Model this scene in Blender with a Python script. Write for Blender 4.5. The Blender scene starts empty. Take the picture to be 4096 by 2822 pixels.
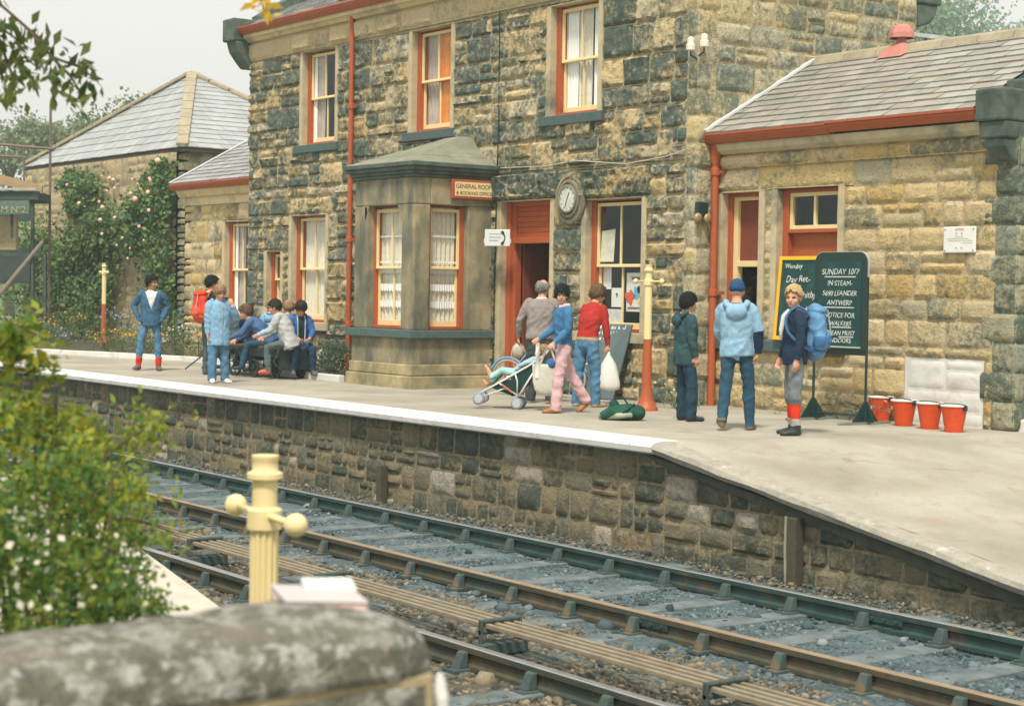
import bpy, bmesh, math, random
import numpy as np
from mathutils import Vector, Matrix, noise as mnoise
random.seed(7)
R = math.radians
SC = bpy.context.scene
COL = SC.collection
ORG = {}

# ---------------------------------------------------------------- materials
def new_mat(name):
    m = bpy.data.materials.new(name); m.use_nodes = True
    nt = m.node_tree; nt.nodes.clear()
    out = nt.nodes.new('ShaderNodeOutputMaterial'); b = nt.nodes.new('ShaderNodeBsdfPrincipled')
    nt.links.new(b.outputs[0], out.inputs[0])
    return m, nt, b

def nd(nt, t, **kw):
    n = nt.nodes.new('ShaderNode' + t)
    for k, v in kw.items():
        if k.startswith('i_'):
            key = k[2:]
            n.inputs[int(key) if key.isdigit() else key.replace('_', ' ')].default_value = v
        else: setattr(n, k, v)
    return n

def ramp(nt, fac, stops, interp='LINEAR'):
    r = nt.nodes.new('ShaderNodeValToRGB'); r.color_ramp.interpolation = interp
    els = r.color_ramp.elements
    while len(els) < len(stops): els.new(0.5)
    for e, (p, c) in zip(els, stops):
        e.position = p; e.color = (*c, 1) if len(c) == 3 else c
    nt.links.new(fac, r.inputs[0]); return r.outputs[0]

def mixc(nt, fac, a, b, mode='MIX'):
    n = nt.nodes.new('ShaderNodeMix'); n.data_type = 'RGBA'; n.blend_type = mode
    L = nt.links
    for s, v in ((n.inputs[0], fac), (n.inputs[6], a), (n.inputs[7], b)):
        if hasattr(v, 'is_linked'): L.new(v, s)
        elif isinstance(v, (tuple, list)): s.default_value = (*v, 1)
        else: s.default_value = v
    return n.outputs[2]

def math_n(nt, op, a, b=0.0):
    n = nt.nodes.new('ShaderNodeMath'); n.operation = op
    for s, v in zip(n.inputs, (a, b)):
        if hasattr(v, 'is_linked'): nt.links.new(v, s)
        else: s.default_value = v
    return n.outputs[0]

def noise_n(nt, scale, detail=4, rough=.6, coord='Object', w=None):
    tc = nt.nodes.new('ShaderNodeTexCoord'); n = nt.nodes.new('ShaderNodeTexNoise')
    n.inputs['Scale'].default_value = scale; n.inputs['Detail'].default_value = detail; n.inputs['Roughness'].default_value = rough
    nt.links.new(tc.outputs[coord], n.inputs['Vector'])
    return n.outputs[0]

def bump(nt, b, h, strength, dist=.01):
    n = nt.nodes.new('ShaderNodeBump'); n.inputs['Strength'].default_value = strength; n.inputs['Distance'].default_value = dist
    nt.links.new(h, n.inputs['Height']); nt.links.new(n.outputs[0], b.inputs['Normal'])

def smooth_pts(pts, n=6):
    pts = [Vector(p) for p in pts]; out = []
    for i in range(len(pts) - 1):
        a, b, c, d = pts[max(i - 1, 0)], pts[i], pts[i + 1], pts[min(i + 2, len(pts) - 1)]
        for k in range(n): t = k / n; out.append(.5 * (2 * b + (c - a) * t + (2 * a - 5 * b + 4 * c - d) * t * t + (3 * b - a - 3 * c + d) * t ** 3))
    return out + [pts[-1]]
def mul(c, k): return tuple(min(1, x * k) for x in c)

_mc = {}
def M(name, col, rough=.75, var=.25, scale=9, bmp=.15, metal=0, spec=.4, dirt=None, dirt_amt=.4, isl=0, dirt_scale=1.7):
    """plain procedural material: colour varied by noise, optional grime patches"""
    if name in _mc: return _mc[name]
    m, nt, b = new_mat(name)
    f = noise_n(nt, scale, 5)
    c = ramp(nt, f, [(.25, mul(col, 1 - var)), (.5, col), (.78, mul(col, 1 + var))])
    if isl:
        g = nt.nodes.new('ShaderNodeNewGeometry')
        c = mixc(nt, 1.0, c, ramp(nt, g.outputs['Random Per Island'], [(0, (1 - isl,) * 3), (1, (1.0,) * 3)]), 'MULTIPLY')
    if dirt:
        d = noise_n(nt, dirt_scale, 6, .65)
        k = ramp(nt, d, [(.62 - dirt_amt * .35, (0, 0, 0)), (.72, (1, 1, 1))])
        c = mixc(nt, k, c, dirt)
    nt.links.new(c, b.inputs['Base Color'])
    b.inputs['Roughness'].default_value = rough; b.inputs['Metallic'].default_value = metal
    b.inputs['Specular IOR Level'].default_value = spec
    if bmp: bump(nt, b, noise_n(nt, scale * 4, 4), bmp)
    _mc[name] = m; return m

def cloth(name, col, var=.18, weave=60, rough=.9):
    if name in _mc: return _mc[name]
    m, nt, b = new_mat(name)
    f = noise_n(nt, 7, 4)
    c = ramp(nt, f, [(.3, mul(col, 1 - var)), (.52, col), (.75, mul(col, 1 + var))])
    fine = noise_n(nt, weave, 2)
    c = mixc(nt, .35, c, ramp(nt, fine, [(.3, (.55,) * 3), (.7, (1,) * 3)]), 'MULTIPLY')
    nt.links.new(c, b.inputs['Base Color'])
    b.inputs['Roughness'].default_value = rough; b.inputs['Specular IOR Level'].default_value = .15
    h = mixc(nt, .7, fine, noise_n(nt, 11, 3))
    bump(nt, b, h, .55, .02)
    _mc[name] = m; return m

def stone_mat(name, tans, soot, bias, soot_amt=.9, scale=2.6, fine=38, white=None, deep=.42, isl=.30):
    """squared stone: a colour per block, sooty weathering in patches, rough face"""
    m, nt, b = new_mat(name)
    g = nt.nodes.new('ShaderNodeNewGeometry'); rnd = g.outputs['Random Per Island']
    base = ramp(nt, rnd, [(i / (len(tans) - 1), c) for i, c in enumerate(tans)])
    r2 = math_n(nt, 'FRACT', math_n(nt, 'MULTIPLY', rnd, 17.31))
    n1 = noise_n(nt, scale, 6, .62); n2 = noise_n(nt, scale * 5.5, 5, .65)
    k = math_n(nt, 'ADD', math_n(nt, 'MULTIPLY', n1, .85), math_n(nt, 'MULTIPLY', n2, .95))
    k = math_n(nt, 'SUBTRACT', k, .08)
    k = math_n(nt, 'ADD', k, math_n(nt, 'MULTIPLY', math_n(nt, 'SUBTRACT', r2, .5), isl))
    k = ramp(nt, math_n(nt, 'ADD', k, bias), [(.68, (0, 0, 0)), (.80, (.42,) * 3), (.90, (.85,) * 3), (1.0, (1,) * 3)])
    c = mixc(nt, math_n(nt, 'MULTIPLY', k, soot_amt), base, soot)
    if deep: c = mixc(nt, math_n(nt, 'MULTIPLY', k, ramp(nt, noise_n(nt, 5.5, 5, .6), [(.52, (0, 0, 0)), (.66, (deep,) * 3)])), c, (.006, .060, .054))  # teal-black patches: deep shade of recesses put into the stone colour
    n3 = noise_n(nt, fine, 4, .7)
    c = mixc(nt, .6, c, ramp(nt, n3, [(.25, (.5,) * 3), (.6, (1.0,) * 3), (.8, (1.0, 1.0, 1.0))]), 'MULTIPLY')
    c = mixc(nt, ramp(nt, noise_n(nt, 13, 6, .7), [(.66, (0, 0, 0)), (.74, (.5,) * 3)]), c, mul(tans[0], 1.25))
    if white:
        kw = ramp(nt, math_n(nt, 'FRACT', math_n(nt, 'MULTIPLY', rnd, 91.7)), [(.93, (0, 0, 0)), (.95, (.8,) * 3)])
        c = mixc(nt, math_n(nt, 'MULTIPLY', kw, ramp(nt, n2, [(.35, (.3,) * 3), (.55, (1,) * 3)])), c, white)
    nt.links.new(c, b.inputs['Base Color']); b.inputs['Roughness'].default_value = .92; b.inputs['Specular IOR Level'].default_value = .2
    hh = math_n(nt, 'ADD', math_n(nt, 'MULTIPLY', n2, 1.0), math_n(nt, 'MULTIPLY', n3, .5))
    bump(nt, b, hh, .85, .035)
    return m

def leaf_mat(name, cols, trans=.35):
    m, nt, b = new_mat(name)
    g = nt.nodes.new('ShaderNodeNewGeometry')
    c = ramp(nt, g.outputs['Random Per Island'], [(i / max(1, len(cols) - 1), c) for i, c in enumerate(cols)])
    nt.links.new(c, b.inputs['Base Color']); b.inputs['Roughness'].default_value = .55; b.inputs['Specular IOR Level'].default_value = .3
    t = nt.nodes.new('ShaderNodeBsdfTranslucent'); nt.links.new(c, t.inputs[0])
    mx = nt.nodes.new('ShaderNodeMixShader'); mx.inputs[0].default_value = trans
    nt.links.new(b.outputs[0], mx.inputs[1]); nt.links.new(t.outputs[0], mx.inputs[2])
    out = [n for n in nt.nodes if n.type == 'OUTPUT_MATERIAL'][0]
    nt.links.new(mx.outputs[0], out.inputs[0])
    return m

def glass_mat(name, tint, rough=.04):
    """window glass: see-through with a sheen of the sky"""
    m, nt, b = new_mat(name)
    tr = nt.nodes.new('ShaderNodeBsdfTransparent'); tr.inputs[0].default_value = (*tint, 1)
    gl = nt.nodes.new('ShaderNodeBsdfGlossy'); gl.inputs['Roughness'].default_value = rough; gl.inputs[0].default_value = (.9, .95, 1, 1)
    fr = nt.nodes.new('ShaderNodeLayerWeight'); fr.inputs[0].default_value = .5
    fr_ = math_n(nt, 'ADD', math_n(nt, 'MULTIPLY', math_n(nt, 'POWER', fr.outputs['Facing'], 5.0), .9), .05)
    mx = nt.nodes.new('ShaderNodeMixShader'); nt.links.new(fr_, mx.inputs[0])
    nt.links.new(tr.outputs[0], mx.inputs[1]); nt.links.new(gl.outputs[0], mx.inputs[2])
    bp = nt.nodes.new('ShaderNodeBump'); bp.inputs['Strength'].default_value = .08
    nt.links.new(noise_n(nt, 3, 2), bp.inputs['Height']); nt.links.new(bp.outputs[0], gl.inputs['Normal'])
    out = [n for n in nt.nodes if n.type == 'OUTPUT_MATERIAL'][0]
    nt.links.new(mx.outputs[0], out.inputs[0]); nt.nodes.remove(b)
    return m

# ---------------------------------------------------------------- objects
def link(o, parent=None):
    COL.objects.link(o)
    if parent: o.parent = parent
    return o

def root_of(o):
    while o.parent: o = o.parent
    return o

def tag(o, label=None, cat=None, group=None, kind=None):
    if label: o['label'] = label
    if cat: o['category'] = cat
    if group: o['group'] = group
    if kind: o['kind'] = kind
    return o

def thing(name, label, cat, loc=(0, 0, 0), group=None):
    o = bpy.data.objects.new(name, None); o.empty_display_size = .2
    link(o); o.location = loc; ORG[o.name] = Vector(loc)
    return tag(o, label, cat, group)

class MB:
    def __init__(s): s.v = []; s.f = []; s.m = []; s.cur = 0
    def add(s, vs, fs):
        n = len(s.v); s.v += [tuple(x) for x in vs]; s.f += [tuple(i + n for i in f) for f in fs]; s.m += [s.cur] * len(fs)
    def hexa(s, p):  # 8 points, bottom 4 ccw then top 4
        s.add(p, [(3, 2, 1, 0), (4, 5, 6, 7), (0, 1, 5, 4), (1, 2, 6, 5), (2, 3, 7, 6), (3, 0, 4, 7)])
    def box(s, x0, y0, z0, x1, y1, z1):
        s.hexa([(x0, y0, z0), (x1, y0, z0), (x1, y1, z0), (x0, y1, z0), (x0, y0, z1), (x1, y0, z1), (x1, y1, z1), (x0, y1, z1)])
    def bar(s, a, b, w, h, up=(0, 0, 1)):
        a = Vector(a); b = Vector(b); d = (b - a).normalized(); u = Vector(up)
        e = d.cross(u)
        if e.length < 1e-4: e = d.cross(Vector((1, 0, 0)))
        e.normalize(); u = e.cross(d)
        e *= w / 2; u *= h / 2
        s.hexa([a - e - u, a + e - u, b + e - u, b - e - u, a - e + u, a + e + u, b + e + u, b - e + u])
    def tube(s, a, b, r0, r1=None, n=12, cap=True):
        s.path([a, b], [r0, r0 if r1 is None else r1], n, cap)
    def path(s, pts, rad, n=8, cap=True):
        pts = [Vector(p) for p in pts]
        if not isinstance(rad, (list, tuple)): rad = [rad] * len(pts)
        vs = []; fs = []; pe = None
        for i, p in enumerate(pts):
            d = (pts[min(i + 1, len(pts) - 1)] - pts[max(i - 1, 0)]).normalized()
            if pe is None:
                e = d.cross(Vector((0, 0, 1)))
                if e.length < 1e-3: e = Vector((1, 0, 0))
            else: e = pe - d * pe.dot(d)
            e.normalize(); pe = e; f = d.cross(e)
            for k in range(n):
                t = 2 * math.pi * k / n
                vs.append(p + (e * math.cos(t) + f * math.sin(t)) * rad[i])
        for i in range(len(pts) - 1):
            for k in range(n):
                fs.append((i * n + k, i * n + (k + 1) % n, (i + 1) * n + (k + 1) % n, (i + 1) * n + k))
        if cap:
            fs.append(tuple(range(n - 1, -1, -1))); fs.append(tuple((len(pts) - 1) * n + k for k in range(n)))
        s.add(vs, fs)
    def lathe(s, prof, c=(0, 0, 0), n=24, axis='z'):
        vs = []; fs = []
        for (r, h) in prof:
            for k in range(n):
                t = 2 * math.pi * k / n; a, b = r * math.cos(t), r * math.sin(t)
                p = (a, b, h) if axis == 'z' else ((a, h, b) if axis == 'y' else (h, a, b))
                vs.append((p[0] + c[0], p[1] + c[1], p[2] + c[2]))
        for i in range(len(prof) - 1):
            for k in range(n):
                q = (i * n + k, i * n + (k + 1) % n, (i + 1) * n + (k + 1) % n, (i + 1) * n + k)
                fs.append(q if axis != 'y' else q[::-1])
        fs.append(tuple(range(n))[::-1]); fs.append(tuple((len(prof) - 1) * n + k for k in range(n)))
        s.add(vs, fs)
    def ball(s, c, r, n=14, sz=(1, 1, 1)):
        prof = [(max(1e-4, math.sin(math.pi * i / 10)), -math.cos(math.pi * i / 10)) for i in range(11)]
        vs = []; fs = []
        for (q, h) in prof:
            for k in range(n):
                t = 2 * math.pi * k / n
                vs.append((c[0] + r * sz[0] * q * math.cos(t), c[1] + r * sz[1] * q * math.sin(t), c[2] + r * sz[2] * h))
        for i in range(10):
            for k in range(n): fs.append((i * n + k, i * n + (k + 1) % n, (i + 1) * n + (k + 1) % n, (i + 1) * n + k))
        s.add(vs, fs)
    def prism(s, poly, vec):  # closed polygon (3d points) pushed along vec
        n = len(poly); vec = Vector(vec); a = [Vector(p) for p in poly]; b = [p + vec for p in a]
        s.add(a + b, [tuple(range(n))[::-1], tuple(range(n, 2 * n))] + [(i, (i + 1) % n, n + (i + 1) % n, n + i) for i in range(n)])
    def build(s, name, mat, parent=None, smooth=False, bevel=0, loc=None, fix=True):
        me = bpy.data.meshes.new(name)
        o = bpy.data.objects.new(name, me); link(o, parent)
        off = ORG.get(root_of(parent).name, Vector()) if parent else Vector(loc or (0, 0, 0))
        me.from_pydata([(x - off.x, y - off.y, z - off.z) for x, y, z in s.v], [], s.f)
        for mm in (mat if isinstance(mat, (list, tuple)) else [mat]): me.materials.append(mm)
        me.polygons.foreach_set('material_index', s.m)
        if fix:
            bm = bmesh.new(); bm.from_mesh(me); bmesh.ops.recalc_face_normals(bm, faces=bm.faces); bm.to_mesh(me); bm.free()
        if smooth: me.polygons.foreach_set('use_smooth', [True] * len(me.polygons))
        if smooth == 'auto': me.set_sharp_from_angle(angle=R(40))
        if not parent and loc: o.location = loc
        if bevel:
            b = o.modifiers.new('bevel', 'BEVEL'); b.width = bevel; b.segments = 2; b.limit_method = 'ANGLE'; b.angle_limit = R(40)
        me.update(); return o

def text(body, size, mat, parent, loc, rot, align='LEFT', name='lettering', ext=.0015, shear=0, spacing=1.0, wob=0):
    cu = bpy.data.curves.new(name, 'FONT'); cu.body = body; cu.size = size; cu.extrude = ext; cu.align_x = align
    cu.space_character = spacing; cu.shear = shear
    cu.materials.append(mat)
    tmp = bpy.data.objects.new('tmp', cu); COL.objects.link(tmp); dg = bpy.context.evaluated_depsgraph_get(); dg.update()
    me = bpy.data.meshes.new_from_object(tmp.evaluated_get(dg)); bpy.data.objects.remove(tmp); me.name = name
    if not me.materials: me.materials.append(mat)
    if wob:
        sd_ = random.uniform(0, 50)
        for v in me.vertices:
            x, y = v.co.x / size, v.co.y / size; v.co.x += size * wob * (mnoise.noise((x * 1.3, y * 2, sd_)) + .5 * mnoise.noise((x * 6, y * 6, sd_))); v.co.y += size * wob * (1.3 * mnoise.noise((x * 1.1, 3, sd_)) + .5 * mnoise.noise((x * 6, y * 6, sd_ + 5)))
    o = bpy.data.objects.new(name, me); link(o, parent)
    off = ORG.get(root_of(parent).name, Vector())
    o.location = Vector(loc) - off; o.rotation_euler = rot
    return o

# ---------------------------------------------------------------- masonry
def nz(x, y, z): return mnoise.noise((x, y, z))

def one_stone(mb, O, U, V, N, u0, v0, u1, v1, depth, cell, gap=.008, rough=1.0, seed=0.0):
    u0 += gap; v0 += gap; u1 -= gap; v1 -= gap
    w = u1 - u0; h = v1 - v0
    if w < .02 or h < .02: return
    nu = max(3, int(w / cell) + 1); nv = max(3, int(h / cell) + 1)
    vs = []; d = depth * random.uniform(.55, 1.25); sx = seed + random.uniform(0, 90)
    tl = random.uniform(-.25, .25) * rough; tv = random.uniform(-.3, .3) * rough
    for j in range(nv + 1):
        for i in range(nu + 1):
            a = i / nu; b = j / nv
            u = u0 + w * a; v = v0 + h * b
            e = min(min(a, 1 - a) * w, min(b, 1 - b) * h)
            if i in (0, nu) or j in (0, nv):
                hh = -.004; u += nz(u * 12, v * 12, sx) * gap * 1.5; v += nz(u * 12, v * 12, sx + 9) * gap * 1.5
            else:
                k = min(1, e / (.035 if cell < .08 else .07)) ** .5
                hh = d * k * (1 + tl * (a - .5) * 2 + tv * (b - .5) * 2) + rough * depth * .55 * nz(u * 9, v * 11, sx) * k + rough * depth * .3 * nz(u * 23, v * 25, sx) * k
                hh = max(.002, hh)
            vs.append(O + U * u + V * v + N * hh)
    fs = [(j * (nu + 1) + i, j * (nu + 1) + i + 1, (j + 1) * (nu + 1) + i + 1, (j + 1) * (nu + 1) + i) for j in range(nv) for i in range(nu)]
    mb.add(vs, fs)

def lay(mb, O, U, V, N, u0, v0, u1, v1, hr=(.26, .42), wr=(.22, .62), sneck=.5, depth=.03, cell=.055, rough=1.0):
    """random snecked rubble filling one rectangle"""
    H = v1 - v0
    if H < .02 or u1 - u0 < .02: return
    rows = []; v = v0
    while v < v1 - 1e-6:
        h = random.uniform(*hr)
        if v1 - v - h < hr[0] * .6: h = v1 - v if v1 - v < hr[1] * 1.25 else (v1 - v) / 2
        rows.append((v, min(v1, v + h))); v += h
    for (a, b) in rows:
        u = u0
        while u < u1 - 1e-6:
            w = random.uniform(*wr)
            if u1 - u - w < wr[0] * .7: w = u1 - u if u1 - u < wr[1] * 1.3 else (u1 - u) / 2
            if random.random() < sneck and b - a > .2:
                m = a + (b - a) * random.uniform(.38, .62); x = u + w * (random.uniform(.3, .7) if random.random() < .5 else 1)
                one_stone(mb, O, U, V, N, u, a, u + w, m, depth, cell, rough=rough)
                if x < u + w - .09 and x > u + .09:
                    one_stone(mb, O, U, V, N, u, m, x, b, depth, cell, rough=rough); one_stone(mb, O, U, V, N, x, m, u + w, b, depth, cell, rough=rough)
                else: one_stone(mb, O, U, V, N, u, m, u + w, b, depth, cell, rough=rough)
            else: one_stone(mb, O, U, V, N, u, a, u + w, b, depth, cell, rough=rough)
            u += w

def bands(x0, z0, x1, z1, holes):
    """rectangles left over once the openings are taken out"""
    zs = sorted({z0, z1} | {min(max(h[k], z0), z1) for h in holes for k in (1, 3)})
    out = []
    for a, b in zip(zs, zs[1:]):
        if b - a < 1e-4: continue
        cut = sorted((max(h[0], x0), min(h[2], x1)) for h in holes if h[1] < b - 1e-4 and h[3] > a + 1e-4)
        x = x0
        for c, d in cut:
            if c - x > 1e-3: out.append((x, a, c, b))
            x = max(x, d)
        if x1 - x > 1e-3: out.append((x, a, x1, b))
    return out

def merged(rects):
    """join rectangles that sit on one another so courses run through"""
    rects = sorted(rects, key=lambda r: (r[0], r[2], r[1])); out = []
    for r in rects:
        if out and abs(out[-1][0] - r[0]) < 1e-4 and abs(out[-1][2] - r[2]) < 1e-4 and abs(out[-1][3] - r[1]) < 1e-4:
            out[-1] = (r[0], out[-1][1], r[2], r[3])
        else: out.append(r)
    return out

def masonry(name, O, U, V, N, rect, holes, mats, parent, thick=.3, **kw):
    """backing of mortar with real openings, and the stones laid on it, one mesh"""
    O = Vector(O); U = Vector(U); V = Vector(V); N = Vector(N)
    mb = MB(); rs = merged(bands(*rect, holes))
    for (a, b, c, d) in rs:
        p = [O + U * x + V * y + N * (-t) for t in (0, thick) for (x, y) in ((a, b), (c, b), (c, d), (a, d))]
        mb.hexa([p[4], p[5], p[1], p[0], p[7], p[6], p[2], p[3]])
    mb.cur = 1
    for (a, b, c, d) in rs: lay(mb, O, U, V, N, a, b, c, d, **kw)
    return mb.build(name, mats, parent, smooth='auto', fix=False)

def slate_roof(mb, O, U, S, N, vmax, rng, course=.2, width=.28):
    """rows of slates up a slope; rng(v) gives the run covered at that height"""
    O = Vector(O); U = Vector(U).normalized(); S = Vector(S).normalized(); N = Vector(N).normalized()
    v = 0; k = 0
    while v < vmax - .02:
        a, b = rng(v); a2, b2 = rng(min(v + course, vmax))
        u = a - (width / 2 if k % 2 else 0)
        while u < b:
            w = width * random.uniform(.85, 1.15); x0 = max(u, a); x1 = min(u + w - .006, b)
            if x1 - x0 > .03:
                y0 = max(x0, a2); y1 = min(x1, b2)
                if y1 < y0: y0 = y1 = (y0 + y1) / 2
                top = min(v + course * 1.25, vmax + .02); j = random.uniform(-.008, .008); t = .014 + random.uniform(-.004, .006)
                p = [O + U * x0 + S * (v + j) + N * (t + .014), O + U * x1 + S * (v + j) + N * (t + .014), O + U * y1 + S * top + N * .006, O + U * y0 + S * top + N * .006,
                     O + U * x0 + S * (v + j) - N * .0, O + U * x1 + S * (v + j) - N * .0]
                mb.add(p, [(0, 1, 2, 3), (4, 5, 1, 0)])
            u += w
        v += course; k += 1

# ---------------------------------------------------------------- leaves
def leaf_cloud(pts, size, rngs, aspect=.55, nrm=None, droop=0):
    """one quad-pair leaf per point"""
    n = len(pts); rs = np.random.RandomState(rngs)
    d = rs.normal(size=(n, 3)); d[:, 2] -= droop; d /= np.linalg.norm(d, axis=1)[:, None]
    a = rs.normal(size=(n, 3))
    if nrm is not None: a = a * .6 + nrm
    e = np.cross(d, a); e /= np.linalg.norm(e, axis=1)[:, None]
    up = np.cross(e, d)
    s = size * rs.uniform(.6, 1.3, size=(n, 1)); w = s * aspect
    P = np.asarray(pts)
    v = np.stack([P, P + d * s * .5 + e * w * .5 + up * s * .06, P + d * s, P + d * s * .5 - e * w * .5 + up * s * .06], 1).reshape(-1, 3)
    f = (np.arange(n) * 4)[:, None] + np.array([[0, 1, 2, 3]])
    return v, f

def mesh_np(name, v, f, mat, parent=None, loc=(0, 0, 0), smooth=False):
    me = bpy.data.meshes.new(name); off = ORG.get(root_of(parent).name, Vector()) if parent else Vector(loc)
    v = np.asarray(v, float) - np.array(off)
    me.vertices.add(len(v)); me.vertices.foreach_set('co', v.ravel())
    k = f.shape[1]; me.loops.add(f.size); me.polygons.add(len(f))
    me.polygons.foreach_set('loop_start', np.arange(len(f)) * k); me.polygons.foreach_set('loop_total', np.full(len(f), k))
    me.loops.foreach_set('vertex_index', f.ravel().astype(np.int32))
    if smooth: me.polygons.foreach_set('use_smooth', [True] * len(f))
    me.update(calc_edges=True); me.materials.append(mat)
    o = bpy.data.objects.new(name, me); link(o, parent)
    if not parent: o.location = loc
    return o

def clumps(n, centre, radii, nclump, seed, shell=.5, csize=.28):
    """points gathered in clumps through an ellipsoid"""
    rs = np.random.RandomState(seed)
    c = rs.normal(size=(nclump, 3)); c /= np.linalg.norm(c, axis=1)[:, None]
    c *= (rs.uniform(shell ** 3, 1, size=(nclump, 1))) ** (1 / 3)
    k = rs.randint(0, nclump, n)
    p = c[k] + rs.normal(size=(n, 3)) * csize * rs.uniform(.5, 1.2, size=(nclump, 1))[k]
    return p * np.array(radii) + np.array(centre)
HAZE, CLOUD, SKYV, SUNE, EXPO = 0.0016, .85, 8.1, 3.2, 0.40
# ---------------------------------------------------------------- palette
MORTAR = stone_mat('mortar', [(.54, .44, .26), (.54, .44, .26)], (.17, .19, .15), -.06, .6, isl=0, deep=.2)
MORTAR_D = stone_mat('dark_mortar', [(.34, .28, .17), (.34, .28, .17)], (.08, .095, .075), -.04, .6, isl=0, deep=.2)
TANS = [(.62, .47, .24), (.68, .54, .31), (.52, .41, .22), (.60, .43, .19), (.68, .57, .38), (.46, .40, .27), (.58, .47, .28)]
STONE_MAIN = stone_mat('sooty_sandstone', TANS, (.075, .118, .108), .045, .94, scale=2.4)
STONE_GABLE = stone_mat('grey_sandstone', [(.54, .46, .28), (.58, .52, .36), (.64, .50, .25), (.46, .44, .33)], (.12, .17, .145), -.02, .85)
STONE_ANX = stone_mat('buff_sandstone', [(.64, .50, .27), (.70, .53, .25), (.58, .47, .28), (.68, .56, .36), (.60, .42, .16), (.46, .43, .30)], (.13, .175, .145), -.11, .8)
STONE_HIP = stone_mat('warm_sandstone', [(.52, .42, .25), (.58, .46, .26), (.48, .40, .26)], (.16, .16, .13), -.12, .7, fine=20, deep=0)
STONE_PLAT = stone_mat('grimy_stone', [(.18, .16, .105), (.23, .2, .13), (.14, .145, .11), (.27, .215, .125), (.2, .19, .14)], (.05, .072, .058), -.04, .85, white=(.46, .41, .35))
STONE_WHITE = M('whitewash', (.68, .68, .65), .85, .12, 6, .5, dirt=(.5, .45, .36), dirt_amt=.22, dirt_scale=3)
DRESSED = M('dressed_stone', (.50, .43, .28), .9, .2, 5, .25, dirt=(.15, .17, .13), dirt_amt=.25, dirt_scale=1.3)
m_, nt_, b_m = new_mat('bay_stone')
tc_ = nt_.nodes.new('ShaderNodeTexCoord'); mp_ = nt_.nodes.new('ShaderNodeMapping'); mp_.inputs['Scale'].default_value = (2.0, 2.0, .8); nt_.links.new(tc_.outputs['Object'], mp_.inputs[0]); s1 = nt_.nodes.new('ShaderNodeTexNoise'); s1.inputs['Scale'].default_value = 1.3; s1.inputs['Detail'].default_value = 6; s1.inputs['Roughness'].default_value = .6; nt_.links.new(mp_.outputs[0], s1.inputs['Vector'])
c_ = ramp(nt_, noise_n(nt_, 2.5, 5), [(.35, (.26, .23, .15)), (.62, (.44, .36, .21))]); c_ = mixc(nt_, ramp(nt_, s1.outputs[0], [(.38, (0, 0, 0)), (.62, (.92,) * 3)]), c_, (.095, .11, .085)); c_ = mixc(nt_, .4, c_, ramp(nt_, noise_n(nt_, 45, 4), [(.3, (.6,) * 3), (.65, (1,) * 3)]), 'MULTIPLY')
nt_.links.new(c_, b_m.inputs[0]); b_m.inputs['Roughness'].default_value = .92; bump(nt_, b_m, noise_n(nt_, 30, 5), .3); DRESSED_BAY = m_
DARKSTONE = M('blackened_stone', (.105, .135, .11), .92, .35, 8, .6, dirt=(.035, .06, .052), dirt_amt=.5, dirt_scale=3)
SILLST = M('grey_sill_stone', (.075, .12, .115), .9, .2, 12, .3)
CORN = M('cream_stone', (.68, .55, .32), .9, .14, 3, .2, dirt=(.33, .28, .18), dirt_amt=.3)
RED = M('maroon_paint', (.41, .098, .035), .5, .12, 20, .06, spec=.35, dirt=(.26, .06, .03), dirt_amt=.1)
RED_D = M('dark_maroon_paint', (.20, .05, .028), .55, .15, 20, .06)  # darker maroon; on the open door it holds the doorway's shade
CREAM = M('cream_paint', (.80, .66, .35), .5, .06, 6, .03, spec=.35, dirt=(.62, .5, .27), dirt_amt=.02)
WHITE = M('white_paint', (.78, .77, .73), .6, .05, 6, .04, dirt=(.6, .57, .5), dirt_amt=.05)
SLATE = M('slate', (.38, .385, .38), .55, .14, 7, .25, isl=.34, dirt=(.42, .40, .33), dirt_amt=.2)
SLATE_W = M('weathered_slate', (.375, .36, .32), .5, .12, 7, .25, isl=.3, dirt=(.33, .29, .2), dirt_amt=.25)
RIDGE = M('ridge_tile', (.37, .32, .22), .9, .2, 6, .3, dirt=(.25, .23, .17), dirt_amt=.3)
LEAD = M('lead', (.62, .64, .65), .5, .08, 6, .1)
DARK = M('dark_interior', (.02, .055, .05), .9, .2, 5, 0)  # darkness of unlit rooms put into the colour of the backing sheets
BLACKP = M('black_paint', (.011, .036, .033), .45, .2, 10, .05)
NET = M('net_curtain', (.74, .71, .58), .9, .14, 14, .1)
NETW = M('lace', (.86, .87, .84), .9, .1, 40, .1)
ORANGE = cloth('orange_curtain', (.80, .27, .015))
GREYC = cloth('grey_curtain', (.50, .43, .36))
PANE = glass_mat('window_glass', (1, 1, 1))
IRON = M('rusty_iron', (.16, .10, .055), .75, .4, 20, .3, dirt=(.05, .055, .05), dirt_amt=.5, dirt_scale=6)
PAPER = M('paper', (.76, .77, .73), .8, .04, 4, 0)
CHALK = M('chalk', (.62, .66, .63), .95, .3, 40, 0)

class LB:
    """boxes in a wall's own frame: u along, d inward, z up"""
    def __init__(s, mb, O, U, N): s.mb = mb; s.O = Vector(O); s.U = Vector(U); s.N = Vector(N)
    def p(s, u, d, z): return s.O + s.U * u - s.N * d + Vector((0, 0, z))
    def box(s, u0, d0, z0, u1, d1, z1):
        s.mb.hexa([s.p(u0, d0, z0), s.p(u1, d0, z0), s.p(u1, d1, z0), s.p(u0, d1, z0), s.p(u0, d0, z1), s.p(u1, d0, z1), s.p(u1, d1, z1), s.p(u0, d1, z1)])

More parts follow.
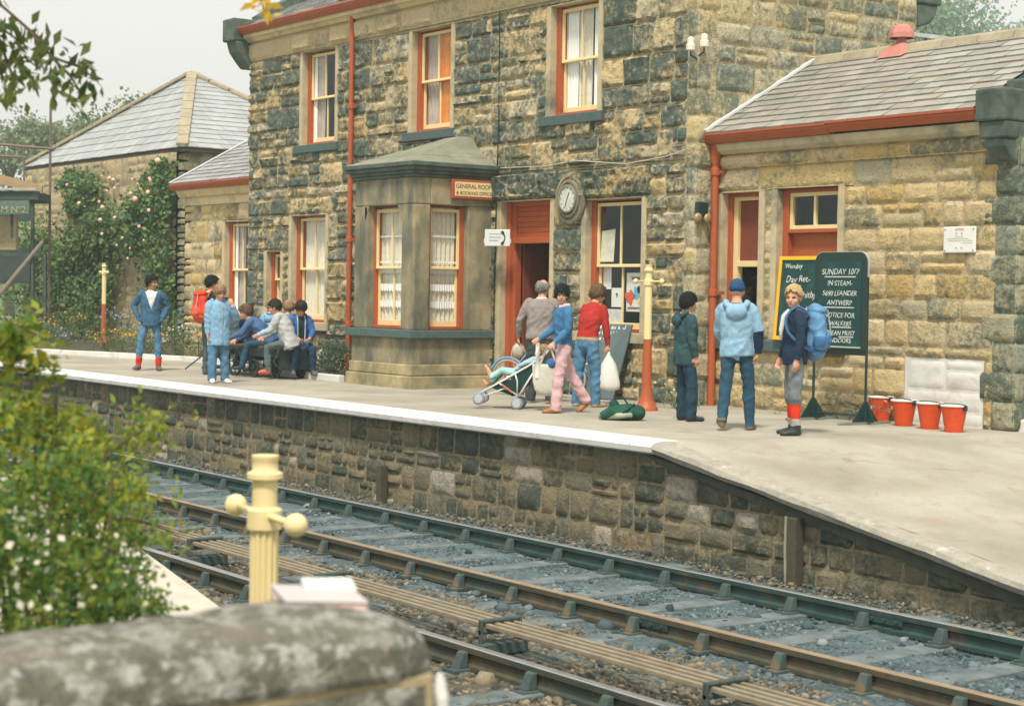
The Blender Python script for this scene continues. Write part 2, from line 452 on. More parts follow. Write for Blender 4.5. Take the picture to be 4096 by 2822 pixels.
def drape(name, lb, u0, u1, z0, z1, d, mat, parent, folds=9, amp=.018, skew=0, fringe=None):
    nu = max(12, int(folds * 8)); nv = 6; vs = []; ph = random.uniform(0, 6)
    for j in range(nv + 1):
        for i in range(nu + 1):
            a = i / nu; b = j / nv
            w = amp * math.sin(a * folds * 6.283 + ph + .5 * math.sin(b * 3)) * (1 - .3 * b)
            zz = z0 + (z1 - z0) * b
            if fringe and j == 0: zz += fringe * abs(math.sin(a * folds * 3.14))
            vs.append(lb.p(u0 + (u1 - u0) * a + skew * b, d + w, zz))
    mb = MB(); mb.add(vs, [(j * (nu + 1) + i, j * (nu + 1) + i + 1, (j + 1) * (nu + 1) + i + 1, (j + 1) * (nu + 1) + i) for j in range(nv) for i in range(nu)])
    return mb.build(name, mat, parent, smooth=True, fix=False)

def sash_window(bld, O, U, N, w, h, recess=.10, meet=.5, bars=True, fill='net', fw=.1, name='window'):
    m = MB(); L = LB(m, O, U, N); r = recess
    L.box(0, r, 0, fw, r + .16, h); L.box(w - fw, r, 0, w, r + .16, h); L.box(fw, r + .04, h - .015, w - fw, r + .16, h); L.box(fw, r - .02, 0, w - fw, r + .16, .05)
    win = m.build(name, RED, bld, bevel=.006)
    zm = h * meet; a, b = fw - .012, w - fw + .012
    for (z0, z1, d, low) in ((zm - .02, h - .04, r + .03, 0), (.045, zm + .025, r + .075, 1)):
        m = MB(); L.mb = m; s = .045
        L.box(a, d, z0, a + s, d + .04, z1); L.box(b - s, d, z0, b, d + .04, z1)
        L.box(a + s, d, z1 - (.05 if not low else .04), b - s, d + .04, z1); L.box(a + s, d, z0, b - s, d + .04, z0 + (.09 if low else .045))
        if bars:
            c = (a + b) / 2; L.box(c - .014, d + .004, z0 + .04, c + .014, d + .034, z1 - .04)
        if not low: L.box(a + .02, d - .012, z0, b - .02, d - .001, z0 + .03)
        sash = m.build('sash', CREAM, win, bevel=.004)
        m = MB(); m.add([L.p(a + s - .005, d + .02, z0 + .03), L.p(b - s + .005, d + .02, z0 + .03), L.p(b - s + .005, d + .02, z1 - .03), L.p(a + s - .005, d + .02, z1 - .03)], [(0, 1, 2, 3)])
        m.build('pane', PANE, win, fix=False)
    D = r + .121
    if fill == 'net': drape('curtain', L, fw - .02, w - fw + .06, .03, h, D + .02, NET, win, 10)
    if fill == 'lace':
        drape('curtain', L, fw - .03, w - fw + .1, .03, h, D + .025, NET, win, 8)
        for z in (.16, .30, .44): drape('lace_trim', L, fw, w - fw, h * z, h * z + .13, D - .012, NETW, win, 12, .008, fringe=.05)
        for z in (.53, .74): drape('lace_trim', L, fw, w - fw, h * z, h * z + .05, D - .012, NETW, win, 12, .008, fringe=.05)
    if fill == 'grey':
        drape('curtain', L, fw, fw + .38, .03, h, D, GREYC, win, 3); drape('curtain', L, fw + .02, fw + .12, .03, h, D - .04, NETW, win, 1)
        drape('curtain', L, w - fw - .24, w - fw, .03, h, D, GREYC, win, 3)
    if fill == 'orange':
        drape('curtain', L, fw - .02, w * .42, .03, h, D + .03, GREYC, win, 4); drape('curtain', L, w * .40, w - fw + .1, .03, h, D, ORANGE, win, 5, .01)
    if fill == 'side':
        drape('curtain', L, fw, w * .62, .03, h, D + .03, NET, win, 6)
        drape('curtain', L, fw, fw + .3, .03, h, D, NETW, win, 4); drape('curtain', L, w - fw - .28, w - fw, .03, h, D, NETW, win, 4); drape('curtain', L, fw + .26, fw + .44, .03, h, D + .05, GREYC, win, 2)
    if fill == 'blue':
        m = MB(); m.add([L.p(fw, D, .03), L.p(w - fw, D, .03), L.p(w - fw, D, h), L.p(fw, D, h)], [(0, 1, 2, 3)]); m.build('blind', M('pale_blind', (.36, .43, .45), .8), win, fix=False)
    return win

def surround(bld, O, U, N, w, h, mat, sill=True, jw=.1, lint=None, sillmat=None):
    """dressed reveals, head and sill of an opening"""
    m = MB(); L = LB(m, O, U, N)
    L.box(-jw, -.022, 0, 0, .3, h); L.box(w, -.022, 0, w + jw, .3, h); L.box(-jw, -.02, h, w + jw, .3, h + .02)
    m.build('window_surround', mat, bld, bevel=.008)
    if sill:
        m = MB(); L.mb = m; L.box(-jw - .08, -.09, -.15, w + jw + .08, .14, -.004)
        m.build('sill', sillmat or SILLST, bld, bevel=.01)

X, Y, Z = Vector((1, 0, 0)), Vector((0, 1, 0)), Vector((0, 0, 1))
# ================================================================ main house
house = thing('station_house', 'two storey sooty sandstone station house with maroon sash windows, in the middle', 'building', (-6.5, 2, 0))
W_UP = [(-10.95, 4.17, 1.2, 1.72, 'grey'), (-7.2, 4.17, 1.18, 1.70, 'orange'), (-3.33, 4.17, 1.15, 1.65, 'side')]
W_LOW = [(-11.3, .9, 1.27, 1.97, 'net'), (-12.28, 1.16, .56, 1.05, 'blue'), (-2.4, .96, 1.27, 1.92, None)]
DOOR = (-4.55, 0, -3.27, 2.92)
holes = [(x - .1, z, x + w + .1, z + h + .02) for x, z, w, h, _ in W_UP + W_LOW] + [(DOOR[0] - .1, 0, DOOR[2] + .1, DOOR[3] + .02), (-6.55, 0, -4.8, 3.4)]
big = [(-2.75, 2.9, -.95, 3.34), (-4.75, 2.94, -3.1, 3.36)]                    # rock-faced lintels
masonry('wall', (0, 0, 0), X, Z, -Y, (-13.05, 0, -.22, 5.92), holes + big, [MORTAR, STONE_MAIN], house, hr=(.30, .46), wr=(.3, .78), sneck=.4, depth=.05, cell=.045, rough=1.3)
mb = MB()
for (a, b, c, d) in big: one_stone(mb, Vector(), X, Z, -Y, a, b, c, d, .08, .045, rough=1.2)
for (a, b, c, d) in big: mb.hexa([(a, 0, b), (c, 0, b), (c, .3, b), (a, .3, b), (a, 0, d), (c, 0, d), (c, .3, d), (a, .3, d)])
mb.build('lintel', stone_mat('lintel_stone', TANS, (.06, .10, .09), .2, .97), house, smooth='auto', fix=False)
# quoins at the two ends of the front
mb = MB(); z = 0; k = 0
while z < 5.9:
    h = min(.36, 5.92 - z); w = .40 if k % 2 else .24
    one_stone(mb, Vector(), X, Z, -Y, -.22 if not k % 2 else -.24, z, .03, z + h, .03, .05, rough=.5)
    one_stone(mb, Vector((0, 0, 0)), Y, Z, X, -.03, z, w, z + h, .03, .05, rough=.5)
    z += h; k += 1
mb.box(-.22, 0, 0, 0, .3, 5.92)
mb.build('quoin', STONE_GABLE, house, smooth='auto', fix=False)
# frieze of big blocks, cornice, gutter
mb = MB(); x = -13.05
while x < 0:
    w = min(random.uniform(.6, 1.1), 0 - x); one_stone(mb, Vector((0, -.03, 0)), X, Z, -Y, x, 5.92, x + w, 6.27, .05, .06, rough=.8); x += w
mb.box(-13.05, -.03, 5.92, 0, .3, 6.28)
mb.build('frieze', stone_mat('frieze_stone', [(.68, .55, .31), (.62, .5, .3), (.72, .58, .35)], (.2, .21, .16), -.2, .6, deep=0), house, smooth='auto', fix=False)
mb = MB(); mb.prism([(-13.0, .25, 6.28), (-13.0, -.10, 6.28), (-13.0, -.14, 6.33), (-13.0, -.2, 6.35), (-13.0, -.2, 6.42), (-13.0, .25, 6.42)], (13.05, 0, 0)); mb.build('cornice', CORN, house)
def gutter(par, x0, x1, y, z, n='gutter'):
    m = MB(); m.prism([(x0, y, z), (x0, y - .05, z), (x0, y - .1, z + .05), (x0, y - .12, z + .075), (x0, y - .12, z + .1), (x0, y - .14, z + .105), (x0, y - .14, z + .13), (x0, y, z + .13)], (x1 - x0, 0, 0))
    return m.build(n, RED, par)
gutter(house, -13.05, .08, -.2, 6.42)
def downpipe(par, x, y, z0, z1, r, joints):
    m = MB(); m.tube((x, y, z0), (x, y, z1), r, n=14)
    for j in joints:
        m.lathe([(r + .003, j - .05), (r + .016, j - .045), (r + .016, j + .04), (r + .003, j + .05)], (x, y, 0), 14); m.box(x - .12, y + r * .4, j - .025, x + .12, y + r + .05, j + .025)
    return m.build('downpipe', RED, par, smooth='auto')
downpipe(house, -9.03, -.1, 0, 6.4, .045, (.9, 2.4, 4.75))
for x, z, w, h, f in W_UP: sash_window(house, (x, 0, z), X, -Y, w, h, fill=f); surround(house, (x, 0, z), X, -Y, w, h, DRESSED)
for x, z, w, h, f in W_LOW:
    sash_window(house, (x, 0, z), X, -Y, w, h, fill=f, bars=w > .8); surround(house, (x, 0, z), X, -Y, w, h, DRESSED, sillmat=DRESSED)
# doorway
x0, _, x1, h = DOOR
surround(house, (x0, 0, 0), X, -Y, x1 - x0, h, DRESSED, sill=False)
m = MB(); m.box(x0, .1, 0, x0 + .1, .26, h); m.box(x0 + .1, .14, 0, x0 + .2, .26, h); m.box(x1 - .1, .1, 0, x1, .26, h); m.box(x0 + .2, .1, h - .07, x1 - .1, .26, h); m.box(x0 + .2, .09, 2.27, x1 - .1, .28, 2.36)
df = m.build('door_frame', RED, house, bevel=.008)
m = MB()
for k in range(6): m.box(x0 + .2, .17, 2.362 + k * .082, x1 - .1, .2, 2.362 + k * .082 + .078)
m.build('transom_panel', RED, df, bevel=.004)
m = MB(); m.box(x0 + .2, .28, .02, x0 + .24, .8, 2.26); m.box(x0 + .24, .36, .2, x0 + .25, .72, 1.0); m.box(x0 + .24, .36, 1.15, x0 + .25, .72, 2.1); m.build('door', RED_D, house, bevel=.004)
# right-hand gable of the house
masonry('gable_wall', (0, 0, 0), Y, Z, X, (.3, 0, 4.35, 6.42), [], [MORTAR, STONE_GABLE], house, hr=(.26, .4), wr=(.35, .8), sneck=.3, depth=.03, cell=.06, rough=.8)
mb = MB(); mb.prism([(0, 0, 6.42), (0, 4.4, 6.42), (0, 2.2, 7.6)], (-.3, 0, 0)); mb.prism([(-13.05, 0, 6.42), (-13.05, 4.4, 6.42), (-13.05, 2.2, 7.6)], (.3, 0, 0))
mb.box(-13.05, 4.2, 0, -.3, 4.4, 6.42); mb.box(-13.05, .3, 0, -12.8, 4.2, 6.42); mb.build('back_wall', DARKSTONE, house, fix=True)
m = MB(); m.box(-12.8, 1.6, 0, -.3, 1.7, 6.4); m.box(-12.8, .3, 3.6, -.3, 1.6, 3.7); m.box(-12.8, .3, .0, -.3, 1.6, .02); m.build('room_backing', DARK, house)  # sheets added behind the windows so the rooms read dark
for (k, yy, sg) in ((0, -.28, -1), (1, 4.4, 1)):                              # back kneeler on the right-hand gable
    if k: 
        m = MB(); m.box(-.45, 4.36, 5.95, .06, 4.85, 6.75); m.prism([(-.4, 4.38, 5.95), (-.4, 4.8, 5.95), (-.4, 4.76, 5.8), (-.4, 4.62, 5.66), (-.4, 4.42, 5.6), (-.4, 4.38, 5.6)], (.43, 0, 0)); m.build('kneeler', DARKSTONE, house, bevel=.03)
# left-hand gable: kneeler, parapet, chimney
m = MB(); m.box(-13.45, -.42, 6.3, -12.98, .3, 6.74); m.prism([(-13.4, .2, 6.3), (-13.4, -.36, 6.3), (-13.4, -.3, 6.1), (-13.4, -.16, 5.92), (-13.4, -.05, 5.8), (-13.4, .2, 5.8)], (.42, 0, 0)); m.build('kneeler', DARKSTONE, house, bevel=.03)
m = MB(); m.prism([(-13.4, .2, 6.55), (-13.4, 2.2, 7.75), (-13.4, 2.2, 8.1), (-13.4, .2, 6.85)], (.36, 0, 0)); m.prism([(-13.4, 4.2, 6.55), (-13.4, 4.2, 6.85), (-13.4, 2.2, 8.1), (-13.4, 2.2, 7.75)], (.36, 0, 0)); m.build('parapet', DARKSTONE, house)
m = MB(); m.box(-13.3, 1.0, 6.6, -12.35, 2.6, 8.8); m.box(-13.38, .92, 8.8, -12.27, 2.68, 9.0); m.build('chimney', DARKSTONE, house, bevel=.02)
SL = Vector((0, 2.4, 1.15)); SB = Vector((0, -2.4, 1.15))
mb = MB(); slate_roof(mb, (0, -.2, 6.56), X, SL, (0, -1.15, 2.4), SL.length, lambda v: (-13.05, .06), .19, .26)
slate_roof(mb, (0, 4.6, 6.56), X, SB, (0, 1.15, 2.4), SL.length, lambda v: (-13.05, .06), .19, .26)
mb.build('roof', SLATE, house, fix=False)
m = MB(); m.prism([(-13.05, -.2, 6.545), (-13.05, 2.2, 7.69), (-13.05, 4.6, 6.545), (-13.05, 2.2, 7.6)], (13.05, 0, 0)); m.build('roof_boarding', DARK, house)
m = MB(); m.box(-9.75, .12, 6.5, -8.2, .9, 7.6); m.build('dormer', STONE_HIP, house); 
m = MB(); m.bar((-9.8, .06, 6.72), (-8.15, .06, 6.72), .16, .015); m.build('flashing', LEAD, house)
# a thin service cable down the front
m = MB(); m.path([(-4.62, -.05, 5.9), (-4.6, -.05, 4.2), (-4.63, -.05, 3.1), (-4.66, -.05, .9), (-4.65, -.05, .05)], .009, 6); m.build('cable', BLACKP, house)
m = MB(); m.path([(-4.5, -.07, 3.45), (-3.3, -.08, 3.42), (-2.6, -.08, 3.47), (-1.4, -.09, 3.36), (-.6, -.07, 3.42), (-.1, -.07, 3.5)], .008, 6); m.build('cable', M('pale_cable', (.5, .5, .45)), house)

# ---------------------------------------------------------------- bay window of the house
bay = MB()
B0, B1, BY = -6.52, -4.75, -1.5
for (a, b, c, d) in ((B0, BY, B0 + .4, BY + .3), (B1 - .36, BY, B1, BY + .3), (B1 - .3, -.5, B1, .0), (B0, BY + .3, B0 + .25, 0)): bay.box(a, b, .9, c, d, 2.84)
bay.box(B0, BY, 2.84, B1, BY + .3, 3.26); bay.box(B1 - .3, BY + .3, 2.84, B1, 0, 3.26); bay.box(B0, BY + .3, 2.84, B0 + .25, 0, 3.26)
bay.box(B0 - .02, BY - .02, .36, B1 + .02, 0, .79); bay.box(B0 - .01, BY - .01, .79, B1 + .01, 0, .9)
bw = bay.build('bay_window', DRESSED_BAY, house, bevel=.02)
m = MB()                                                                       # shoulders to the window heads
for a, b in ((-6.2, 1), (-5.11, -1)): m.prism([(a, BY - .0, 2.84), (a + .12 * b, BY, 2.84), (a + .05 * b, BY, 2.7), (a, BY, 2.6)], (0, .1, 0))
m.build('bracket', DRESSED_BAY, bw)
m = MB(); m.box(B0 - .1, BY - .11, .775, B1 + .1, -.0, .905); m.build('bay_sill', SILLST, bw, bevel=.015)
m = MB(); x = B0 - .1
for (a, b) in ((B0 - .05, -5.85), (-5.842, B1 + .05)): m.box(a, BY - .05, .2, b, 0, .375)
for (a, b) in ((B0 - .09, -6.0), (-5.992, -5.3), (-5.292, B1 + .09)): m.box(a, BY - .09, -.02, b, 0, .196)
m.build('plinth', M('mossy_plinth', (.42, .34, .19), .92, .3, 5, .6, dirt=(.12, .14, .09), dirt_amt=.7, dirt_scale=2), bw, bevel=.02)
m = MB()
for (o, z0, z1) in ((.03, 3.26, 3.31), (.07, 3.31, 3.36), (.11, 3.36, 3.42), (.14, 3.42, 3.49)): m.box(B0 - o, BY - o, z0, B1 + o, -.0, z1)
m.build('bay_cornice', DARKSTONE, bw, bevel=.012)
m = MB(); o = .21
def hip(z0, z1, o0, o1, yt0, yt1):
    a = [(B0 - o0, 0, z0), (B0 - o0, BY - yt0, z0), (B1 + o0, BY - yt0, z0), (B1 + o0, 0, z0)]; b = [(B0 - o1, 0, z1), (B0 - o1, BY - yt1, z1), (B1 + o1, BY - yt1, z1), (B1 + o1, 0, z1)]
    m.add(a + b, [(0, 1, 5, 4), (1, 2, 6, 5), (2, 3, 7, 6), (4, 5, 6, 7)])
hip(3.49, 3.61, .13, -.12, .13, -.2); hip(3.615, 3.76, -.14, -.4, -.22, -.62); hip(3.755, 3.99, -.42, -.66, -.64, -1.3)
m.build('bay_roof', M('stone_slab_roof', (.22, .23, .175), .9, .2, 4, .3, dirt=(.38, .36, .28), dirt_amt=.3), bw, fix=False)
sash_window(house, (-6.2, BY, .91), X, -Y, 1.1, 1.92, recess=.13, fill='lace')
sash_window(house, (B1, -1.2, .91), Y, X, .7, 1.92, recess=.1, fill='lace', bars=False, fw=.075)
m = MB(); m.box(B0 + .26, -.2, .9, B1 - .32, -.1, 2.8); m.build('room_backing', M('room_wall', (.2, .18, .13)), house)

# ================================================================ right-hand annexe
anx = thing('station_annexe', 'single storey buff stone wing with slate roof and maroon gutter, at the right end', 'building', (2.5, 2, 0))
AX1 = 5.05
AW = [(.1, .93, .72, 1.98), (1.16, .93, 1.1, 2.0)]
WH = (3.42, 0, 4.62, .8)
holes = [(x - .1, z, x + w + .1, z + h + .02) for x, z, w, h in AW] + [WH, (-.0, 2.92, 2.5, 3.24)]
masonry('wall', (0, .4, 0), X, Z, -Y, (0, 0, AX1 - .3, 3.24), holes, [MORTAR, STONE_ANX], anx, hr=(.25, .34), wr=(.3, .72), sneck=.2, depth=.03, cell=.05, rough=.75)
mb = MB()
for a, b in ((.0, .82), (.83, 2.5)): one_stone(mb, Vector((0, .4, 0)), X, Z, -Y, a, 2.93, b, 3.235, .045, .05, rough=.8)
mb.box(0, .4, 2.93, 2.5, .7, 3.24); mb.build('lintel', STONE_ANX, anx, smooth='auto', fix=False)
mb = MB(); O_ = Vector((0, .4, 0)); mb.box(WH[0], .4, 0, WH[2], .7, .8)
for (a, b, c, d) in ((3.42, 0, 4.62, .17), (3.42, .17, 4.62, .42), (3.46, .42, 4.05, .78), (4.05, .42, 4.6, .66), (4.05, .66, 4.6, .79)): one_stone(mb, O_, X, Z, -Y, a, b, c, d, .014, .05, gap=.004, rough=1.0)
mb.build('whitewashed_patch', STONE_WHITE, anx, smooth='auto', fix=False)
mb = MB(); x = 0
while x < AX1 - .35:
    w = min(random.uniform(.5, .95), AX1 - .35 - x); one_stone(mb, Vector((0, .36, 0)), X, Z, -Y, x, 3.24, x + w, 3.43, .035, .05, rough=.6); x += w
mb.box(0, .36, 3.24, AX1 - .3, .7, 3.43); mb.build('frieze', STONE_ANX, anx, smooth='auto', fix=False)
mb = MB(); mb.prism([(0, .7, 3.43), (0, .3, 3.43), (0, .24, 3.48), (0, .22, 3.57), (0, .7, 3.57)], (4.6, 0, 0)); mb.build('cornice', DRESSED, anx)
gutter(anx, -.06, 2.28, .22, 3.575); gutter(anx, 2.28, 4.62, .222, 3.592)
downpipe(anx, .075, .27, 0, 3.6, .052, (1.55, 3.2)); m = MB(); m.lathe([(.06, 3.3), (.075, 3.4), (.075, 3.56)], (.075, .27, 0), 14); m.build('downpipe_head', RED, anx, smooth='auto')
mb = MB(); z = 0; k = 0
while z < 3.4:
    h = min(.34, 3.43 - z); w = .44 if k % 2 else .27
    one_stone(mb, O_, X, Z, -Y, AX1 - w - .06, z, AX1 + .02, z + h, .03, .05, rough=.6); one_stone(mb, Vector((AX1, .4, 0)), Y, Z, X, -.02, z, .2, z + h, .03, .05, rough=.4)
    z += h; k += 1
mb.box(AX1 - .3, .4, 0, AX1, .62, 3.43); mb.build('quoin', stone_mat('dark_quoin_stone', [(.32, .32, .23), (.42, .39, .25), (.25, .29, .23)], (.07, .105, .088), .0, .85), anx, smooth='auto', fix=False)  # end quoins in a darker, greyer stone than the wall
# gable end with a door
masonry('gable_wall', (AX1, 0, 0), Y, Z, X, (.62, 0, 4.0, 3.43), [(.78, 0, 1.72, 2.2)], [MORTAR, STONE_ANX], anx, hr=(.28, .4), wr=(.35, .7), sneck=.2, depth=.03, cell=.07)
m = MB(); m.box(AX1 - .14, .78, 0, AX1 - .06, 1.72, 2.2); m.build('door', RED, anx, bevel=.01)
m = MB(); m.box(AX1 - .1, .5, -.02, AX1 + .5, 1.9, .14); m.build('doorstep', STONE_WHITE, anx, bevel=.02)
m = MB(); m.prism([(AX1, .4, 3.43), (AX1, 4.0, 3.43), (AX1, 2.2, 4.75)], (-.3, 0, 0)); m.box(0, 3.9, 0, AX1 - .3, 4.0, 3.5); m.box(0.0, .7, 0, .02, 3.9, 3.6); m.build('back_wall', DARKSTONE, anx)
m = MB(); m.box(.05, 1.5, 0, AX1 - .4, 1.56, 3.5); m.build('room_backing', DARK, anx)  # dark sheet added to blacken the annexe interior
SL = Vector((0, 2.1, 1.17)); SB = Vector((0, -2.1, 1.17)); LN = SL.length
mb = MB(); slate_roof(mb, (0, .1, 3.705), X, SL, (0, -1.17, 2.1), LN, lambda v: (.03, 4.62), .2, .3); slate_roof(mb, (0, 4.3, 3.705), X, SB, (0, 1.17, 2.1), LN, lambda v: (.03, 4.62), .2, .3)
mb.build('roof', SLATE_W, anx, fix=False)
m = MB(); m.prism([(.0, .1, 3.69), (.0, 2.2, 4.86), (.0, 4.3, 3.69), (.0, 2.2, 4.75)], (4.7, 0, 0)); m.build('roof_boarding', DARK, anx)
m = MB()
for k in range(8):
    a = .12 + k * .58; m.prism([(a, 2.05, 4.82), (a, 2.1, 4.92), (a, 2.2, 4.965), (a, 2.3, 4.92), (a, 2.35, 4.82)], (.57, 0, 0))
m.build('ridge', RIDGE, anx, bevel=.01)
m = MB(); m.bar((.04, .08, 3.745), (.04, 2.16, 4.905), .1, .03); m.build('flashing', LEAD, anx)
m = MB(); m.box(4.63, .1, 3.56, 5.05, .6, 3.93); m.box(4.67, .14, 3.36, 5.04, .5, 3.56); m.prism([(4.72, .42, 3.36), (4.72, .16, 3.36), (4.72, .18, 3.27), (4.72, .26, 3.16), (4.72, .37, 3.1), (4.72, .42, 3.1)], (.3, 0, 0))
for k in range(5): a = .61 + k * .32; m.box(4.66, a, 3.55 + k * .2, 5.04, a + .315, 4.08 + k * .19)
for k in range(5): a = 3.8 - k * .32; m.box(4.66, a - .315, 3.55 + k * .2, 5.04, a, 4.08 + k * .19)
m.build('kneeler', DARKSTONE, anx, bevel=.025)
# windows of the annexe
x, z, w, h = AW[0]; O1 = (x, .4, z)
surround(anx, O1, X, -Y, w, h, DRESSED); m = MB(); L = LB(m, O1, X, -Y)
L.box(0, .1, 0, .08, .26, h); L.box(w - .06, .1, 0, w, .26, h); L.box(.08, .1, h - .05, w - .06, .26, h); win = m.build('window', RED, anx, bevel=.005)
m = MB(); L.mb = m
L.box(.07, .14, 0, .16, .24, h - .04); L.box(w - .09, .14, 0, w - .05, .24, h - .04); L.box(.16, .14, h - .1, w - .09, .24, h - .04); L.box(.16, .14, .98, w - .09, .24, 1.06); L.box(.16, .14, 0, w - .09, .24, .06)
m.build('sash', CREAM, win, bevel=.004)
m = MB(); L.mb = m; L.box(.16, .19, 1.06, w - .09, .21, h - .1); m.build('shutter', RED_D, win)
x, z, w, h = AW[1]; O1 = (x, .4, z)
surround(anx, O1, X, -Y, w, h, DRESSED); m = MB(); L = LB(m, O1, X, -Y)
L.box(0, .1, 0, .1, .26, h); L.box(w - .1, .1, 0, w, .26, h); L.box(.1, .1, h - .05, w - .1, .26, h); L.box(.1, .1, 1.42, w - .1, .26, 1.47); win = m.build('window', RED, anx, bevel=.005)
m = MB(); L.mb = m; a, b = .1, w - .1; c = (a + b) / 2
L.box(a, .13, 1.47, a + .05, .18, h - .05); L.box(b - .05, .13, 1.47, b, .18, h - .05); L.box(a + .05, .13, h - .1, b - .05, .18, h - .05); L.box(a + .05, .13, 1.47, b - .05, .18, 1.52); L.box(c - .02, .131, 1.52, c + .02, .179, h - .1)
m.build('sash', CREAM, win, bevel=.004)
m = MB(); L.mb = m; m.add([L.p(a, .16, 1.5), L.p(b, .16, 1.5), L.p(b, .16, h - .06), L.p(a, .16, h - .06)], [(0, 1, 2, 3)]); m.build('pane', PANE, win, fix=False)
m = MB(); L.mb = m; L.box(a, .2, 0, b, .23, 1.42); m.build('shutter', M('orange_red_board', (.42, .105, .028), .6, .12, 14, .05), win)

# ================================================================ left-hand wing
wing = thing('low_wing', 'small single storey stone wing with slate roof between the house and the hipped building', 'building', (-15, 2, 0))
WX0 = -16.75
masonry('wall', (0, .4, 0), X, Z, -Y, (WX0, 0, -13.05, 3.24), [(-14.95, .9, -13.7, 2.9)], [MORTAR, STONE_ANX], wing, hr=(.26, .36), wr=(.3, .62), sneck=.3, depth=.03, cell=.07)
sash_window(wing, (-14.85, .4, .9), X, -Y, 1.05, 1.96, fill='grey'); surround(wing, (-14.85, .4, .9), X, -Y, 1.05, 1.96, DRESSED)
mb = MB(); mb.box(WX0, .37, 3.24, -13.05, .7, 3.42); mb.prism([(WX0 - .1, .7, 3.42), (WX0 - .1, .3, 3.42), (WX0 - .1, .22, 3.56), (WX0 - .1, .7, 3.56)], (3.8, 0, 0)); mb.build('cornice', CORN, wing)
gutter(wing, WX0 - .15, -13.06, .22, 3.56)
masonry('side_wall', (WX0, 0, 0), -Y, Z, -X, (-4, 0, -.4, 3.5), [], [MORTAR, STONE_ANX], wing, hr=(.3, .4), wr=(.4, .8), cell=.12)
mb = MB(); slate_roof(mb, (0, .1, 3.69), X, SL, (0, -1.17, 2.1), LN, lambda v: (WX0 - .12, -13.06), .2, .28); slate_roof(mb, (0, 4.3, 3.69), X, SB, (0, 1.17, 2.1), LN, lambda v: (WX0 - .12, -13.06), .2, .28); mb.build('roof', SLATE, wing, fix=False)
m = MB(); m.prism([(WX0, .1, 3.675), (WX0, 2.2, 4.845), (WX0, 4.3, 3.675), (WX0, 2.2, 4.7)], (3.69, 0, 0)); m.box(WX0, 1.6, 0, -13.05, 1.65, 3.6); m.build('room_backing', DARK, wing)  # roof underside, and a dark sheet added to darken the wing room
m = MB(); m.bar((WX0 - .1, .08, 3.725), (WX0 - .1, 2.16, 4.885), .08, .02); m.build('flashing', LEAD, wing)

# ================================================================ hipped building at the left
hb = thing('hipped_building', 'plain stone building with a pale pyramid slate roof, farthest at the left', 'building', (-29, 6, 0))
hx0, hx1, hy0, hy1, hz = -34.66, -23.45, 3.5, 9.4, 5.08
ap = Vector(((hx0 + hx1) / 2, 6.45, 7.68))
masonry('wall', (0, hy0, 0), X, Z, -Y, (hx0 + .3, 0, hx1 - .3, hz - .1), [], [MORTAR, STONE_HIP], hb, hr=(.25, .36), wr=(.35, .75), sneck=.3, depth=.03, cell=.13)
masonry('side_wall', (hx1 - .3, 0, 0), Y, Z, X, (hy0, 0, hy1 - .3, hz - .1), [], [MORTAR_D, STONE_GABLE], hb, hr=(.3, .4), wr=(.4, .8), cell=.14, depth=.015)
m = MB(); m.box(hx0 + .3, hy1 - .4, 0, hx1 - .3, hy1 - .3, hz); m.box(hx0 + .3, hy0, 0, hx0 + .4, hy1 - .4, hz); m.box(hx0 + .02, hy0 + .02, hz - .1, hx1 - .02, hy1 - .02, hz - .02); m.build('eaves', M('dark_timber', (.06, .045, .03), .8), hb)
def slope_pts(mb, c0, c1, course, width):
    c0 = Vector(c0); c1 = Vector(c1); U = (c1 - c0).normalized(); q = ap - c0; a = q.dot(U); S = q - U * a; ln = S.length; N = U.cross(S.normalized()); wd = (c1 - c0).length
    slate_roof(mb, c0, U, S, N, ln, lambda v: (a * v / ln, wd - (wd - a) * v / ln), course, width)
mb = MB(); A_, B_, C_, D_ = (hx0, hy0, hz), (hx1, hy0, hz), (hx1, hy1, hz), (hx0, hy1, hz)
for p, q in ((A_, B_), (B_, C_), (C_, D_), (D_, A_)): slope_pts(mb, p, q, .36, .4)
mb.build('roof', M('pale_slate', (.40, .42, .42), .5, .1, 5, .25, isl=.24), hb, fix=False)
m = MB(); m.add([A_, B_, C_, D_, tuple(ap)], [(0, 1, 4), (1, 2, 4), (2, 3, 4), (3, 0, 4)]); m.build('roof_boarding', DARK, hb, fix=False)
m = MB()
for c in (A_, B_, C_, D_):
    c = Vector(c)
    for k in range(9): m.bar(c.lerp(ap, k / 9 + .004) + Z * .05, c.lerp(ap, (k + 1) / 9 - .004) + Z * .05, .30, .1)
m.build('hip_tile', RIDGE, hb, bevel=.02)
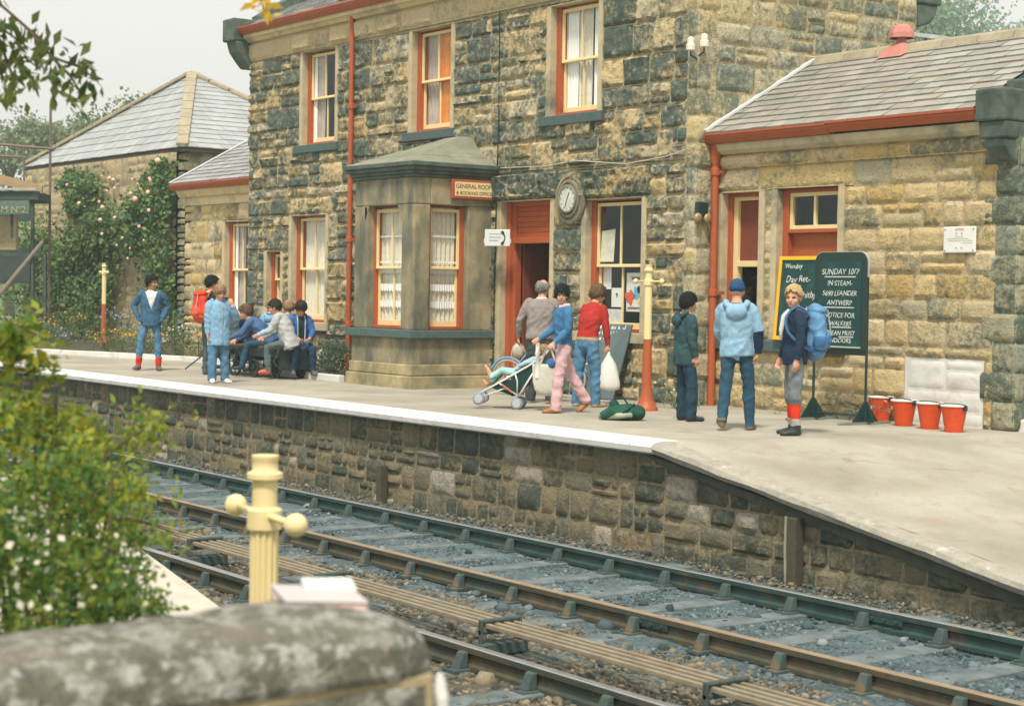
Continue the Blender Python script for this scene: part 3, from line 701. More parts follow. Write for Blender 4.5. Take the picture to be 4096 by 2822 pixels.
# ================================================================ ground, platforms, tracks
RX, RS = 4.4, .165                                                            # the ramp starts here and falls at this rate
m, nt, b = new_mat('platform_asphalt')
c = ramp(nt, noise_n(nt, .7, 6, .6), [(.34, (.29, .275, .23)), (.5, (.375, .352, .29)), (.66, (.44, .42, .35))]); c = mixc(nt, .55, c, ramp(nt, noise_n(nt, 55, 4, .8), [(.28, (.62,) * 3), (.55, (1,) * 3)]), 'MULTIPLY')
c = mixc(nt, ramp(nt, noise_n(nt, 2.3, 5, .7), [(.54, (0, 0, 0)), (.66, (.7,) * 3)]), c, (.33, .28, .215)); c = mixc(nt, ramp(nt, noise_n(nt, 9, 6, .7), [(.66, (0, 0, 0)), (.76, (.5,) * 3)]), c, (.22, .22, .19))
tc = nt.nodes.new('ShaderNodeTexCoord'); nn_ = nt.nodes.new('ShaderNodeTexNoise'); nn_.inputs['Scale'].default_value = 1.4; nn_.inputs['Detail'].default_value = 5; nt.links.new(tc.outputs['Object'], nn_.inputs['Vector']); wv = nt.nodes.new('ShaderNodeVectorMath'); wv.operation = 'MULTIPLY_ADD'; wv.inputs[1].default_value = (.9, .9, .9); nt.links.new(nn_.outputs['Color'], wv.inputs[0]); nt.links.new(tc.outputs['Object'], wv.inputs[2])
vo = nt.nodes.new('ShaderNodeTexVoronoi'); vo.feature = 'DISTANCE_TO_EDGE'; vo.inputs['Scale'].default_value = .42; nt.links.new(wv.outputs[0], vo.inputs['Vector'])
ck_ = math_n(nt, 'MULTIPLY', ramp(nt, vo.outputs['Distance'], [(.0, (1, 1, 1)), (.006, (.6,) * 3), (.011, (0, 0, 0))]), ramp(nt, noise_n(nt, .9, 3), [(.54, (0, 0, 0)), (.62, (.55,) * 3)])); c = mixc(nt, ck_, c, (.20, .18, .145))
nt.links.new(c, b.inputs[0]); b.inputs['Roughness'].default_value = .95; b.inputs['Specular IOR Level'].default_value = .1; bump(nt, b, noise_n(nt, 60, 4, .8), .35, .01); ASPH = m
CONC = M('rough_concrete', (.35, .33, .275), .95, .22, 11, .9, dirt=(.6, .56, .48), dirt_amt=.1, dirt_scale=6)
def sheet(name, pts, faces, mat, kind='structure'):
    mb = MB(); mb.add(pts, faces); return tag(mb.build(name, mat, fix=False), kind=kind)
sheet('ground', [(-320, -320, -1.36), (320, -320, -1.36), (320, 320, -1.36), (-320, 320, -1.36)], [(0, 1, 2, 3)], M('meadow', (.10, .13, .05), .95, .3, .4, .3))
sheet('bank', [(13.6, -40, -1.1), (13.9, -13.4, -1.1), (30, -13.4, -.9), (30, -40, -.7)], [(0, 1, 2, 3)], M('trodden_earth', (.16, .13, .08), .95, .3, 3, .5))
# track bed: blue-grey ash round the far track, brown ballast nearer
m, nt, b = new_mat('ballast')
tc = nt.nodes.new('ShaderNodeTexCoord'); sp = nt.nodes.new('ShaderNodeSeparateXYZ'); nt.links.new(tc.outputs['Object'], sp.inputs[0])
n1 = math_n(nt, 'ADD', math_n(nt, 'MULTIPLY', noise_n(nt, 34, 6, .8), .65), math_n(nt, 'MULTIPLY', noise_n(nt, 5, 5, .65), .35)); n2 = noise_n(nt, 3, 4)
yy = math_n(nt, 'ADD', sp.outputs[1], math_n(nt, 'MULTIPLY', math_n(nt, 'SUBTRACT', n2, .5), .9))
k = ramp(nt, math_n(nt, 'ADD', math_n(nt, 'MULTIPLY', yy, .25), 2.5), [(.15, (0, 0, 0)), (.45, (1, 1, 1))])
c = mixc(nt, k, ramp(nt, n1, [(.3, (.04, .045, .03)), (.55, (.13, .115, .075)), (.75, (.24, .2, .13))]), ramp(nt, n1, [(.38, (.012, .045, .05)), (.51, (.095, .14, .155)), (.66, (.22, .275, .295))]))
nt.links.new(c, b.inputs[0]); b.inputs['Roughness'].default_value = .95; bump(nt, b, n1, .9, .04); BALL = m
rs = np.random.RandomState(3); nx, ny = 170, 60
xs = np.linspace(-26, 15, nx); ys = np.linspace(-14.2, -4.25, ny); gx, gy = np.meshgrid(xs, ys)
gz = -1.080 + np.array([[.026 * mnoise.noise((x * 1.9, y * 1.9, 0)) + .010 * mnoise.noise((x * 7, y * 7, 4)) for x in xs] for y in ys])
gz -= (.10 * np.clip((ys + 5.55) / .5, 0, 1))[:, None]
v = np.stack([gx, gy, gz], -1).reshape(-1, 3); i = np.arange(nx - 1)[None] + np.arange(ny - 1)[:, None] * nx; f = np.stack([i, i + 1, i + nx + 1, i + nx], -1).reshape(-1, 4)
tag(mesh_np('track_bed', v, f, BALL, smooth=True), kind='structure')
sheet('far_track_bed', [(-140, -14.2, -1.06), (-26, -14.2, -1.06), (-26, -4.25, -1.06), (-140, -4.25, -1.06)], [(0, 1, 2, 3)], BALL)
sheet('platform', [(-140, -4.11, 0), (RX, -4.11, 0), (RX + 4, 14, 0), (-140, 14, 0), (12, -4.11, -RS * (12 - RX)), (12, 14, -RS * (8 - RX)), (RX, -4.26, 0), (12, -4.26, -RS * (12 - RX))], [(0, 1, 2, 3), (1, 4, 5, 2), (1, 6, 7, 4)], ASPH)
sheet('platform_fill', [(-140, -4.0, -1.4), (12, -4.0, -1.4), (12, -4.0, -1.3), (RX, -4.0, -.02), (-140, -4.0, -.02)], [(0, 1, 2, 3, 4)], DARK)
mb = MB(); x = -140.0
while x < RX - .01:
    w = 20 if x < -60 else 1.83; x1 = min(RX, x + w); d = random.uniform(-.008, .008); a = x + .007
    mb.prism([(a, -4.1, -.12), (a, -4.1, .008), (a, -4.40 + d, .006), (a, -4.47 + d, -.012), (a, -4.5 + d, -.045), (a, -4.49 + d, -.1), (a, -4.46 + d, -.12)], (x1 - x - .014, 0, 0)); x = x1
tag(mb.build('platform_edge', M('platform_edge_white', (.74, .73, .70), .8, .07, 7, .35, isl=.08, dirt=(.50, .48, .43), dirt_amt=.30, dirt_scale=4.5), smooth='auto'), kind='structure')
mb = MB(); n = 36; prof = [(-4.2, -.11), (-4.24, .004), (-4.40, .003), (-4.48, -.02), (-4.5, -.06), (-4.46, -.12)]; vs = []; fs = []
for i in range(n + 1):
    x = RX + .01 + (11.6 - RX) * i / n; z = -RS * (x - RX)
    for j, (y, h) in enumerate(prof): vs.append((x, y + .025 * mnoise.noise((x * 1.7, j, 1)) * (j > 1), z + h + .018 * mnoise.noise((x * 2.3, j * .7, 5)) * (j > 0)))
for i in range(n):
    for j in range(5): fs.append((i * 6 + j, i * 6 + j + 1, (i + 1) * 6 + j + 1, (i + 1) * 6 + j))
mb.add(vs, fs); tag(mb.build('ramp_edge', CONC), kind='structure')
pw = thing('platform_wall', 'grimy stone retaining wall below the white platform edge, facing the track', 'wall', (-3, -4.3, -1.1))
rects = []
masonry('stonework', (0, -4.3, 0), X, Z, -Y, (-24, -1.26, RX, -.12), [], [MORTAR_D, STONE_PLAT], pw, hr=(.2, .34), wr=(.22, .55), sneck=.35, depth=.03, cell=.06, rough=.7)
mb = MB(); x = RX
mb.cur = 0; mb.add([(RX, -4.3, -1.26), (11, -4.3, -1.26), (RX, -4.3, -.14)], [(0, 1, 2)]); mb.add([(-140, -4.3, -1.12), (-24, -4.3, -1.12), (-24, -4.3, -.12), (-140, -4.3, -.12)], [(0, 1, 2, 3)]); mb.cur = 1
z = -1.24
for h in (.24, .22, .2, .25, .19, .2):
    x = RX; tp = lambda q: -.15 - RS * (q - RX)
    while tp(x + .2) > z + .05 and x < 10.4:
        w = random.uniform(.22, .62); hh = min(h, tp(x + w) - z)
        if hh > .04: one_stone(mb, Vector((0, -4.3, 0)), X, Z, -Y, x, z, x + w, z + hh, .035, .05, rough=.9)
        x += w
    z += h
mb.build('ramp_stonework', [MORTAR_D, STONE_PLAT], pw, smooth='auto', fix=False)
mb = MB(); mb.prism([(RX - .3, -4.36, -.125), (11, -4.36, -RS * (11 - RX) - .125), (11, -4.36, -RS * (11 - RX) - .26), (RX, -4.36, -.24)], (0, .12, 0)); mb.build('ramp_haunch', M('shaded_concrete', (.07, .085, .065), .95, .3, 7, .5), pw)  # dark band: shadow below the ramp edge put into the concrete colour
def tpost(x, z0, z1, w, nm='timber_post'):
    t = thing(nm, 'weathered timber post against the platform wall %s' % ('below the ramp, with a pale pipe' if x > 3 else 'left of the two white-stained stones'), 'post', (x, -4.42, z0))
    m = MB(); m.box(x - w / 2, -4.47, z0, x + w / 2, -4.36, z1); m.build('post', M('grey_timber', (.075, .068, .045), .9, .3, 14, .5), t, bevel=.012)
    if x > 3:
        m = MB(); m.path([(x - w / 2 - .03, -4.45, z1), (x - w / 2 - .035, -4.45, (z0 + z1) / 2), (x - w / 2 - .02, -4.45, z0)], .014, 8); m.build('pipe', M('pale_pipe', (.3, .29, .23)), t)
tpost(6.38, -1.18, -.54, .115); tpost(-.9, -1.18, -.7, .1)

# rails, chairs, sleepers
RAILTOP = M('polished_rail', (.5, .52, .52), .32, .2, 5, .05, metal=.85)
RAILSIDE = M('rail_side', (.022, .055, .05), .7, .4, 8, .25, dirt=(.09, .07, .045), dirt_amt=.15, dirt_scale=3)
RAILRUST = M('rusty_rail', (.085, .07, .042), .75, .35, 8, .25, dirt=(.02, .052, .046), dirt_amt=.6, dirt_scale=3)
RUSTTOP = M('brown_rail_top', (.27, .2, .13), .6, .2, 6, .1)
CHAIR = M('cast_chair', (.055, .085, .08), .85, .35, 12, .4, dirt=(.16, .11, .06), dirt_amt=.1, dirt_scale=5)
SLEEP = M('sleeper', (.155, .185, .19), .92, .3, 5, .6, dirt=(.05, .08, .085), dirt_amt=.65, dirt_scale=3)
def rail(par, y, x0, x1, side, top):
    zt = -.9; m = MB()
    pr = [(-.035, -.165), (.035, -.165), (.035, -.135), (.012, -.118), (.012, -.06), (.035, -.045), (.035, -.006), (.028, 0), (-.028, 0), (-.035, -.006), (-.035, -.045), (-.012, -.06), (-.012, -.118), (-.035, -.135)]
    k = len(pr); a = [(x0, y + p, zt + q) for p, q in pr]; b_ = [(x1, y + p, zt + q) for p, q in pr]
    for i in range(k):
        m.cur = 1 if i in (6, 7, 8) else 0; j = (i + 1) % k; m.add([a[i], a[j], b_[j], b_[i]], [(0, 1, 2, 3)])
    m.cur = 0; m.add(a, [tuple(range(k))]); m.add(b_, [tuple(range(k))[::-1]])
    return m.build('rail', [side, top], par)
def track(label, y0, y1, tops, xs, both=True):
    t = thing('railway_track', label, 'railway track', (-10, (y0 + y1) / 2, -1.05))
    ym = (y0 + y1) / 2
    m = MB(); m.box(xs[0] - .125, ym - 1.25, -1.16, xs[0] + .125, ym + 1.25, -1.062); s0 = m.build('sleeper', SLEEP, t, bevel=.01)
    cs = []
    for yr in (y0, y1):
        m = MB(); x = xs[0]; m.box(x - .075, yr - .17, -1.075, x + .075, yr + .17, -1.045)
        for sg in (-1, 1): m.hexa([(x - .05, yr + sg * .04, -1.045), (x + .05, yr + sg * .04, -1.045), (x + .045, yr + sg * .12, -1.045), (x - .045, yr + sg * .12, -1.045), (x - .045, yr + sg * .038, -.935), (x + .045, yr + sg * .038, -.935), (x + .035, yr + sg * .075, -.94), (x - .035, yr + sg * .075, -.94)])
        for sg in (-1, 1): m.lathe([(.018, -1.045), (.018, -1.025)], (x + .035 * sg, yr + .145 * sg, 0), 8)
        c = m.build('rail_chair', CHAIR, t, bevel=.006); cs.append(c)
    m = MB(); m.box(xs[0] - .12, y1 + .014, -.985, xs[0] + .1, y1 + .06, -.945); key = m.build('key', M('oak_key', (.24, .17, .09), .85), cs[1])
    m = MB(); m.box(xs[0] - .12, y0 + .014, -.985, xs[0] + .1, y0 + .06, -.945); key0 = m.build('key', M('oak_key', (.24, .17, .09), .85), cs[0])
    for x in xs[1:]:
        s = s0.copy(); COL.objects.link(s); s.location.x += x - xs[0] + random.uniform(-.03, .03); s.location.z += random.uniform(-.012, .008); s.rotation_euler.z = random.uniform(-.02, .02)
        for c0, k0 in zip(cs, (key0, key)):
            c = c0.copy(); COL.objects.link(c); c.location.x += x - xs[0]
            q = k0.copy(); COL.objects.link(q); q.parent = c
    rail(t, y0, -70, 14.5, *tops[0]); rail(t, y1, -70, 14.5, *tops[1])
    return t
tk = track('farther railway track close under the stone platform wall, bullhead rails in iron chairs', -7.53, -5.86, ((RAILRUST, RUSTTOP), (RAILSIDE, RAILTOP)), [13.3 - .78 * i for i in range(46)])
for x, y in ((8.75, -5.86), (7.95, -7.53)):
    m = MB(); m.box(x - .24, y - .032, -1.0, x + .24, y - .012, -.945); m.box(x - .24, y + .012, -1.0, x + .24, y + .032, -.945)
    for k in range(4): m.lathe([(.018, y - .05), (.018, y - .03)], (x - .18 + .12 * k, 0, -.972), 8, 'y')
    m.build('fishplate', RAILSIDE, tk, bevel=.003)
track('nearer railway track with shiny rail beside the brown ballast, partly behind the parapet', -10.95, -9.37, ((RAILRUST, RUSTTOP), (RAILRUST, RAILTOP)), [12.9 - .78 * i for i in range(40)])
# signal rodding between the tracks
RODM = M('rod_steel', (.25, .215, .15), .7, .25, 9, .2, dirt=(.2, .12, .06), dirt_amt=.25, dirt_scale=4)
sts = [(12.6 - 2.35 * i) for i in range(12)]
for k, y in enumerate((-8.76, -8.84, -8.92, -9.0)):
    m = MB(); m.box(-40, y - .017, -.875, 13.6, y + .017, -.84); o = m.build('point_rod', RODM, bevel=.006)
    tag(o, ['signal rod nearest the rusty rail, first of four lying side by side', 'second signal rod out from the rusty rail', 'third signal rod out from the rusty rail', 'signal rod nearest the shiny near rail, last of four'][k], 'rod', 'signal rods between the tracks')
m = MB(); m.box(sts[0] - .07, -9.08, -1.06, sts[0] + .07, -8.68, -.98); m.box(sts[0] - .02, -9.06, -.98, sts[0] + .02, -9.04, -.83); m.box(sts[0] - .02, -8.72, -.98, sts[0] + .02, -8.70, -.83); m.tube((sts[0], -9.06, -.825), (sts[0], -8.7, -.825), .018)
m.tube((sts[0], -9.06, -.9), (sts[0], -8.7, -.9), .02)
st0 = tag(m.build('rod_stool', CHAIR, bevel=.004, loc=(sts[0], -8.9, -1.06)), 'iron roller stool carrying the signal rods', 'roller stool', 'roller stools under the signal rods')
for x in sts[1:]: o = st0.copy(); COL.objects.link(o); o.location.x = x

# loose ballast, ash and coal
def pebbles(name, n, seed, area, size, mat, zb=-1.085):
    rs = np.random.RandomState(seed); t = (1 + 5 ** .5) / 2
    ico = np.array([(-1, t, 0), (1, t, 0), (-1, -t, 0), (1, -t, 0), (0, -1, t), (0, 1, t), (0, -1, -t), (0, 1, -t), (t, 0, -1), (t, 0, 1), (-t, 0, -1), (-t, 0, 1)]) / 1.9
    F = np.array([(0, 11, 5), (0, 5, 1), (0, 1, 7), (0, 7, 10), (0, 10, 11), (1, 5, 9), (5, 11, 4), (11, 10, 2), (10, 7, 6), (7, 1, 8), (3, 9, 4), (3, 4, 2), (3, 2, 6), (3, 6, 8), (3, 8, 9), (4, 9, 5), (2, 4, 11), (6, 2, 10), (8, 6, 7), (9, 8, 1)])
    s = size * np.exp(rs.normal(0, .42, n)); V = ico[None] * (1 + rs.uniform(-.28, .28, (n, 12, 1))); V = V * (s[:, None, None] * rs.uniform(.6, 1.1, (n, 1, 3)) * np.array([1, 1, .75]))
    a = rs.uniform(0, 6.28, n); ca, sa = np.cos(a)[:, None], np.sin(a)[:, None]
    x = V[..., 0] * ca - V[..., 1] * sa; y = V[..., 0] * sa + V[..., 1] * ca
    cx, cy = area(rs, n); P = np.stack([x + cx[:, None], y + cy[:, None], V[..., 2] + zb + (s * .25)[:, None]], -1)
    return tag(mesh_np(name, P.reshape(-1, 3), (F[None] + (np.arange(n) * 12)[:, None, None]).reshape(-1, 3), mat), kind='stuff')
def peb_mat(name, cols):
    m, nt, b = new_mat(name); g = nt.nodes.new('ShaderNodeNewGeometry')
    c = ramp(nt, g.outputs['Random Per Island'], [(i / (len(cols) - 1), c) for i, c in enumerate(cols)]); c = mixc(nt, .5, c, ramp(nt, noise_n(nt, 60, 3), [(.3, (.5,) * 3), (.7, (1,) * 3)]), 'MULTIPLY')
    nt.links.new(c, b.inputs[0]); b.inputs['Roughness'].default_value = .9; return m
def rect_area(x0, x1, y0, y1, bias=1.0):
    return lambda rs, n: (x0 + (x1 - x0) * rs.uniform(0, 1, n) ** bias, rs.uniform(y0, y1, n))
BR = peb_mat('brown_stones', [(.05, .055, .045), (.15, .13, .085), (.25, .2, .13), (.09, .095, .08), (.18, .17, .13), (.03, .05, .045), (.08, .075, .055), (.32, .26, .17), (.05, .065, .055)])
BL = peb_mat('ash_stones', [(.02, .05, .055), (.12, .16, .18), (.006, .03, .035), (.17, .215, .235), (.05, .085, .095), (.27, .31, .325), (.012, .04, .045)])
pebbles('ballast_stones', 24000, 1, rect_area(-4, 13.5, -9.3, -7.75, .7), .016, BR); pebbles('ballast_stones', 16000, 2, rect_area(2, 13.5, -11.2, -9.4, .7), .021, BR)
pebbles('ash_gravel', 22000, 3, rect_area(-4, 13.5, -7.9, -5.8, .7), .011, BL); pebbles('ash_gravel', 500, 4, rect_area(-4, 12.5, -8.4, -5.7, .8), .03, BL)
pebbles('wall_foot_stones', 7000, 5, rect_area(-12, 12, -5.3, -4.35, .8), .017, BR, -1.165); pebbles('wall_foot_stones', 3500, 6, rect_area(-12, 12, -5.8, -5.4, .8), .015, BR, -1.09)
# opposite platform and its ramp
z2 = lambda x: min(0, -.31 - .18 * (x - 7.12))
sheet('opposite_platform', [(-140, -11.2, 0), (-140, -16, 0), (5.4, -16, 0), (5.4, -11.2, 0), (11.4, -16, z2(11.4)), (11.4, -11.2, z2(11.4)), (-140, -11.2, -1.4), (5.4, -11.2, -1.4), (11.4, -11.2, -1.4)], [(0, 1, 2, 3), (3, 2, 4, 5), (6, 0, 3, 7), (7, 3, 5, 8)], M('pale_concrete', (.50, .47, .40), .9, .1, 3, .3, dirt=(.4, .37, .3), dirt_amt=.3))

# ================================================================ platform furniture
def lamp_post(x, y, z0, lab, flut=False):
    t = thing('lamp_post', lab, 'lamp post', (x, y, z0), 'short lamp posts without lamps'); n = 24
    m = MB(); m.lathe([(.155, 0), (.155, .03), (.13, .06), (.105, .11), (.085, .17), (.072, .24), (.066, .34), (.055, .93)], (x, y, z0), n); m.build('lower_post', RED, t, smooth='auto')
    m = MB(); m.lathe([(.052, .93), (.044 if flut else .05, .95), (.044 if flut else .05, 1.70), (.05, 1.72), (.064, 1.73), (.064, 1.80), (.046, 1.81), (.046, 1.91), (.066, 1.915), (.066, 1.935), (.052, 1.94), (.047, 1.95), (.047, 1.98), (.05, 1.985), (.05, 2.0), (.04, 2.0)] , (x, y, z0 - .1), n)
    if flut:
        for k in range(12): a = k * 6.283 / 12; m.tube((x + .043 * math.cos(a), y + .043 * math.sin(a), z0 + .83), (x + .043 * math.cos(a), y + .043 * math.sin(a), z0 + 1.62), .0098, n=8)
    m.build('upper_post', CREAM, t, smooth='auto')
    m = MB(); m.tube((x - .30, y + .04, z0 + 1.68), (x + .30, y - .04, z0 + 1.68), .013, n=10)
    for s in (-1, 1): m.ball((x + .31 * s, y - .042 * s, z0 + 1.68), .043 if flut else .036)
    m.build('ladder_bar', CREAM, t, smooth=True)
lamp_post(.5, -1.25, 0, 'cream and maroon lamp post in front of the notice window')
lamp_post(-21.6, .64, .15, 'distant cream and maroon lamp post among the flower bed plants')
lamp_post(12.28, -13.12, -1.01, 'close-up fluted cream lamp post just behind the foreground wall', True)

def bucket(x, y, lab):
    t = thing('fire_bucket', lab, 'bucket', (x, y, 0), 'red fire buckets in a row'); OR = M('fire_red', (.66, .075, .014), .55, .2, 7, .12, dirt=(.36, .05, .02), dirt_amt=.18, dirt_scale=7)
    m = MB(); m.lathe([(.1, .0), (.108, .035), (.104, .036), (.15, .3), (.156, .305), (.147, .306), (.1, .05), (.0005, .045)], (x, y, 0), 28); m.build('pail', OR, t, smooth='auto')
    m = MB(); m.lathe([(.150, .292), (.160, .296), (.160, .31), (.148, .31)], (x, y, 0), 28); m.build('rim', WHITE, t, smooth='auto')
    m = MB(); ha = random.uniform(-.3, .3); m.path([(x + .157 * math.cos(a) * math.cos(ha), y + .157 * math.cos(a) * math.sin(ha) - .03 * math.sin(a), .305 + .02 * math.sin(a)) for a in [k * math.pi / 10 for k in range(11)]], .007, 6)
    for s in (-1, 1): m.box(x + s * .155 - .02, y - .02, .25, x + s * .155 + .02, y + .02, .31)
    m.build('handle', BLACKP, t)
for p, l in (((3.22, .2), 'red bucket half hidden behind the notice board foot'), ((3.86, -.1), 'red bucket second from the left in the row of four'), ((4.33, -.19), 'red bucket third from the left in the row of four'), ((4.78, -.3), 'red bucket at the right-hand end of the row')): bucket(*p, l)

GREENB = M('chalkboard', (.006, .052, .050), .8, .2, 6, .1, dirt=(.03, .09, .085), dirt_amt=.3, dirt_scale=3)
# standing notice board
nb = thing('notice_board', 'tall dark chalkboard with rounded top on two iron legs, covered in chalk writing', 'notice board', (3.07, -.4, 0))
bx0, bx1, by, bz0, bz1 = 2.64, 3.5, -.4, .86, 2.06
def rr(x0, x1, z0, z1, r, y): 
    p = [(x0, y, z0), (x1, y, z0)]
    for k in range(7): a = k * math.pi / 12; p.append((x1 - r + r * math.cos(a), y, z1 - r + r * math.sin(a)))
    for k in range(7): a = math.pi / 2 + k * math.pi / 12; p.append((x0 + r + r * math.cos(a), y, z1 - r + r * math.sin(a)))
    return p
m = MB(); m.prism(rr(bx0, bx1, bz0, bz1, .13, by), (0, .05, 0)); m.build('board_frame', BLACKP, nb, bevel=.008)
m = MB(); m.prism(rr(bx0 - .006, bx1 + .006, bz0 + .9, bz1 + .006, .13, by + .012), (0, .028, 0)); m.build('edge_trim', M('trim_metal', (.4, .45, .44), .4), nb)
m = MB(); m.box(bx0 + .085, by - .006, bz0 + .06, bx1 - .085, by, bz1 - .11); pan = m.build('panel', GREENB, nb)
m = MB(); m.box(bx0 + .075, by - .03, bz0 + .045, bx1 - .075, by, bz0 + .062); m.build('chalk_ledge', M('ledge', (.42, .45, .43)), nb)
m = MB()
for xx in (bx0, bx1): m.tube((xx, by + .025, .04), (xx, by + .025, bz0 + .4), .017); m.prism([(xx - .14, by + .02, .03), (xx + .14, by + .02, .03), (xx + .03, by + .02, .27), (xx - .03, by + .02, .27)], (0, .012, 0)); m.prism([(xx - .006, by - .2, .03), (xx - .006, by + .25, .03), (xx - .006, by + .05, .27), (xx - .006, by, .27)], (.012, 0, 0))
m.tube((bx0, by + .025, .1), (bx1, by + .025, .1), .012); m.box(bx0, by + .01, bz0 - .04, bx1, by + .04, bz0 - .002)
m.build('stand', BLACKP, nb)
for xx in (bx0, bx1): m = MB(); m.box(xx - .03, by - .42, 0, xx + .03, by + .45, .03); m.build('foot_bar', M('foot_iron', (.2, .23, .21), .7), nb)
def chalk(par, x, y, z, s, size, mat=CHALK, align='LEFT', rot=R(90), shear=0, tx=0): return text(s, size, mat, par, (x, y, z), (rot, 0, tx), align, 'chalk_writing', .001, shear, wob=.09)
cx = (bx0 + bx1) / 2
for z, s, sz in ((1.79, 'SUNDAY 10/7', .1), (1.655, 'IN STEAM-', .088), (1.535, '5690 LEANDER', .086), (1.42, 'ANTWERP', .086), (1.27, 'NOTICE FOR', .086), (1.17, 'WALKERS', .08), (1.055, 'CLEAN MUST', .08), (.985 - .02, 'INDOORS', .08)): chalk(pan, cx + (.02 if sz < .085 else 0), by - .008, z, s, sz, align='CENTER', shear=.15)
for z, s in ((.985 - .11 + .07, ''),): pass
for z, s in ((.93 - .0, ''),): pass
m = MB()
for z, a, b in ((1.755, -.25, .26), (1.385, -.3, .24), (1.145, -.12, .2), (1.03, 0, .24)): m.box(cx + a, by - .009, z, cx + b, by - .006, z + .012)
m.build('chalk_line', CHALK, pan)
# yellow framed board on the sill
yb = thing('framed_chalkboard', 'chalkboard with a bright yellow frame leaning on the annexe window sill', 'chalkboard', (1.65, .3, .94))
m = MB(); a0, a1, z0, z1 = 1.27, 2.05, .945, 2.04
lean = lambda z: .26 + .1 * (z - z0) / (z1 - z0)
def lbx(x0, za, x1, zb, d0, d1, mb): mb.hexa([(x0, lean(za) + d0, za), (x1, lean(za) + d0, za), (x1, lean(za) + d1, za), (x0, lean(za) + d1, za), (x0, lean(zb) + d0, zb), (x1, lean(zb) + d0, zb), (x1, lean(zb) + d1, zb), (x0, lean(zb) + d1, zb)])
lbx(a0, z0, a0 + .05, z1, -.012, .03, m); lbx(a1 - .05, z0, a1, z1, -.012, .03, m); lbx(a0 + .05, z0, a1 - .05, z0 + .05, -.012, .03, m); lbx(a0 + .05, z1 - .05, a1 - .05, z1, -.012, .03, m)
m.build('frame', M('yellow_paint', (.86, .47, .015), .5, .08, 8, .03), yb, bevel=.004)
m = MB(); lbx(a0 + .05, z0 + .05, a1 - .05, z1 - .05, 0, .02, m); pan = m.build('panel', GREENB, yb)
for x, z, s, sz in ((1.38, 1.88, 'Wensley', .09), (1.42, 1.7, 'Day Ret-', .12), (1.62, 1.5, 'Whitby', .12), (1.5, 1.31, '& Goath', .11), (1.45, 1.12, '80p', .1)): chalk(pan, x, lean(z) - .005, z, s, sz, shear=.1, rot=R(85))
# slate board leaning by the door window
sb = thing('leaning_blackboard', 'wide grey blackboard leaning against the wall under the poster window', 'blackboard', (-1.7, -.3, 0))
p0, p1 = Vector((-2.1, -.42, .01)), Vector((-1.38, -.28, .01)); q0, q1 = Vector((-2.0, -.13, 1.08)), Vector((-1.19, -.1, 1.08))
nn = (p1 - p0).cross(q0 - p0).normalized(); SLB = M('grey_blackboard', (.13, .17, .18), .85, .25, 4, .1, dirt=(.03, .11, .11), dirt_amt=.55, dirt_scale=2)
m = MB(); m.hexa([p0, p1, p1 - nn * .03, p0 - nn * .03, q0, q1, q1 - nn * .03, q0 - nn * .03]); brd = m.build('board', SLB, sb, bevel=.005)
m = MB(); up = (q0 - p0)
for r_ in range(8):
    t0 = .93 - r_ * .075 - (.04 if r_ > 2 else 0); x = .1
    while x < .85:
        w = random.uniform(.02, .06) * (1.6 if r_ < 3 else 1); hgt = .055 if r_ < 3 else .032
        for sgn in range(2):
            c = p0.lerp(p1, x + sgn * .03).lerp(q0.lerp(q1, x + sgn * .03), t0) + nn * .006; d = (p1 - p0).normalized() * random.uniform(-.02, .02) + up * hgt * random.uniform(.4, 1)
            m.bar(c, c + d, .017, .004, nn)
        x += w + .035
m.build('chalk_writing', CHALK, brd)
# signs on the walls
sg = thing('station_sign', 'cream sign in a maroon frame reading GENERAL ROOM, on the bay window side', 'sign', (-4.6, -.46, 3.09))
fx = B1 + .03; m = MB(); m.box(fx, -.86, 2.95, fx + .05, -.04, 3.25); f_ = m.build('frame', RED, sg, bevel=.006)
m = MB(); m.box(fx + .05, -.81, 2.99, fx + .056, -.09, 3.21); m.build('face', CREAM, sg)
text('GENERAL ROOM', .092, RED_D, f_, (fx + .058, -.45, 3.115), (R(90), 0, R(90)), 'CENTER'); text('& BOOKING OFFICE', .075, RED_D, f_, (fx + .058, -.45, 3.015), (R(90), 0, R(90)), 'CENTER')
tel = thing('telephone_sign', 'small white double sided telephone sign on a bracket beside the doorway', 'sign', (-4.6, -.25, 2.35))
m = MB(); ctr = Vector((-4.28, -.26, 2.35)); ux = Vector((.72, .69, 0)); un = Vector((.69, -.72, 0))
def on(u, z, d=0): return ctr + ux * u + un * d + Z * z
def slab(mb, u0, z0, u1, z1, d0, d1): mb.hexa([on(u0, z0, d0), on(u1, z0, d0), on(u1, z0, d1), on(u0, z0, d1), on(u0, z1, d0), on(u1, z1, d0), on(u1, z1, d1), on(u0, z1, d1)])
slab(m, -.2, -.13, .2, .13, -.03, .03); slab(m, -.215, -.09, -.2, -.01, -.025, .025); slab(m, .2, -.09, .215, -.01, -.025, .025); fc = m.build('panel', M('sign_white', (.66, .69, .67), .4, .04), tel, bevel=.02)
m = MB()
for k, w in enumerate((.19, .19, .15)): slab(m, -.13, .05 - k * .05, -.13 + w, .065 - k * .05, .03, .032)
m.build('lettering', M('grey_print', (.3, .33, .34)), fc)
m = MB(); m.path([on(.1 - .0 + .05 * math.sin(a) - .03, .1 - .2 * k / 8, .033) for k, a in enumerate([k * math.pi / 8 for k in range(9)])], [.022, .02, .01, .009, .009, .009, .01, .02, .022], 8); m.build('handset', BLACKP, fc)
m = MB(); m.bar(ctr - ux * .18 - Z * .05, Vector((-4.62, 0, 2.3)), .02, .05); m.build('bracket', BLACKP, tel)
pl = thing('wall_plaque', 'white square enamel notice screwed to the annexe wall above the buckets', 'sign', (4.3, .35, 2.2))
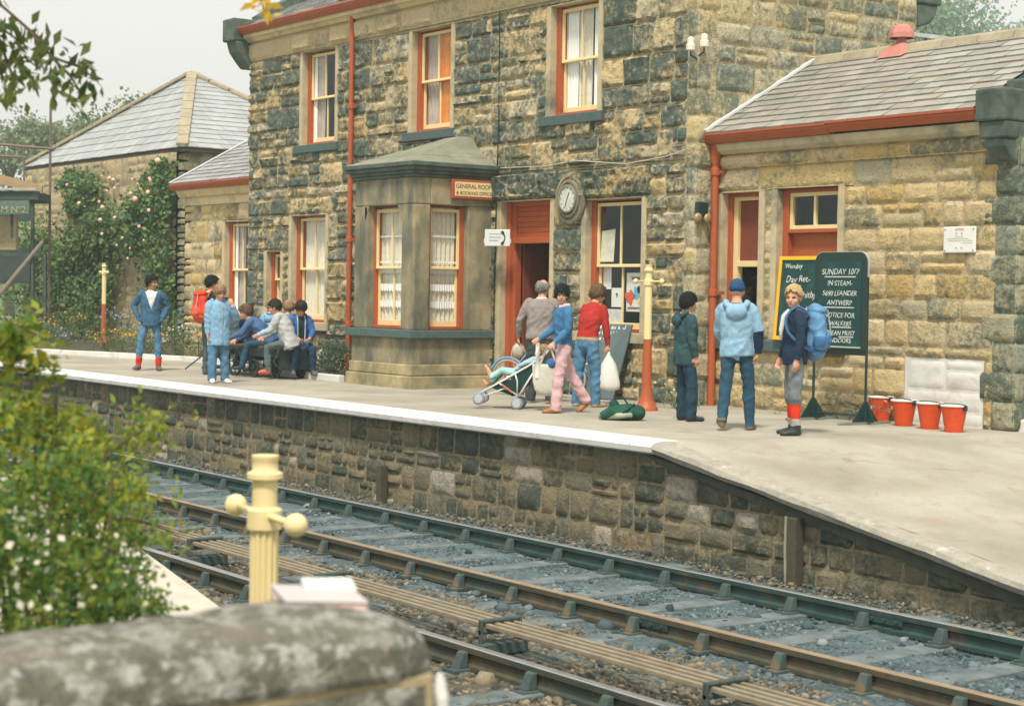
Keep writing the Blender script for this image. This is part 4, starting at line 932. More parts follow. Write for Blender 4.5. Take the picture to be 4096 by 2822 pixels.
m = MB(); m.box(4.02, .335, 2.06, 4.5, .36, 2.37); fc = m.build('panel', WHITE, pl, bevel=.012)
m = MB(); GP = M('faint_print', (.6, .58, .56))
for z, a, b in ((2.225, 4.07, 4.4), (2.2, 4.1, 4.46), (2.175, 4.3, 4.46), (2.25, 4.2, 4.32)): m.box(a, .332, z, b, .334, z + .01)
m.build('lettering', GP, fc); text('NOTICE', .035, M('red_print', (.7, .25, .2)), fc, (4.26, .333, 2.325), (R(90), 0, 0), 'CENTER')
m = MB()
for x, z in ((4.05, 2.09), (4.47, 2.09), (4.05, 2.34), (4.47, 2.34), (4.22, 2.12), (4.3, 2.12), (4.22, 2.29), (4.3, 2.29)): m.lathe([(.009, .328), (.009, .334)], (x, 0, z), 8, 'y')
m.build('screw', M('screw', (.3, .3, .28)), fc)
ck = thing('wall_clock', 'round white clock in an oval carved stone surround between door and window', 'clock', (-2.72, -.05, 2.92))
def ring(mb, c, prof, n, sz=1.0): 
    i0 = len(mb.v); mb.lathe([(r_, h) for r_, h in prof], (0, 0, 0), n, 'y')
    for i in range(i0, len(mb.v)): a = mb.v[i]; mb.v[i] = (c[0] + a[0], c[1] + a[1], c[2] + a[2] * sz)
cc = (-2.72, -.03, 2.91)
m = MB(); ring(m, cc, [(.34, .05), (.35, -.03), (.33, -.06), (.29, -.065), (.28, -.045), (.26, -.045), (.25, -.08), (.22, -.085), (.21, -.05)], 40, 1.12); m.build('surround', DRESSED_BAY, ck, smooth='auto')
m = MB(); ring(m, cc, [(.205, -.04), (.21, -.10), (.185, -.105), (.18, -.085)], 40); m.build('bezel', M('bezel', (.25, .26, .2), .5), ck, smooth='auto')
m = MB(); ring(m, cc, [(.185, -.06), (.185, -.09)], 40); dial = m.build('dial', M('dial', (.60, .62, .54), .5), ck)
m = MB(); m.bar((cc[0], cc[1] - .094, cc[2]), (cc[0] + .05, cc[1] - .094, cc[2] + .09), .014, .004, (0, 1, 0)); m.bar((cc[0], cc[1] - .096, cc[2]), (cc[0] - .05, cc[1] - .096, cc[2] - .13), .01, .004, (0, 1, 0)); m.build('hands', BLACKP, dial)
m = MB()
for k in range(12): a = k * math.pi / 6; m.bar((cc[0] + .145 * math.sin(a), cc[1] - .092, cc[2] + .145 * math.cos(a)), (cc[0] + .168 * math.sin(a), cc[1] - .092, cc[2] + .168 * math.cos(a)), .012, .003, (0, 1, 0))
m.build('hour_mark', BLACKP, dial)
bl = thing('alarm_bell', 'dark bell box with two brass gongs high on the wall beside the right downpipe', 'bell', (.05, .06, 2.6))
m = MB(); m.box(.03, -.06, 2.58, .11, .13, 2.78); m.build('case', BLACKP, bl, bevel=.02); m = MB()
for y in (-.05, .12): m.ball((.10, y, 2.56), .068, sz=(.55, 1, 1))
m.build('gong', M('brass_gong', (.42, .30, .15), .45, .2, 8, .05, metal=.3), bl, smooth=True)
for (x, y, z, l) in ((-.03, -.13, 4.92, 'white porcelain insulator on the front of the house corner'), (.13, -.03, 4.96, 'white porcelain insulator on the side of the house corner')):
    t = thing('insulator', l, 'insulator', (x, y, z - .1), 'porcelain insulators'); m = MB(); m.lathe([(.02, -.1), (.06, -.09), (.065, -.02), (.045, .0), (.05, .03), (.045, .07), (.015, .09)], (x, y, z), 16); m.build('pot', M('porcelain', (.82, .74, .62), .25, .03), t, smooth='auto')
    m = MB(); m.path([(x, y, z - .09), (x, y, z - .16), (min(x, -.02) if y < -.05 else -.01, max(y, 0), z - .2)], .012, 6); m.build('bracket', BLACKP, t)
vt = thing('roof_vent', 'red and pink metal cowl on the annexe roof ridge', 'roof vent', (1.67, 2.2, 4.85)); PINK = M('faded_red_paint', (.52, .21, .17), .5, .12, 6, .05); VR = M('vent_red', (.5, .1, .045), .5, .15, 6, .05)
m = MB(); m.hexa([(1.45, 1.9, 4.75), (1.89, 1.9, 4.75), (1.89, 2.3, 4.92), (1.45, 2.3, 4.92), (1.56, 2.06, 4.95), (1.78, 2.06, 4.95), (1.78, 2.3, 4.98), (1.56, 2.3, 4.98)]); m.lathe([(.07, 4.94), (.065, 5.06)], (1.67, 2.16, 0), 14); m.build('base', PINK, vt, bevel=.01)
m = MB()
for k in range(8):
    m.cur = 1 if k in (2, 3, 4) else 0; a, b = k * math.pi / 4, (k + 1) * math.pi / 4; pr = [(.175, 5.03), (.168, 5.1), (.13, 5.18), (.06, 5.22), (.001, 5.225)]
    for (r0, h0), (r1, h1) in zip(pr, pr[1:]): m.add([(1.67 + r0 * math.cos(a), 2.16 + r0 * math.sin(a), h0), (1.67 + r0 * math.cos(b), 2.16 + r0 * math.sin(b), h0), (1.67 + r1 * math.cos(b), 2.16 + r1 * math.sin(b), h1), (1.67 + r1 * math.cos(a), 2.16 + r1 * math.sin(a), h1)], [(0, 1, 2, 3)])
m.build('hood', [PINK, VR], vt, fix=False)
ib = thing('insulator_bracket', 'iron bracket with insulators on the back corner of the house, above the annexe roof', 'bracket', (.1, 4.5, 5.4)); m = MB()
m.bar((.0, 4.2, 5.47), (.05, 5.2, 5.47), .1, .06); m.build('arm', M('galvanised', (.5, .53, .52), .6), ib); m = MB(); m.bar((.05, 5.15, 5.45), (.05, 5.15, 4.8), .03, .1); m.bar((.02, 4.55, 5.45), (.02, 4.55, 5.0), .02, .05); m.build('strut', M('grey_iron', (.2, .22, .2)), ib)
m = MB()
for z in (5.08, 5.22): m.lathe([(.03, 5.22), (.055, 5.26), (.055, 5.31), (.035, 5.32), (.05, 5.36), (.02, 5.4)], (.05, 0, z), 10, 'y')
m.build('insulator', WHITE, ib, smooth='auto')
# papers and posters in the notice window
gx, gz = -2.4, .96
def poster(name, u0, z0, u1, z1, mat, lab, g='papers stuck inside the notice window', d=.225, cur=0):
    m = MB(); m.add([(gx + u0, d, gz + z0), (gx + u1, d, gz + z0), (gx + u1 - cur, d + .05 * (cur > 0), gz + z1), (gx + u0 + cur, d, gz + z1 - cur)], [(0, 1, 2, 3)]); return tag(m.build(name, mat, fix=False), lab, 'paper', g)
poster('paper', .13, 1.02, .44, 1.5, M('yellowed_paper', (.62, .62, .47), .8), 'large yellowish sheet curling in the upper part of the notice window', d=.17, cur=.03)
poster('paper', .14, .62, .33, .95, PAPER, 'narrow white sheet at the top left of the lower notice window pane'); poster('paper', .34, .36, .62, .64, PAPER, 'white sheet marked 9 in the middle of the lower notice window')
poster('paper', .14, .07, .62, .33, M('grey_paper', (.58, .62, .6)), 'wide pale sheet along the bottom of the notice window')
pt = poster('poster', .68, .3, 1.13, .86, M('poster_paper', (.72, .72, .66)), 'bright poster with red and blue picture at the right of the notice window'); m = MB()
m.prism([(gx + .76 + .1 * math.cos(a) * (1 + .3 * math.sin(3 * a)), .2225, gz + .5 + .1 * math.sin(a) * (1 + .25 * math.cos(5 * a))) for a in [k * .2618 for k in range(24)]], (0, -.001, 0)); m.prism([(gx + .98 + .06 * math.cos(a), .2225, gz + .62 + .05 * math.sin(a) * (1 + .3 * math.cos(3 * a))) for a in [k * .2618 for k in range(24)]], (0, -.001, 0)); m.build('red_shape', M('poster_red', (.68, .09, .03)), pt); m = MB(); m.box(gx + .85, .2215, gz + .48, gx + 1.08, .2235, gz + .66); m.build('blue_shape', M('poster_blue', (.12, .42, .62)), pt)
m = MB(); m.box(gx + .95, .219, gz + .42, gx + 1.08, .2205, gz + .5); m.build('yellow_shape', M('poster_yellow', (.8, .6, .08)), pt); m = MB(); m.box(gx + .72, .22, gz + .34, gx + 1.0, .2215, gz + .365); m.box(gx + .8, .22, gz + .76, gx + 1.08, .2215, gz + .8); m.build('lettering', M('poster_ink', (.12, .14, .14)), pt)
text('9', .1, BLACKP, bpy.data.objects['paper.002'], (gx + .44, .22, gz + .5), (R(90), 0, 0), name='number')
# white edging stones of the flower bed
def edging(pts, lab):
    m = MB()
    for a, b in zip(pts, pts[1:]):
        a = Vector(a); b = Vector(b); n = max(1, int((b - a).length / .9))
        for k in range(n): p = a.lerp(b, k / n); q = a.lerp(b, (k + 1) / n - .008 / n); m.bar(p + Z * .05, q + Z * .05, .12, random.uniform(.11, .13))
    tag(m.build('edging_kerb', STONE_WHITE, bevel=.015), lab, 'kerb')
edging([(-26.5, -3.9, 0), (-20.6, -2.2, 0), (-14.9, -.45, 0), (-13.0, -.4, 0)], 'white painted kerb of the long flower bed, behind the boys at the left')
edging([(-12.4, -.62, 0), (-10.2, -1.4, 0), (-6.85, -1.5, 0)], 'white painted kerb between the trolley and the bay window')
sheet('flower_bed_soil', [(-26.5, -3.8, .03), (-20.6, -2.15, .03), (-14.9, -.4, .03), (-13, -.35, .03), (-13, .38, .03), (-16.7, .38, .03), (-23, 3.4, .03), (-36, 3.4, .03)], [(0, 1, 2, 3, 4, 5, 6, 7)], M('soil', (.07, .06, .035), .95, .3, 10, .5))
sheet('house_bed_soil', [(-12.9, -.55, .02), (-10.2, -1.35, .02), (-6.8, -1.45, .02), (-6.8, 0, .02), (-12.9, 0, .02)], [(0, 1, 2, 3, 4)], M('soil', (.07, .06, .035)))
# ================================================================ people
SKIN = M('skin', (.60, .33, .21), .55, .08, 30, .05, spec=.3); SKIN_D = M('tanned_skin', (.42, .23, .13), .55, .08, 30, .05)
EYE = M('eye_dark', (.05, .035, .03), .4); LIP = M('lips', (.48, .17, .12), .5); BROW = M('brow', (.22, .13, .07), .8)
FWD = Vector((-.809, .588, 0)); RGT = Vector((.588, .809, 0))                  # away from / to the right of where the photographer stands
def heading(a):
    d = FWD * math.cos(R(a)) + RGT * math.sin(R(a)); return math.atan2(-d.x, d.y)
def rotz(v, a): return Matrix.Rotation(R(a), 3, 'Z') @ Vector(v)

class Body:
    """ellipse lofts and balls, fused into one skin, each with the region it stands for"""
    def __init__(s): s.mb = MB(); s.seg = []
    def loft(s, pts, rad, region, side=(1, 0, 0), n=16, dome=True, d0=True):
        pts = [Vector(p) for p in pts]; rad = [(r, r) if not isinstance(r, tuple) else r for r in rad]; side = Vector(side)
        if dome:
            dA = (pts[0] - pts[1]).normalized(); d1 = (pts[-1] - pts[-2]).normalized(); a, b = rad[0], rad[-1]; m0 = min(a); m1 = min(b)
            P = [pts[0] + dA * m0 * .75, pts[0] + dA * m0 * .45] + pts + [pts[-1] + d1 * m1 * .45, pts[-1] + d1 * m1 * .75]
            Q = [(a[0] * .35, a[1] * .35), (a[0] * .8, a[1] * .8)] + rad + [(b[0] * .8, b[1] * .8), (b[0] * .35, b[1] * .35)]
            if not d0: P, Q = P[2:], Q[2:]
        else: P, Q = pts, rad
        vs = []; fs = []
        for i, p in enumerate(P):
            d = (P[min(i + 1, len(P) - 1)] - P[max(i - 1, 0)]).normalized(); e = side - d * side.dot(d)
            if e.length < 1e-3: e = Vector((0, 1, 0)) - d * d.y
            e.normalize(); f = d.cross(e)
            for k in range(n): t = 6.28319 * k / n; vs.append(p + e * Q[i][0] * math.cos(t) + f * Q[i][1] * math.sin(t))
        for i in range(len(P) - 1):
            for k in range(n): fs.append((i * n + k, i * n + (k + 1) % n, (i + 1) * n + (k + 1) % n, (i + 1) * n + k))
        fs += [tuple(range(n))[::-1], tuple((len(P) - 1) * n + k for k in range(n))]
        s.mb.add(vs, fs)
        for i in range(len(pts) - 1):
            d = (pts[i + 1] - pts[i]).normalized(); e = side - d * side.dot(d)
            if e.length < 1e-3: e = Vector((0, 1, 0)) - d * d.y
            e.normalize(); s.seg.append((pts[i], pts[i + 1], rad[i], rad[i + 1], e, d.cross(e), region))
    def ell(s, c, r, B, region, n=16):
        c = Vector(c); i0 = len(s.mb.v); s.mb.ball((0, 0, 0), 1, n)
        for i in range(i0, len(s.mb.v)): v = s.mb.v[i]; s.mb.v[i] = tuple(c + B @ Vector((v[0] * r[0], v[1] * r[1], v[2] * r[2])))
        ax = B @ Vector((0, 0, 1)); s.seg.append((c - ax * r[2] * .3, c + ax * r[2] * .3, (r[0], r[1]), (r[0], r[1]), B @ Vector((1, 0, 0)), B @ Vector((0, 1, 0)), region))
    def fuse(s, name, mats, parent, voxel, over=(), smooth=4, fold=0, calm=((0, 0, 0), 0, ())):
        off = ORG.get(root_of(parent).name, Vector()) if parent else Vector()
        me = bpy.data.meshes.new(name); me.from_pydata(s.mb.v, [], s.mb.f); o = bpy.data.objects.new(name, me); COL.objects.link(o)
        md = o.modifiers.new('r', 'REMESH'); md.mode = 'VOXEL'; md.voxel_size = voxel
        sm = o.modifiers.new('s', 'SMOOTH'); sm.factor = .5; sm.iterations = smooth
        dg = bpy.context.evaluated_depsgraph_get(); dg.update(); m2 = bpy.data.meshes.new_from_object(o.evaluated_get(dg)); o.modifiers.clear(); o.data = m2; bpy.data.meshes.remove(me); m2.name = name
        if fold:
            nv = len(m2.vertices); co = np.empty(nv * 3); m2.vertices.foreach_get('co', co); co = co.reshape(-1, 3); no = np.empty(nv * 3); m2.vertices.foreach_get('normal', no); no = no.reshape(-1, 3)
            hd = np.array(calm[0]); w = np.clip((np.linalg.norm(co - hd, axis=1) - calm[1]) / .05, 0, 1); q = fold
            for c_ in calm[2]: w *= np.clip((np.linalg.norm(co - np.array(c_), axis=1) - .12) / .05, 0, 1)
            dv = np.array([0.0 if w[i] == 0 else (1 - 2.2 * abs(mnoise.noise((x * 6 + q, y * 6, z * 9 - x * 5)))) * .6 + .5 * mnoise.noise((x * 17, y * 17 + q, z * 13 + x * 8)) for i, (x, y, z) in enumerate(co)])
            co += no * (dv * w * .016)[:, None]; m2.vertices.foreach_set('co', co.ravel()); m2.update()
        n = len(m2.polygons); C = np.empty(n * 3); m2.polygons.foreach_get('center', C); C = C.reshape(-1, 3)
        best = np.full(n, 1e9); idx = np.zeros(n, int); keys = list(mats)
        for p0, p1, r0, r1, e, f, reg in s.seg:
            p0, p1, e, f = map(np.array, (p0, p1, e, f)); d = p1 - p0; L2 = d @ d; q = C - p0; t = (q @ d) / L2; tc = np.clip(t, 0, 1); over_ = np.abs(t - tc) * L2 ** .5
            rx = r0[0] + (r1[0] - r0[0]) * tc; ry = r0[1] + (r1[1] - r0[1]) * tc; w = q - tc[:, None] * d
            qd = (np.sqrt((w @ e / rx) ** 2 + (w @ f / ry) ** 2) - 1) * np.sqrt(rx * ry); dist = np.where(over_ > 1e-6, np.hypot(np.maximum(qd, 0), over_), qd)
            k = dist < best; best[k] = dist[k]; idx[k] = keys.index(reg)
        for fn, reg in over:
            k = fn(C, np.array([keys[i] for i in idx])); idx[k] = keys.index(reg)
        for mt in mats.values(): m2.materials.append(mt)
        m2.polygons.foreach_set('material_index', idx.astype(np.int32)); m2.polygons.foreach_set('use_smooth', [True] * n); m2.update()
        if parent: o.parent = parent; o.location = -off
        return o

def dirv(fw, out, s=1):                                                       # a limb direction: degrees forward of straight down, degrees outwards
    return Vector((s * math.sin(R(out)), math.sin(R(fw)) * math.cos(R(out)), -math.cos(R(fw)) * math.cos(R(out)))).normalized()

def hand(b, wrist, d, palm_n, s, sc, curl=35, region='skin'):
    """palm, four fingers of unequal length and a thumb leaving the side of the palm"""
    d = d.normalized(); n = (palm_n - d * palm_n.dot(d)).normalized(); x = d.cross(n) * s
    B = Matrix((x, n, d)).transposed(); b.ell(wrist + d * .045 * sc, (.041 * sc, .019 * sc, .052 * sc), B, region, 12)
    for k, ln in enumerate((.068, .078, .072, .056)):
        p = wrist + d * .082 * sc + x * (.030 - .02 * k) * sc; c1 = R(curl); c2 = R(curl * 2)
        d1 = d * math.cos(c1) + n * math.sin(c1); d2 = d * math.cos(c2) + n * math.sin(c2)
        b.loft([p, p + d1 * ln * .55 * sc, p + d1 * ln * .55 * sc + d2 * ln * .45 * sc], [.0092 * sc, .0086 * sc, .0078 * sc], region, n=8)
    p = wrist + d * .03 * sc + x * .034 * sc; dt = (d * .7 + x * .6 + n * .35).normalized(); b.loft([p, p + dt * .03 * sc, p + (dt + n * .3 + d * .2) * .052 * sc], [.0115 * sc, .0105 * sc, .009 * sc], region, n=8)

def head_of(b, c, Bh, k, hairless=False):
    """skull, jaw, nose, brow, ears, in the head's own frame (y to the face)"""
    P = lambda x, y, z: c + Bh @ Vector((x, y, z)) * k
    b.ell(P(0, -.012, .028), (.074 * k, .094 * k, .094 * k), Bh, 'skin', 20); b.ell(P(0, .022, -.035), (.058 * k, .068 * k, .078 * k), Bh, 'skin', 16); b.ell(P(0, .052, -.083), (.03 * k, .032 * k, .026 * k), Bh, 'skin', 10)
    b.loft([P(0, .083, .012), P(0, .103, -.028)], [.0095 * k, .0155 * k], 'skin', n=8); b.loft([P(-.036, .074, .024), P(.036, .074, .024)], [.013 * k, .013 * k], 'skin', n=8)
    b.loft([P(-.02, .081, -.058), P(.02, .081, -.058)], [.0095 * k, .0095 * k], 'skin', n=8)
    for s in (-1, 1): b.ell(P(s * .077, -.006, -.01), (.011 * k, .02 * k, .032 * k), Bh, 'skin', 8); b.ell(P(s * .04, .052, -.03), (.024 * k, .026 * k, .026 * k), Bh, 'skin', 10)

def hair_piece(name, c, Bh, k, mat, par, front=.045, side=-.03, back=-.085, puff=1.09, tufts=330, rough=.03, part=0, fringe=.0, crown_bald=False, ears=-.02, seed=1):
    """a cap of hair with a hairline, with some lift and tousle"""
    n, m = 56, 34; mb = MB(); vs = []; keep = []
    for j in range(m + 1):
        th = math.pi * j / m
        for i in range(n):
            ph = 2 * math.pi * i / n; x, y, z = math.sin(th) * math.cos(ph), math.sin(th) * math.sin(ph), math.cos(th)
            f = max(0, y); bk = max(0, -y)
            line = front * f ** 1.3 + side * (1 - f ** 1.3) if y > 0 else side + (back - side) * bk ** .8
            pz = z * .105
            line += .010 * math.sin(ph * 9 + seed) + .006 * math.sin(ph * 23 + seed * 2)
            if fringe and y > .4: line -= fringe * (1 + .3 * math.sin(ph * 7 + seed))
            tt = 1 + .5 * rough * 8 * (mnoise.noise((x * 3.2 + seed, y * 3.2, z * 3.2)) * .5 + mnoise.noise((x * 9 + seed, y * 9, z * 9)) * .4)
            q = (puff - .04) * tt; vs.append(c + Bh @ Vector((x * .081 * q, -.012 + y * .100 * q, .030 + z * .098 * q + (.008 if z > .5 else 0))) * k)
            ok = pz > line
            if crown_bald and z > .42 and y > -.82: ok = False
            keep.append(ok)
    fs = [];
    for j in range(m):
        for i in range(n):
            q = (j * n + i, j * n + (i + 1) % n, (j + 1) * n + (i + 1) % n, (j + 1) * n + i)
            if sum(keep[a] for a in q) >= 3: fs.append(q)
    rs = random.Random(seed); ax = Bh @ Vector((0, 0, 1)); lv = []; lf = []
    for q in range(tufts):
        f_ = fs[rs.randrange(len(fs))]; p = sum((vs[i] for i in f_), Vector()) / 4; nrm = (p - c).normalized(); d = (-ax + nrm * ax.dot(nrm)); d = (d.normalized() if d.length > .05 else Vector((1, 0, 0))) + Vector((rs.uniform(-.7, .7), rs.uniform(-.7, .7), rs.uniform(-.3, .3))); d.normalize(); sd = d.cross(nrm).normalized(); L = rs.uniform(.02, .045) * k; wd = rs.uniform(.004, .009) * k
        b0 = len(lv); lv += [p + nrm * .001, p + d * L * .5 + sd * wd + nrm * .006 * k, p + d * L + nrm * rs.uniform(-.002, .007) * k, p + d * L * .5 - sd * wd + nrm * .006 * k]; lf.append((b0, b0 + 1, b0 + 2, b0 + 3))
    mb.add(vs, fs); mb.add(lv, lf); o = mb.build(name, mat, None, smooth=True, fix=False); o.parent = par
    sd = o.modifiers.new('thick', 'SOLIDIFY'); sd.thickness = .016 * k; sd.offset = -1
    return o

def hair_mat(name, col):
    if name in _mc: return _mc[name]
    m, nt, b = new_mat(name); n = noise_n(nt, 34, 5, .75); c = ramp(nt, n, [(.3, mul(col, .55)), (.5, col), (.72, mul(col, 1.5))]); nt.links.new(c, b.inputs[0]); b.inputs['Roughness'].default_value = .75; b.inputs['Specular IOR Level'].default_value = .2; bump(nt, b, n, .9, .02); _mc[name] = m; return m

class Person:
    """stands at its origin facing +y; arms and legs by direction; built as one surface"""
    def __init__(s, label, loc, face, H, mats, hair, legs=((4, 4, 0), (-4, 4, 0)), arms=None, lean=0, leanx=0, head=(0, 0, 0), seat=None, group=None, width=1.0, jacket=.0, hem=.50, trouser=(.088, .062, .052), sock=None, voxel=.0085, shoe=1.0, kid=1.0, sleeve=None, neck_show=.0, over=(), hipw=1.0, handcurl=(35, 35), twist=0, hunch=0, pockets=False):
        t = s.t = thing('person', label, 'person', (0, 0, 0), group); b = s.b = Body(); h = H / 1.7; s.h = h; k = h * kid; s.k = k
        up = Vector((leanx and math.sin(R(leanx)) or 0, math.sin(R(lean)), math.cos(R(lean)))).normalized(); tw = Matrix.Rotation(R(twist), 3, 'Z'); rx = tw @ Vector((1, 0, 0))
        hipz = .88 * h if seat is None else seat
        feet = []; hip = Vector((0, 0, hipz)); legpts = []
        for sd, L in zip((-1, 1), legs):
            tf, to, kb = L[:3]; yaw = L[3] if len(L) > 3 else 0
            a = hip + Vector((sd * .088 * h * hipw, 0, 0)); kn = a + dirv(tf, to, sd) * .41 * h; an = kn + dirv(tf - kb, to * .4 if len(L) < 5 else L[4], sd) * .40 * h
            legpts.append((a, kn, an, yaw, L[5] if len(L) > 5 else 0))
        if seat is None:
            dz = min(l[2].z for l in legpts) - .075 * h; sh = Vector((0, 0, dz)); hip -= sh; legpts = [(a - sh, kn - sh, an - sh, y, p) for a, kn, an, y, p in legpts]
        s.hip = hip; s.legpts = legpts
        sp = lambda f, fw=0: hip + up * f * h + Vector((0, fw * h, 0)) + Vector((0, hunch * h * max(0, f - .25), 0))
        J = jacket * h; W = width
        # torso: from the hem of the top to the collar
        hemz = -(.88 - hem * 1.7 / 1.0 * .5882 * 1.0) * 0; low = (hem - .52) * 1.7
        tor = [sp(low), sp(.02), sp(.14), sp(.30), sp(.42), sp(.50), sp(.535)]
        rad = [(.158 * W + jacket, .118 * W + jacket), (.162 * W + jacket, .122 * W + jacket), (.150 * W + jacket, .112 * W + jacket * .9), (.166 * W + jacket * .8, .122 * W + jacket * .8), (.168 * W + jacket * .6, .112 * W + jacket * .6), (.13 * W + jacket * .5, .085 * W + jacket * .4), (.07, .065)]
        b.loft(tor, [(x * h, y * h) for x, y in rad], 'top', rx, 22, d0=False)
        b.loft([hip + Vector((0, 0, .05 * h)), hip - Vector((0, 0, .05 * h))], [(.146 * W * h * hipw, .112 * W * h), (.138 * W * h * hipw, .108 * W * h)], 'legs', n=18)
        # legs and feet
        for (a, kn, an, yaw, pit), sd in zip(legpts, (-1, 1)):
            r0, r1, r2 = [r * h for r in trouser]; mid = a.lerp(kn, .5)
            if sock:
                cut = sock[0]; q = kn.lerp(an, cut); b.loft([a, mid, kn, kn.lerp(an, cut * .6), q], [r0, (r0 + r1) * .5, r1, r1 * .98, r1 * .8], 'legs', n=14)
                b.loft([q, kn.lerp(an, (cut + 1) / 2), an], [.056 * h, .052 * h, .043 * h], 'sock', n=14)
                if len(sock) > 1: q2 = kn.lerp(an, sock[1]); b.loft([q2, an], [(.053 * h, .053 * h), .046 * h], 'sock2', n=14)
            else: b.loft([a, mid, kn, kn.lerp(an, .45), an + (an - kn).normalized() * .02 * h], [r0, (r0 + r1) * .52, r1, (r1 + r2) * .53, r2], 'legs', n=14)
            fd = rotz((0, 1, 0), -yaw); pv = math.sin(R(pit)); fdir = (fd * math.cos(R(pit)) - Z * pv).normalized(); un = fdir.cross(rx).normalized(); un = un if un.z > 0 else -un; z0 = -.038 * h
            heel = an + fdir * (-.035 * h) + un * z0; S = shoe
            b.loft([heel, an + fdir * .06 * h + un * z0 * .95, an + fdir * .13 * h + un * (z0 - .008 * h), an + fdir * .165 * h + un * (z0 - .012 * h)], [(.034 * h * S, .036 * h), (.040 * h * S, .038 * h), (.044 * h * S, .029 * h), (.032 * h * S, .022 * h)], 'shoe', n=12)
            b.loft([an + un * .035 * h, an + un * z0], [.045 * h * S, .043 * h * S], 'shoe', n=12)
        # arms
        s.sh = []; s.hands = []
        for i, sd in enumerate((-1, 1)):
            shp = sp(.475) + rx * sd * .162 * h * W; s.sh.append(shp); A = (arms or ((dirv(5, 9, -1), dirv(15, 5, -1)), (dirv(5, 9, 1), dirv(15, 5, 1))))[i]
            ua, fa = Vector(A[0]).normalized(), Vector(A[1]).normalized(); el = shp + ua * .27 * h; wr = el + fa * .235 * h
            b.loft([shp + Vector((-sd * .03 * h, 0, .0)), shp + ua * .05 * h, shp.lerp(el, .55), el], [(.062 * h + J * .5), .060 * h + J * .5, .052 * h + J * .4, .046 * h + J * .4], 'top', n=14)
            b.loft([el, el.lerp(wr, .4), wr], [.046 * h + J * .4, .044 * h + J * .35, .033 * h + J * .35], 'sleeve%d' % i if sleeve and sleeve[i] else 'top', n=12, d0=True)
            n = Vector(A[2]) if len(A) > 2 else Vector((-sd, .25, 0)); b.loft([el.lerp(wr, .8), wr + fa * .02 * h], [.026 * h, .024 * h], 'top' if pockets else 'skin', n=10); hand(b, wr + fa * .012 * h, Vector(A[3]) if len(A) > 3 else fa, n, -sd if True else sd, h * .98, handcurl[i], 'top' if pockets else 'skin'); s.hands.append((wr + fa * .07 * h, wr + fa * .1 * h))
        # neck and head
        nb_ = sp(.525); yw, pi, ro = head; Bh = (Matrix.Rotation(R(-yw), 3, 'Z') @ Matrix.Rotation(R(pi), 3, 'X') @ Matrix.Rotation(R(ro), 3, 'Y'))
        ax = Bh @ Vector((0, 0, 1)); upn = (up + Vector((0, .25 + hunch * .6, 0)) + ax * .6).normalized(); hc = nb_ + upn * .145 * h + (Bh @ Vector((0, .012, 0))) * h + Z * (.0); s.hc = hc; s.Bh = Bh
        b.loft([nb_ - upn * .02 * h, hc - ax * .05 * k - (Bh @ Vector((0, .012, 0))) * k], [.058 * h, .052 * k], 'skin', n=14); head_of(b, hc, Bh, k)
        Bi = np.array(Bh.inverted()); hcn = np.array(hc)
        def feat(x, y, z, w, hh): return lambda C, K: (lambda q: (np.abs(np.abs(q[:, 0]) - x) < w) & (np.abs(q[:, 2] - z) < hh) & (q[:, 1] > y) & (K == 'skin'))(((C - hcn) @ Bi.T) / k)
        ov = [(feat(.031, .045, .005, .015, .0065), 'eye'), (feat(.032, .045, .025, .019, .004), 'brow'), (feat(0, .05, -.059, .022, .0065), 'lip')] + list(over)
        mt = dict(mats); mt.setdefault('skin', SKIN); mt.update(eye=EYE, lip=LIP); mt.setdefault('brow', BROW)
        for q in ('sock', 'sock2', 'sleeve0', 'sleeve1', 'inner'): mt.setdefault(q, mt['top'])
        s.body = b.fuse('body', mt, t, voxel, ov, fold=3.7 + len(bpy.data.objects) % 50, calm=(hc, .16 * k, [q[0] for q in s.hands]))
        if hair: hair_piece('hair', hc, Bh, k, hair[0], t, seed=len(bpy.data.objects) % 13, **(hair[1] if len(hair) > 1 else {}))
        s.up = up; s.sp = sp; s.rx = rx; t.location = loc; t.rotation_euler.z = heading(face); s.M = Matrix.Translation(Vector(loc)) @ Matrix.Rotation(heading(face), 4, 'Z')
    def w(s, v): return s.M @ Vector(v)
    def collar(s, mat, r=.066, hgt=.05, name='collar', open_=.0, thick=.016, tilt=.02):
        m = MB(); n = 28; h = s.h; vs = []; c = s.sp(.505)
        for j in range(4):
            for i in range(n + 1):
                a = R(90 + open_) + (2 * math.pi - 2 * R(open_)) * i / n; rr_ = (r + .022 - .012 * abs(j - 1.5)) * h
                vs.append(c + s.rx * rr_ * math.cos(a) + Vector((0, rr_ * 1.0 * math.sin(a) - .0 * h, 0)) + s.up * (hgt * j / 3) * h - Vector((0, 0, tilt * h * max(0, math.sin(a)))))
        m.add(vs, [(j * (n + 1) + i, j * (n + 1) + i + 1, (j + 1) * (n + 1) + i + 1, (j + 1) * (n + 1) + i) for j in range(3) for i in range(n)]); o = m.build(name, mat, None, smooth=True, fix=False); o.parent = s.t
        sd = o.modifiers.new('t', 'SOLIDIFY'); sd.thickness = thick * h; return o
    def hood(s, mat, inner, size=1.0):
        """a hood lying down the back, open at the top"""
        b = Body(); h = s.h; c = s.sp(.50) + Vector((0, -.085 * h, 0)); pts = []
        for k in range(13):
            a = R(-205 + 230 * k / 12); pts.append(c + s.rx * .115 * h * size * math.cos(a) + Vector((0, .075 * h * math.sin(a) * size + .02 * h, 0)) + s.up * (.045 - .06 * max(0, -math.sin(a))) * h)
        b.loft(pts, [.034 * h * size] * 13, 'a', n=10); b.ell(c + Vector((0, -.055 * h, 0)) - s.up * .055 * h, (.115 * h * size, .06 * h * size, .085 * h * size), Matrix.Identity(3), 'a')
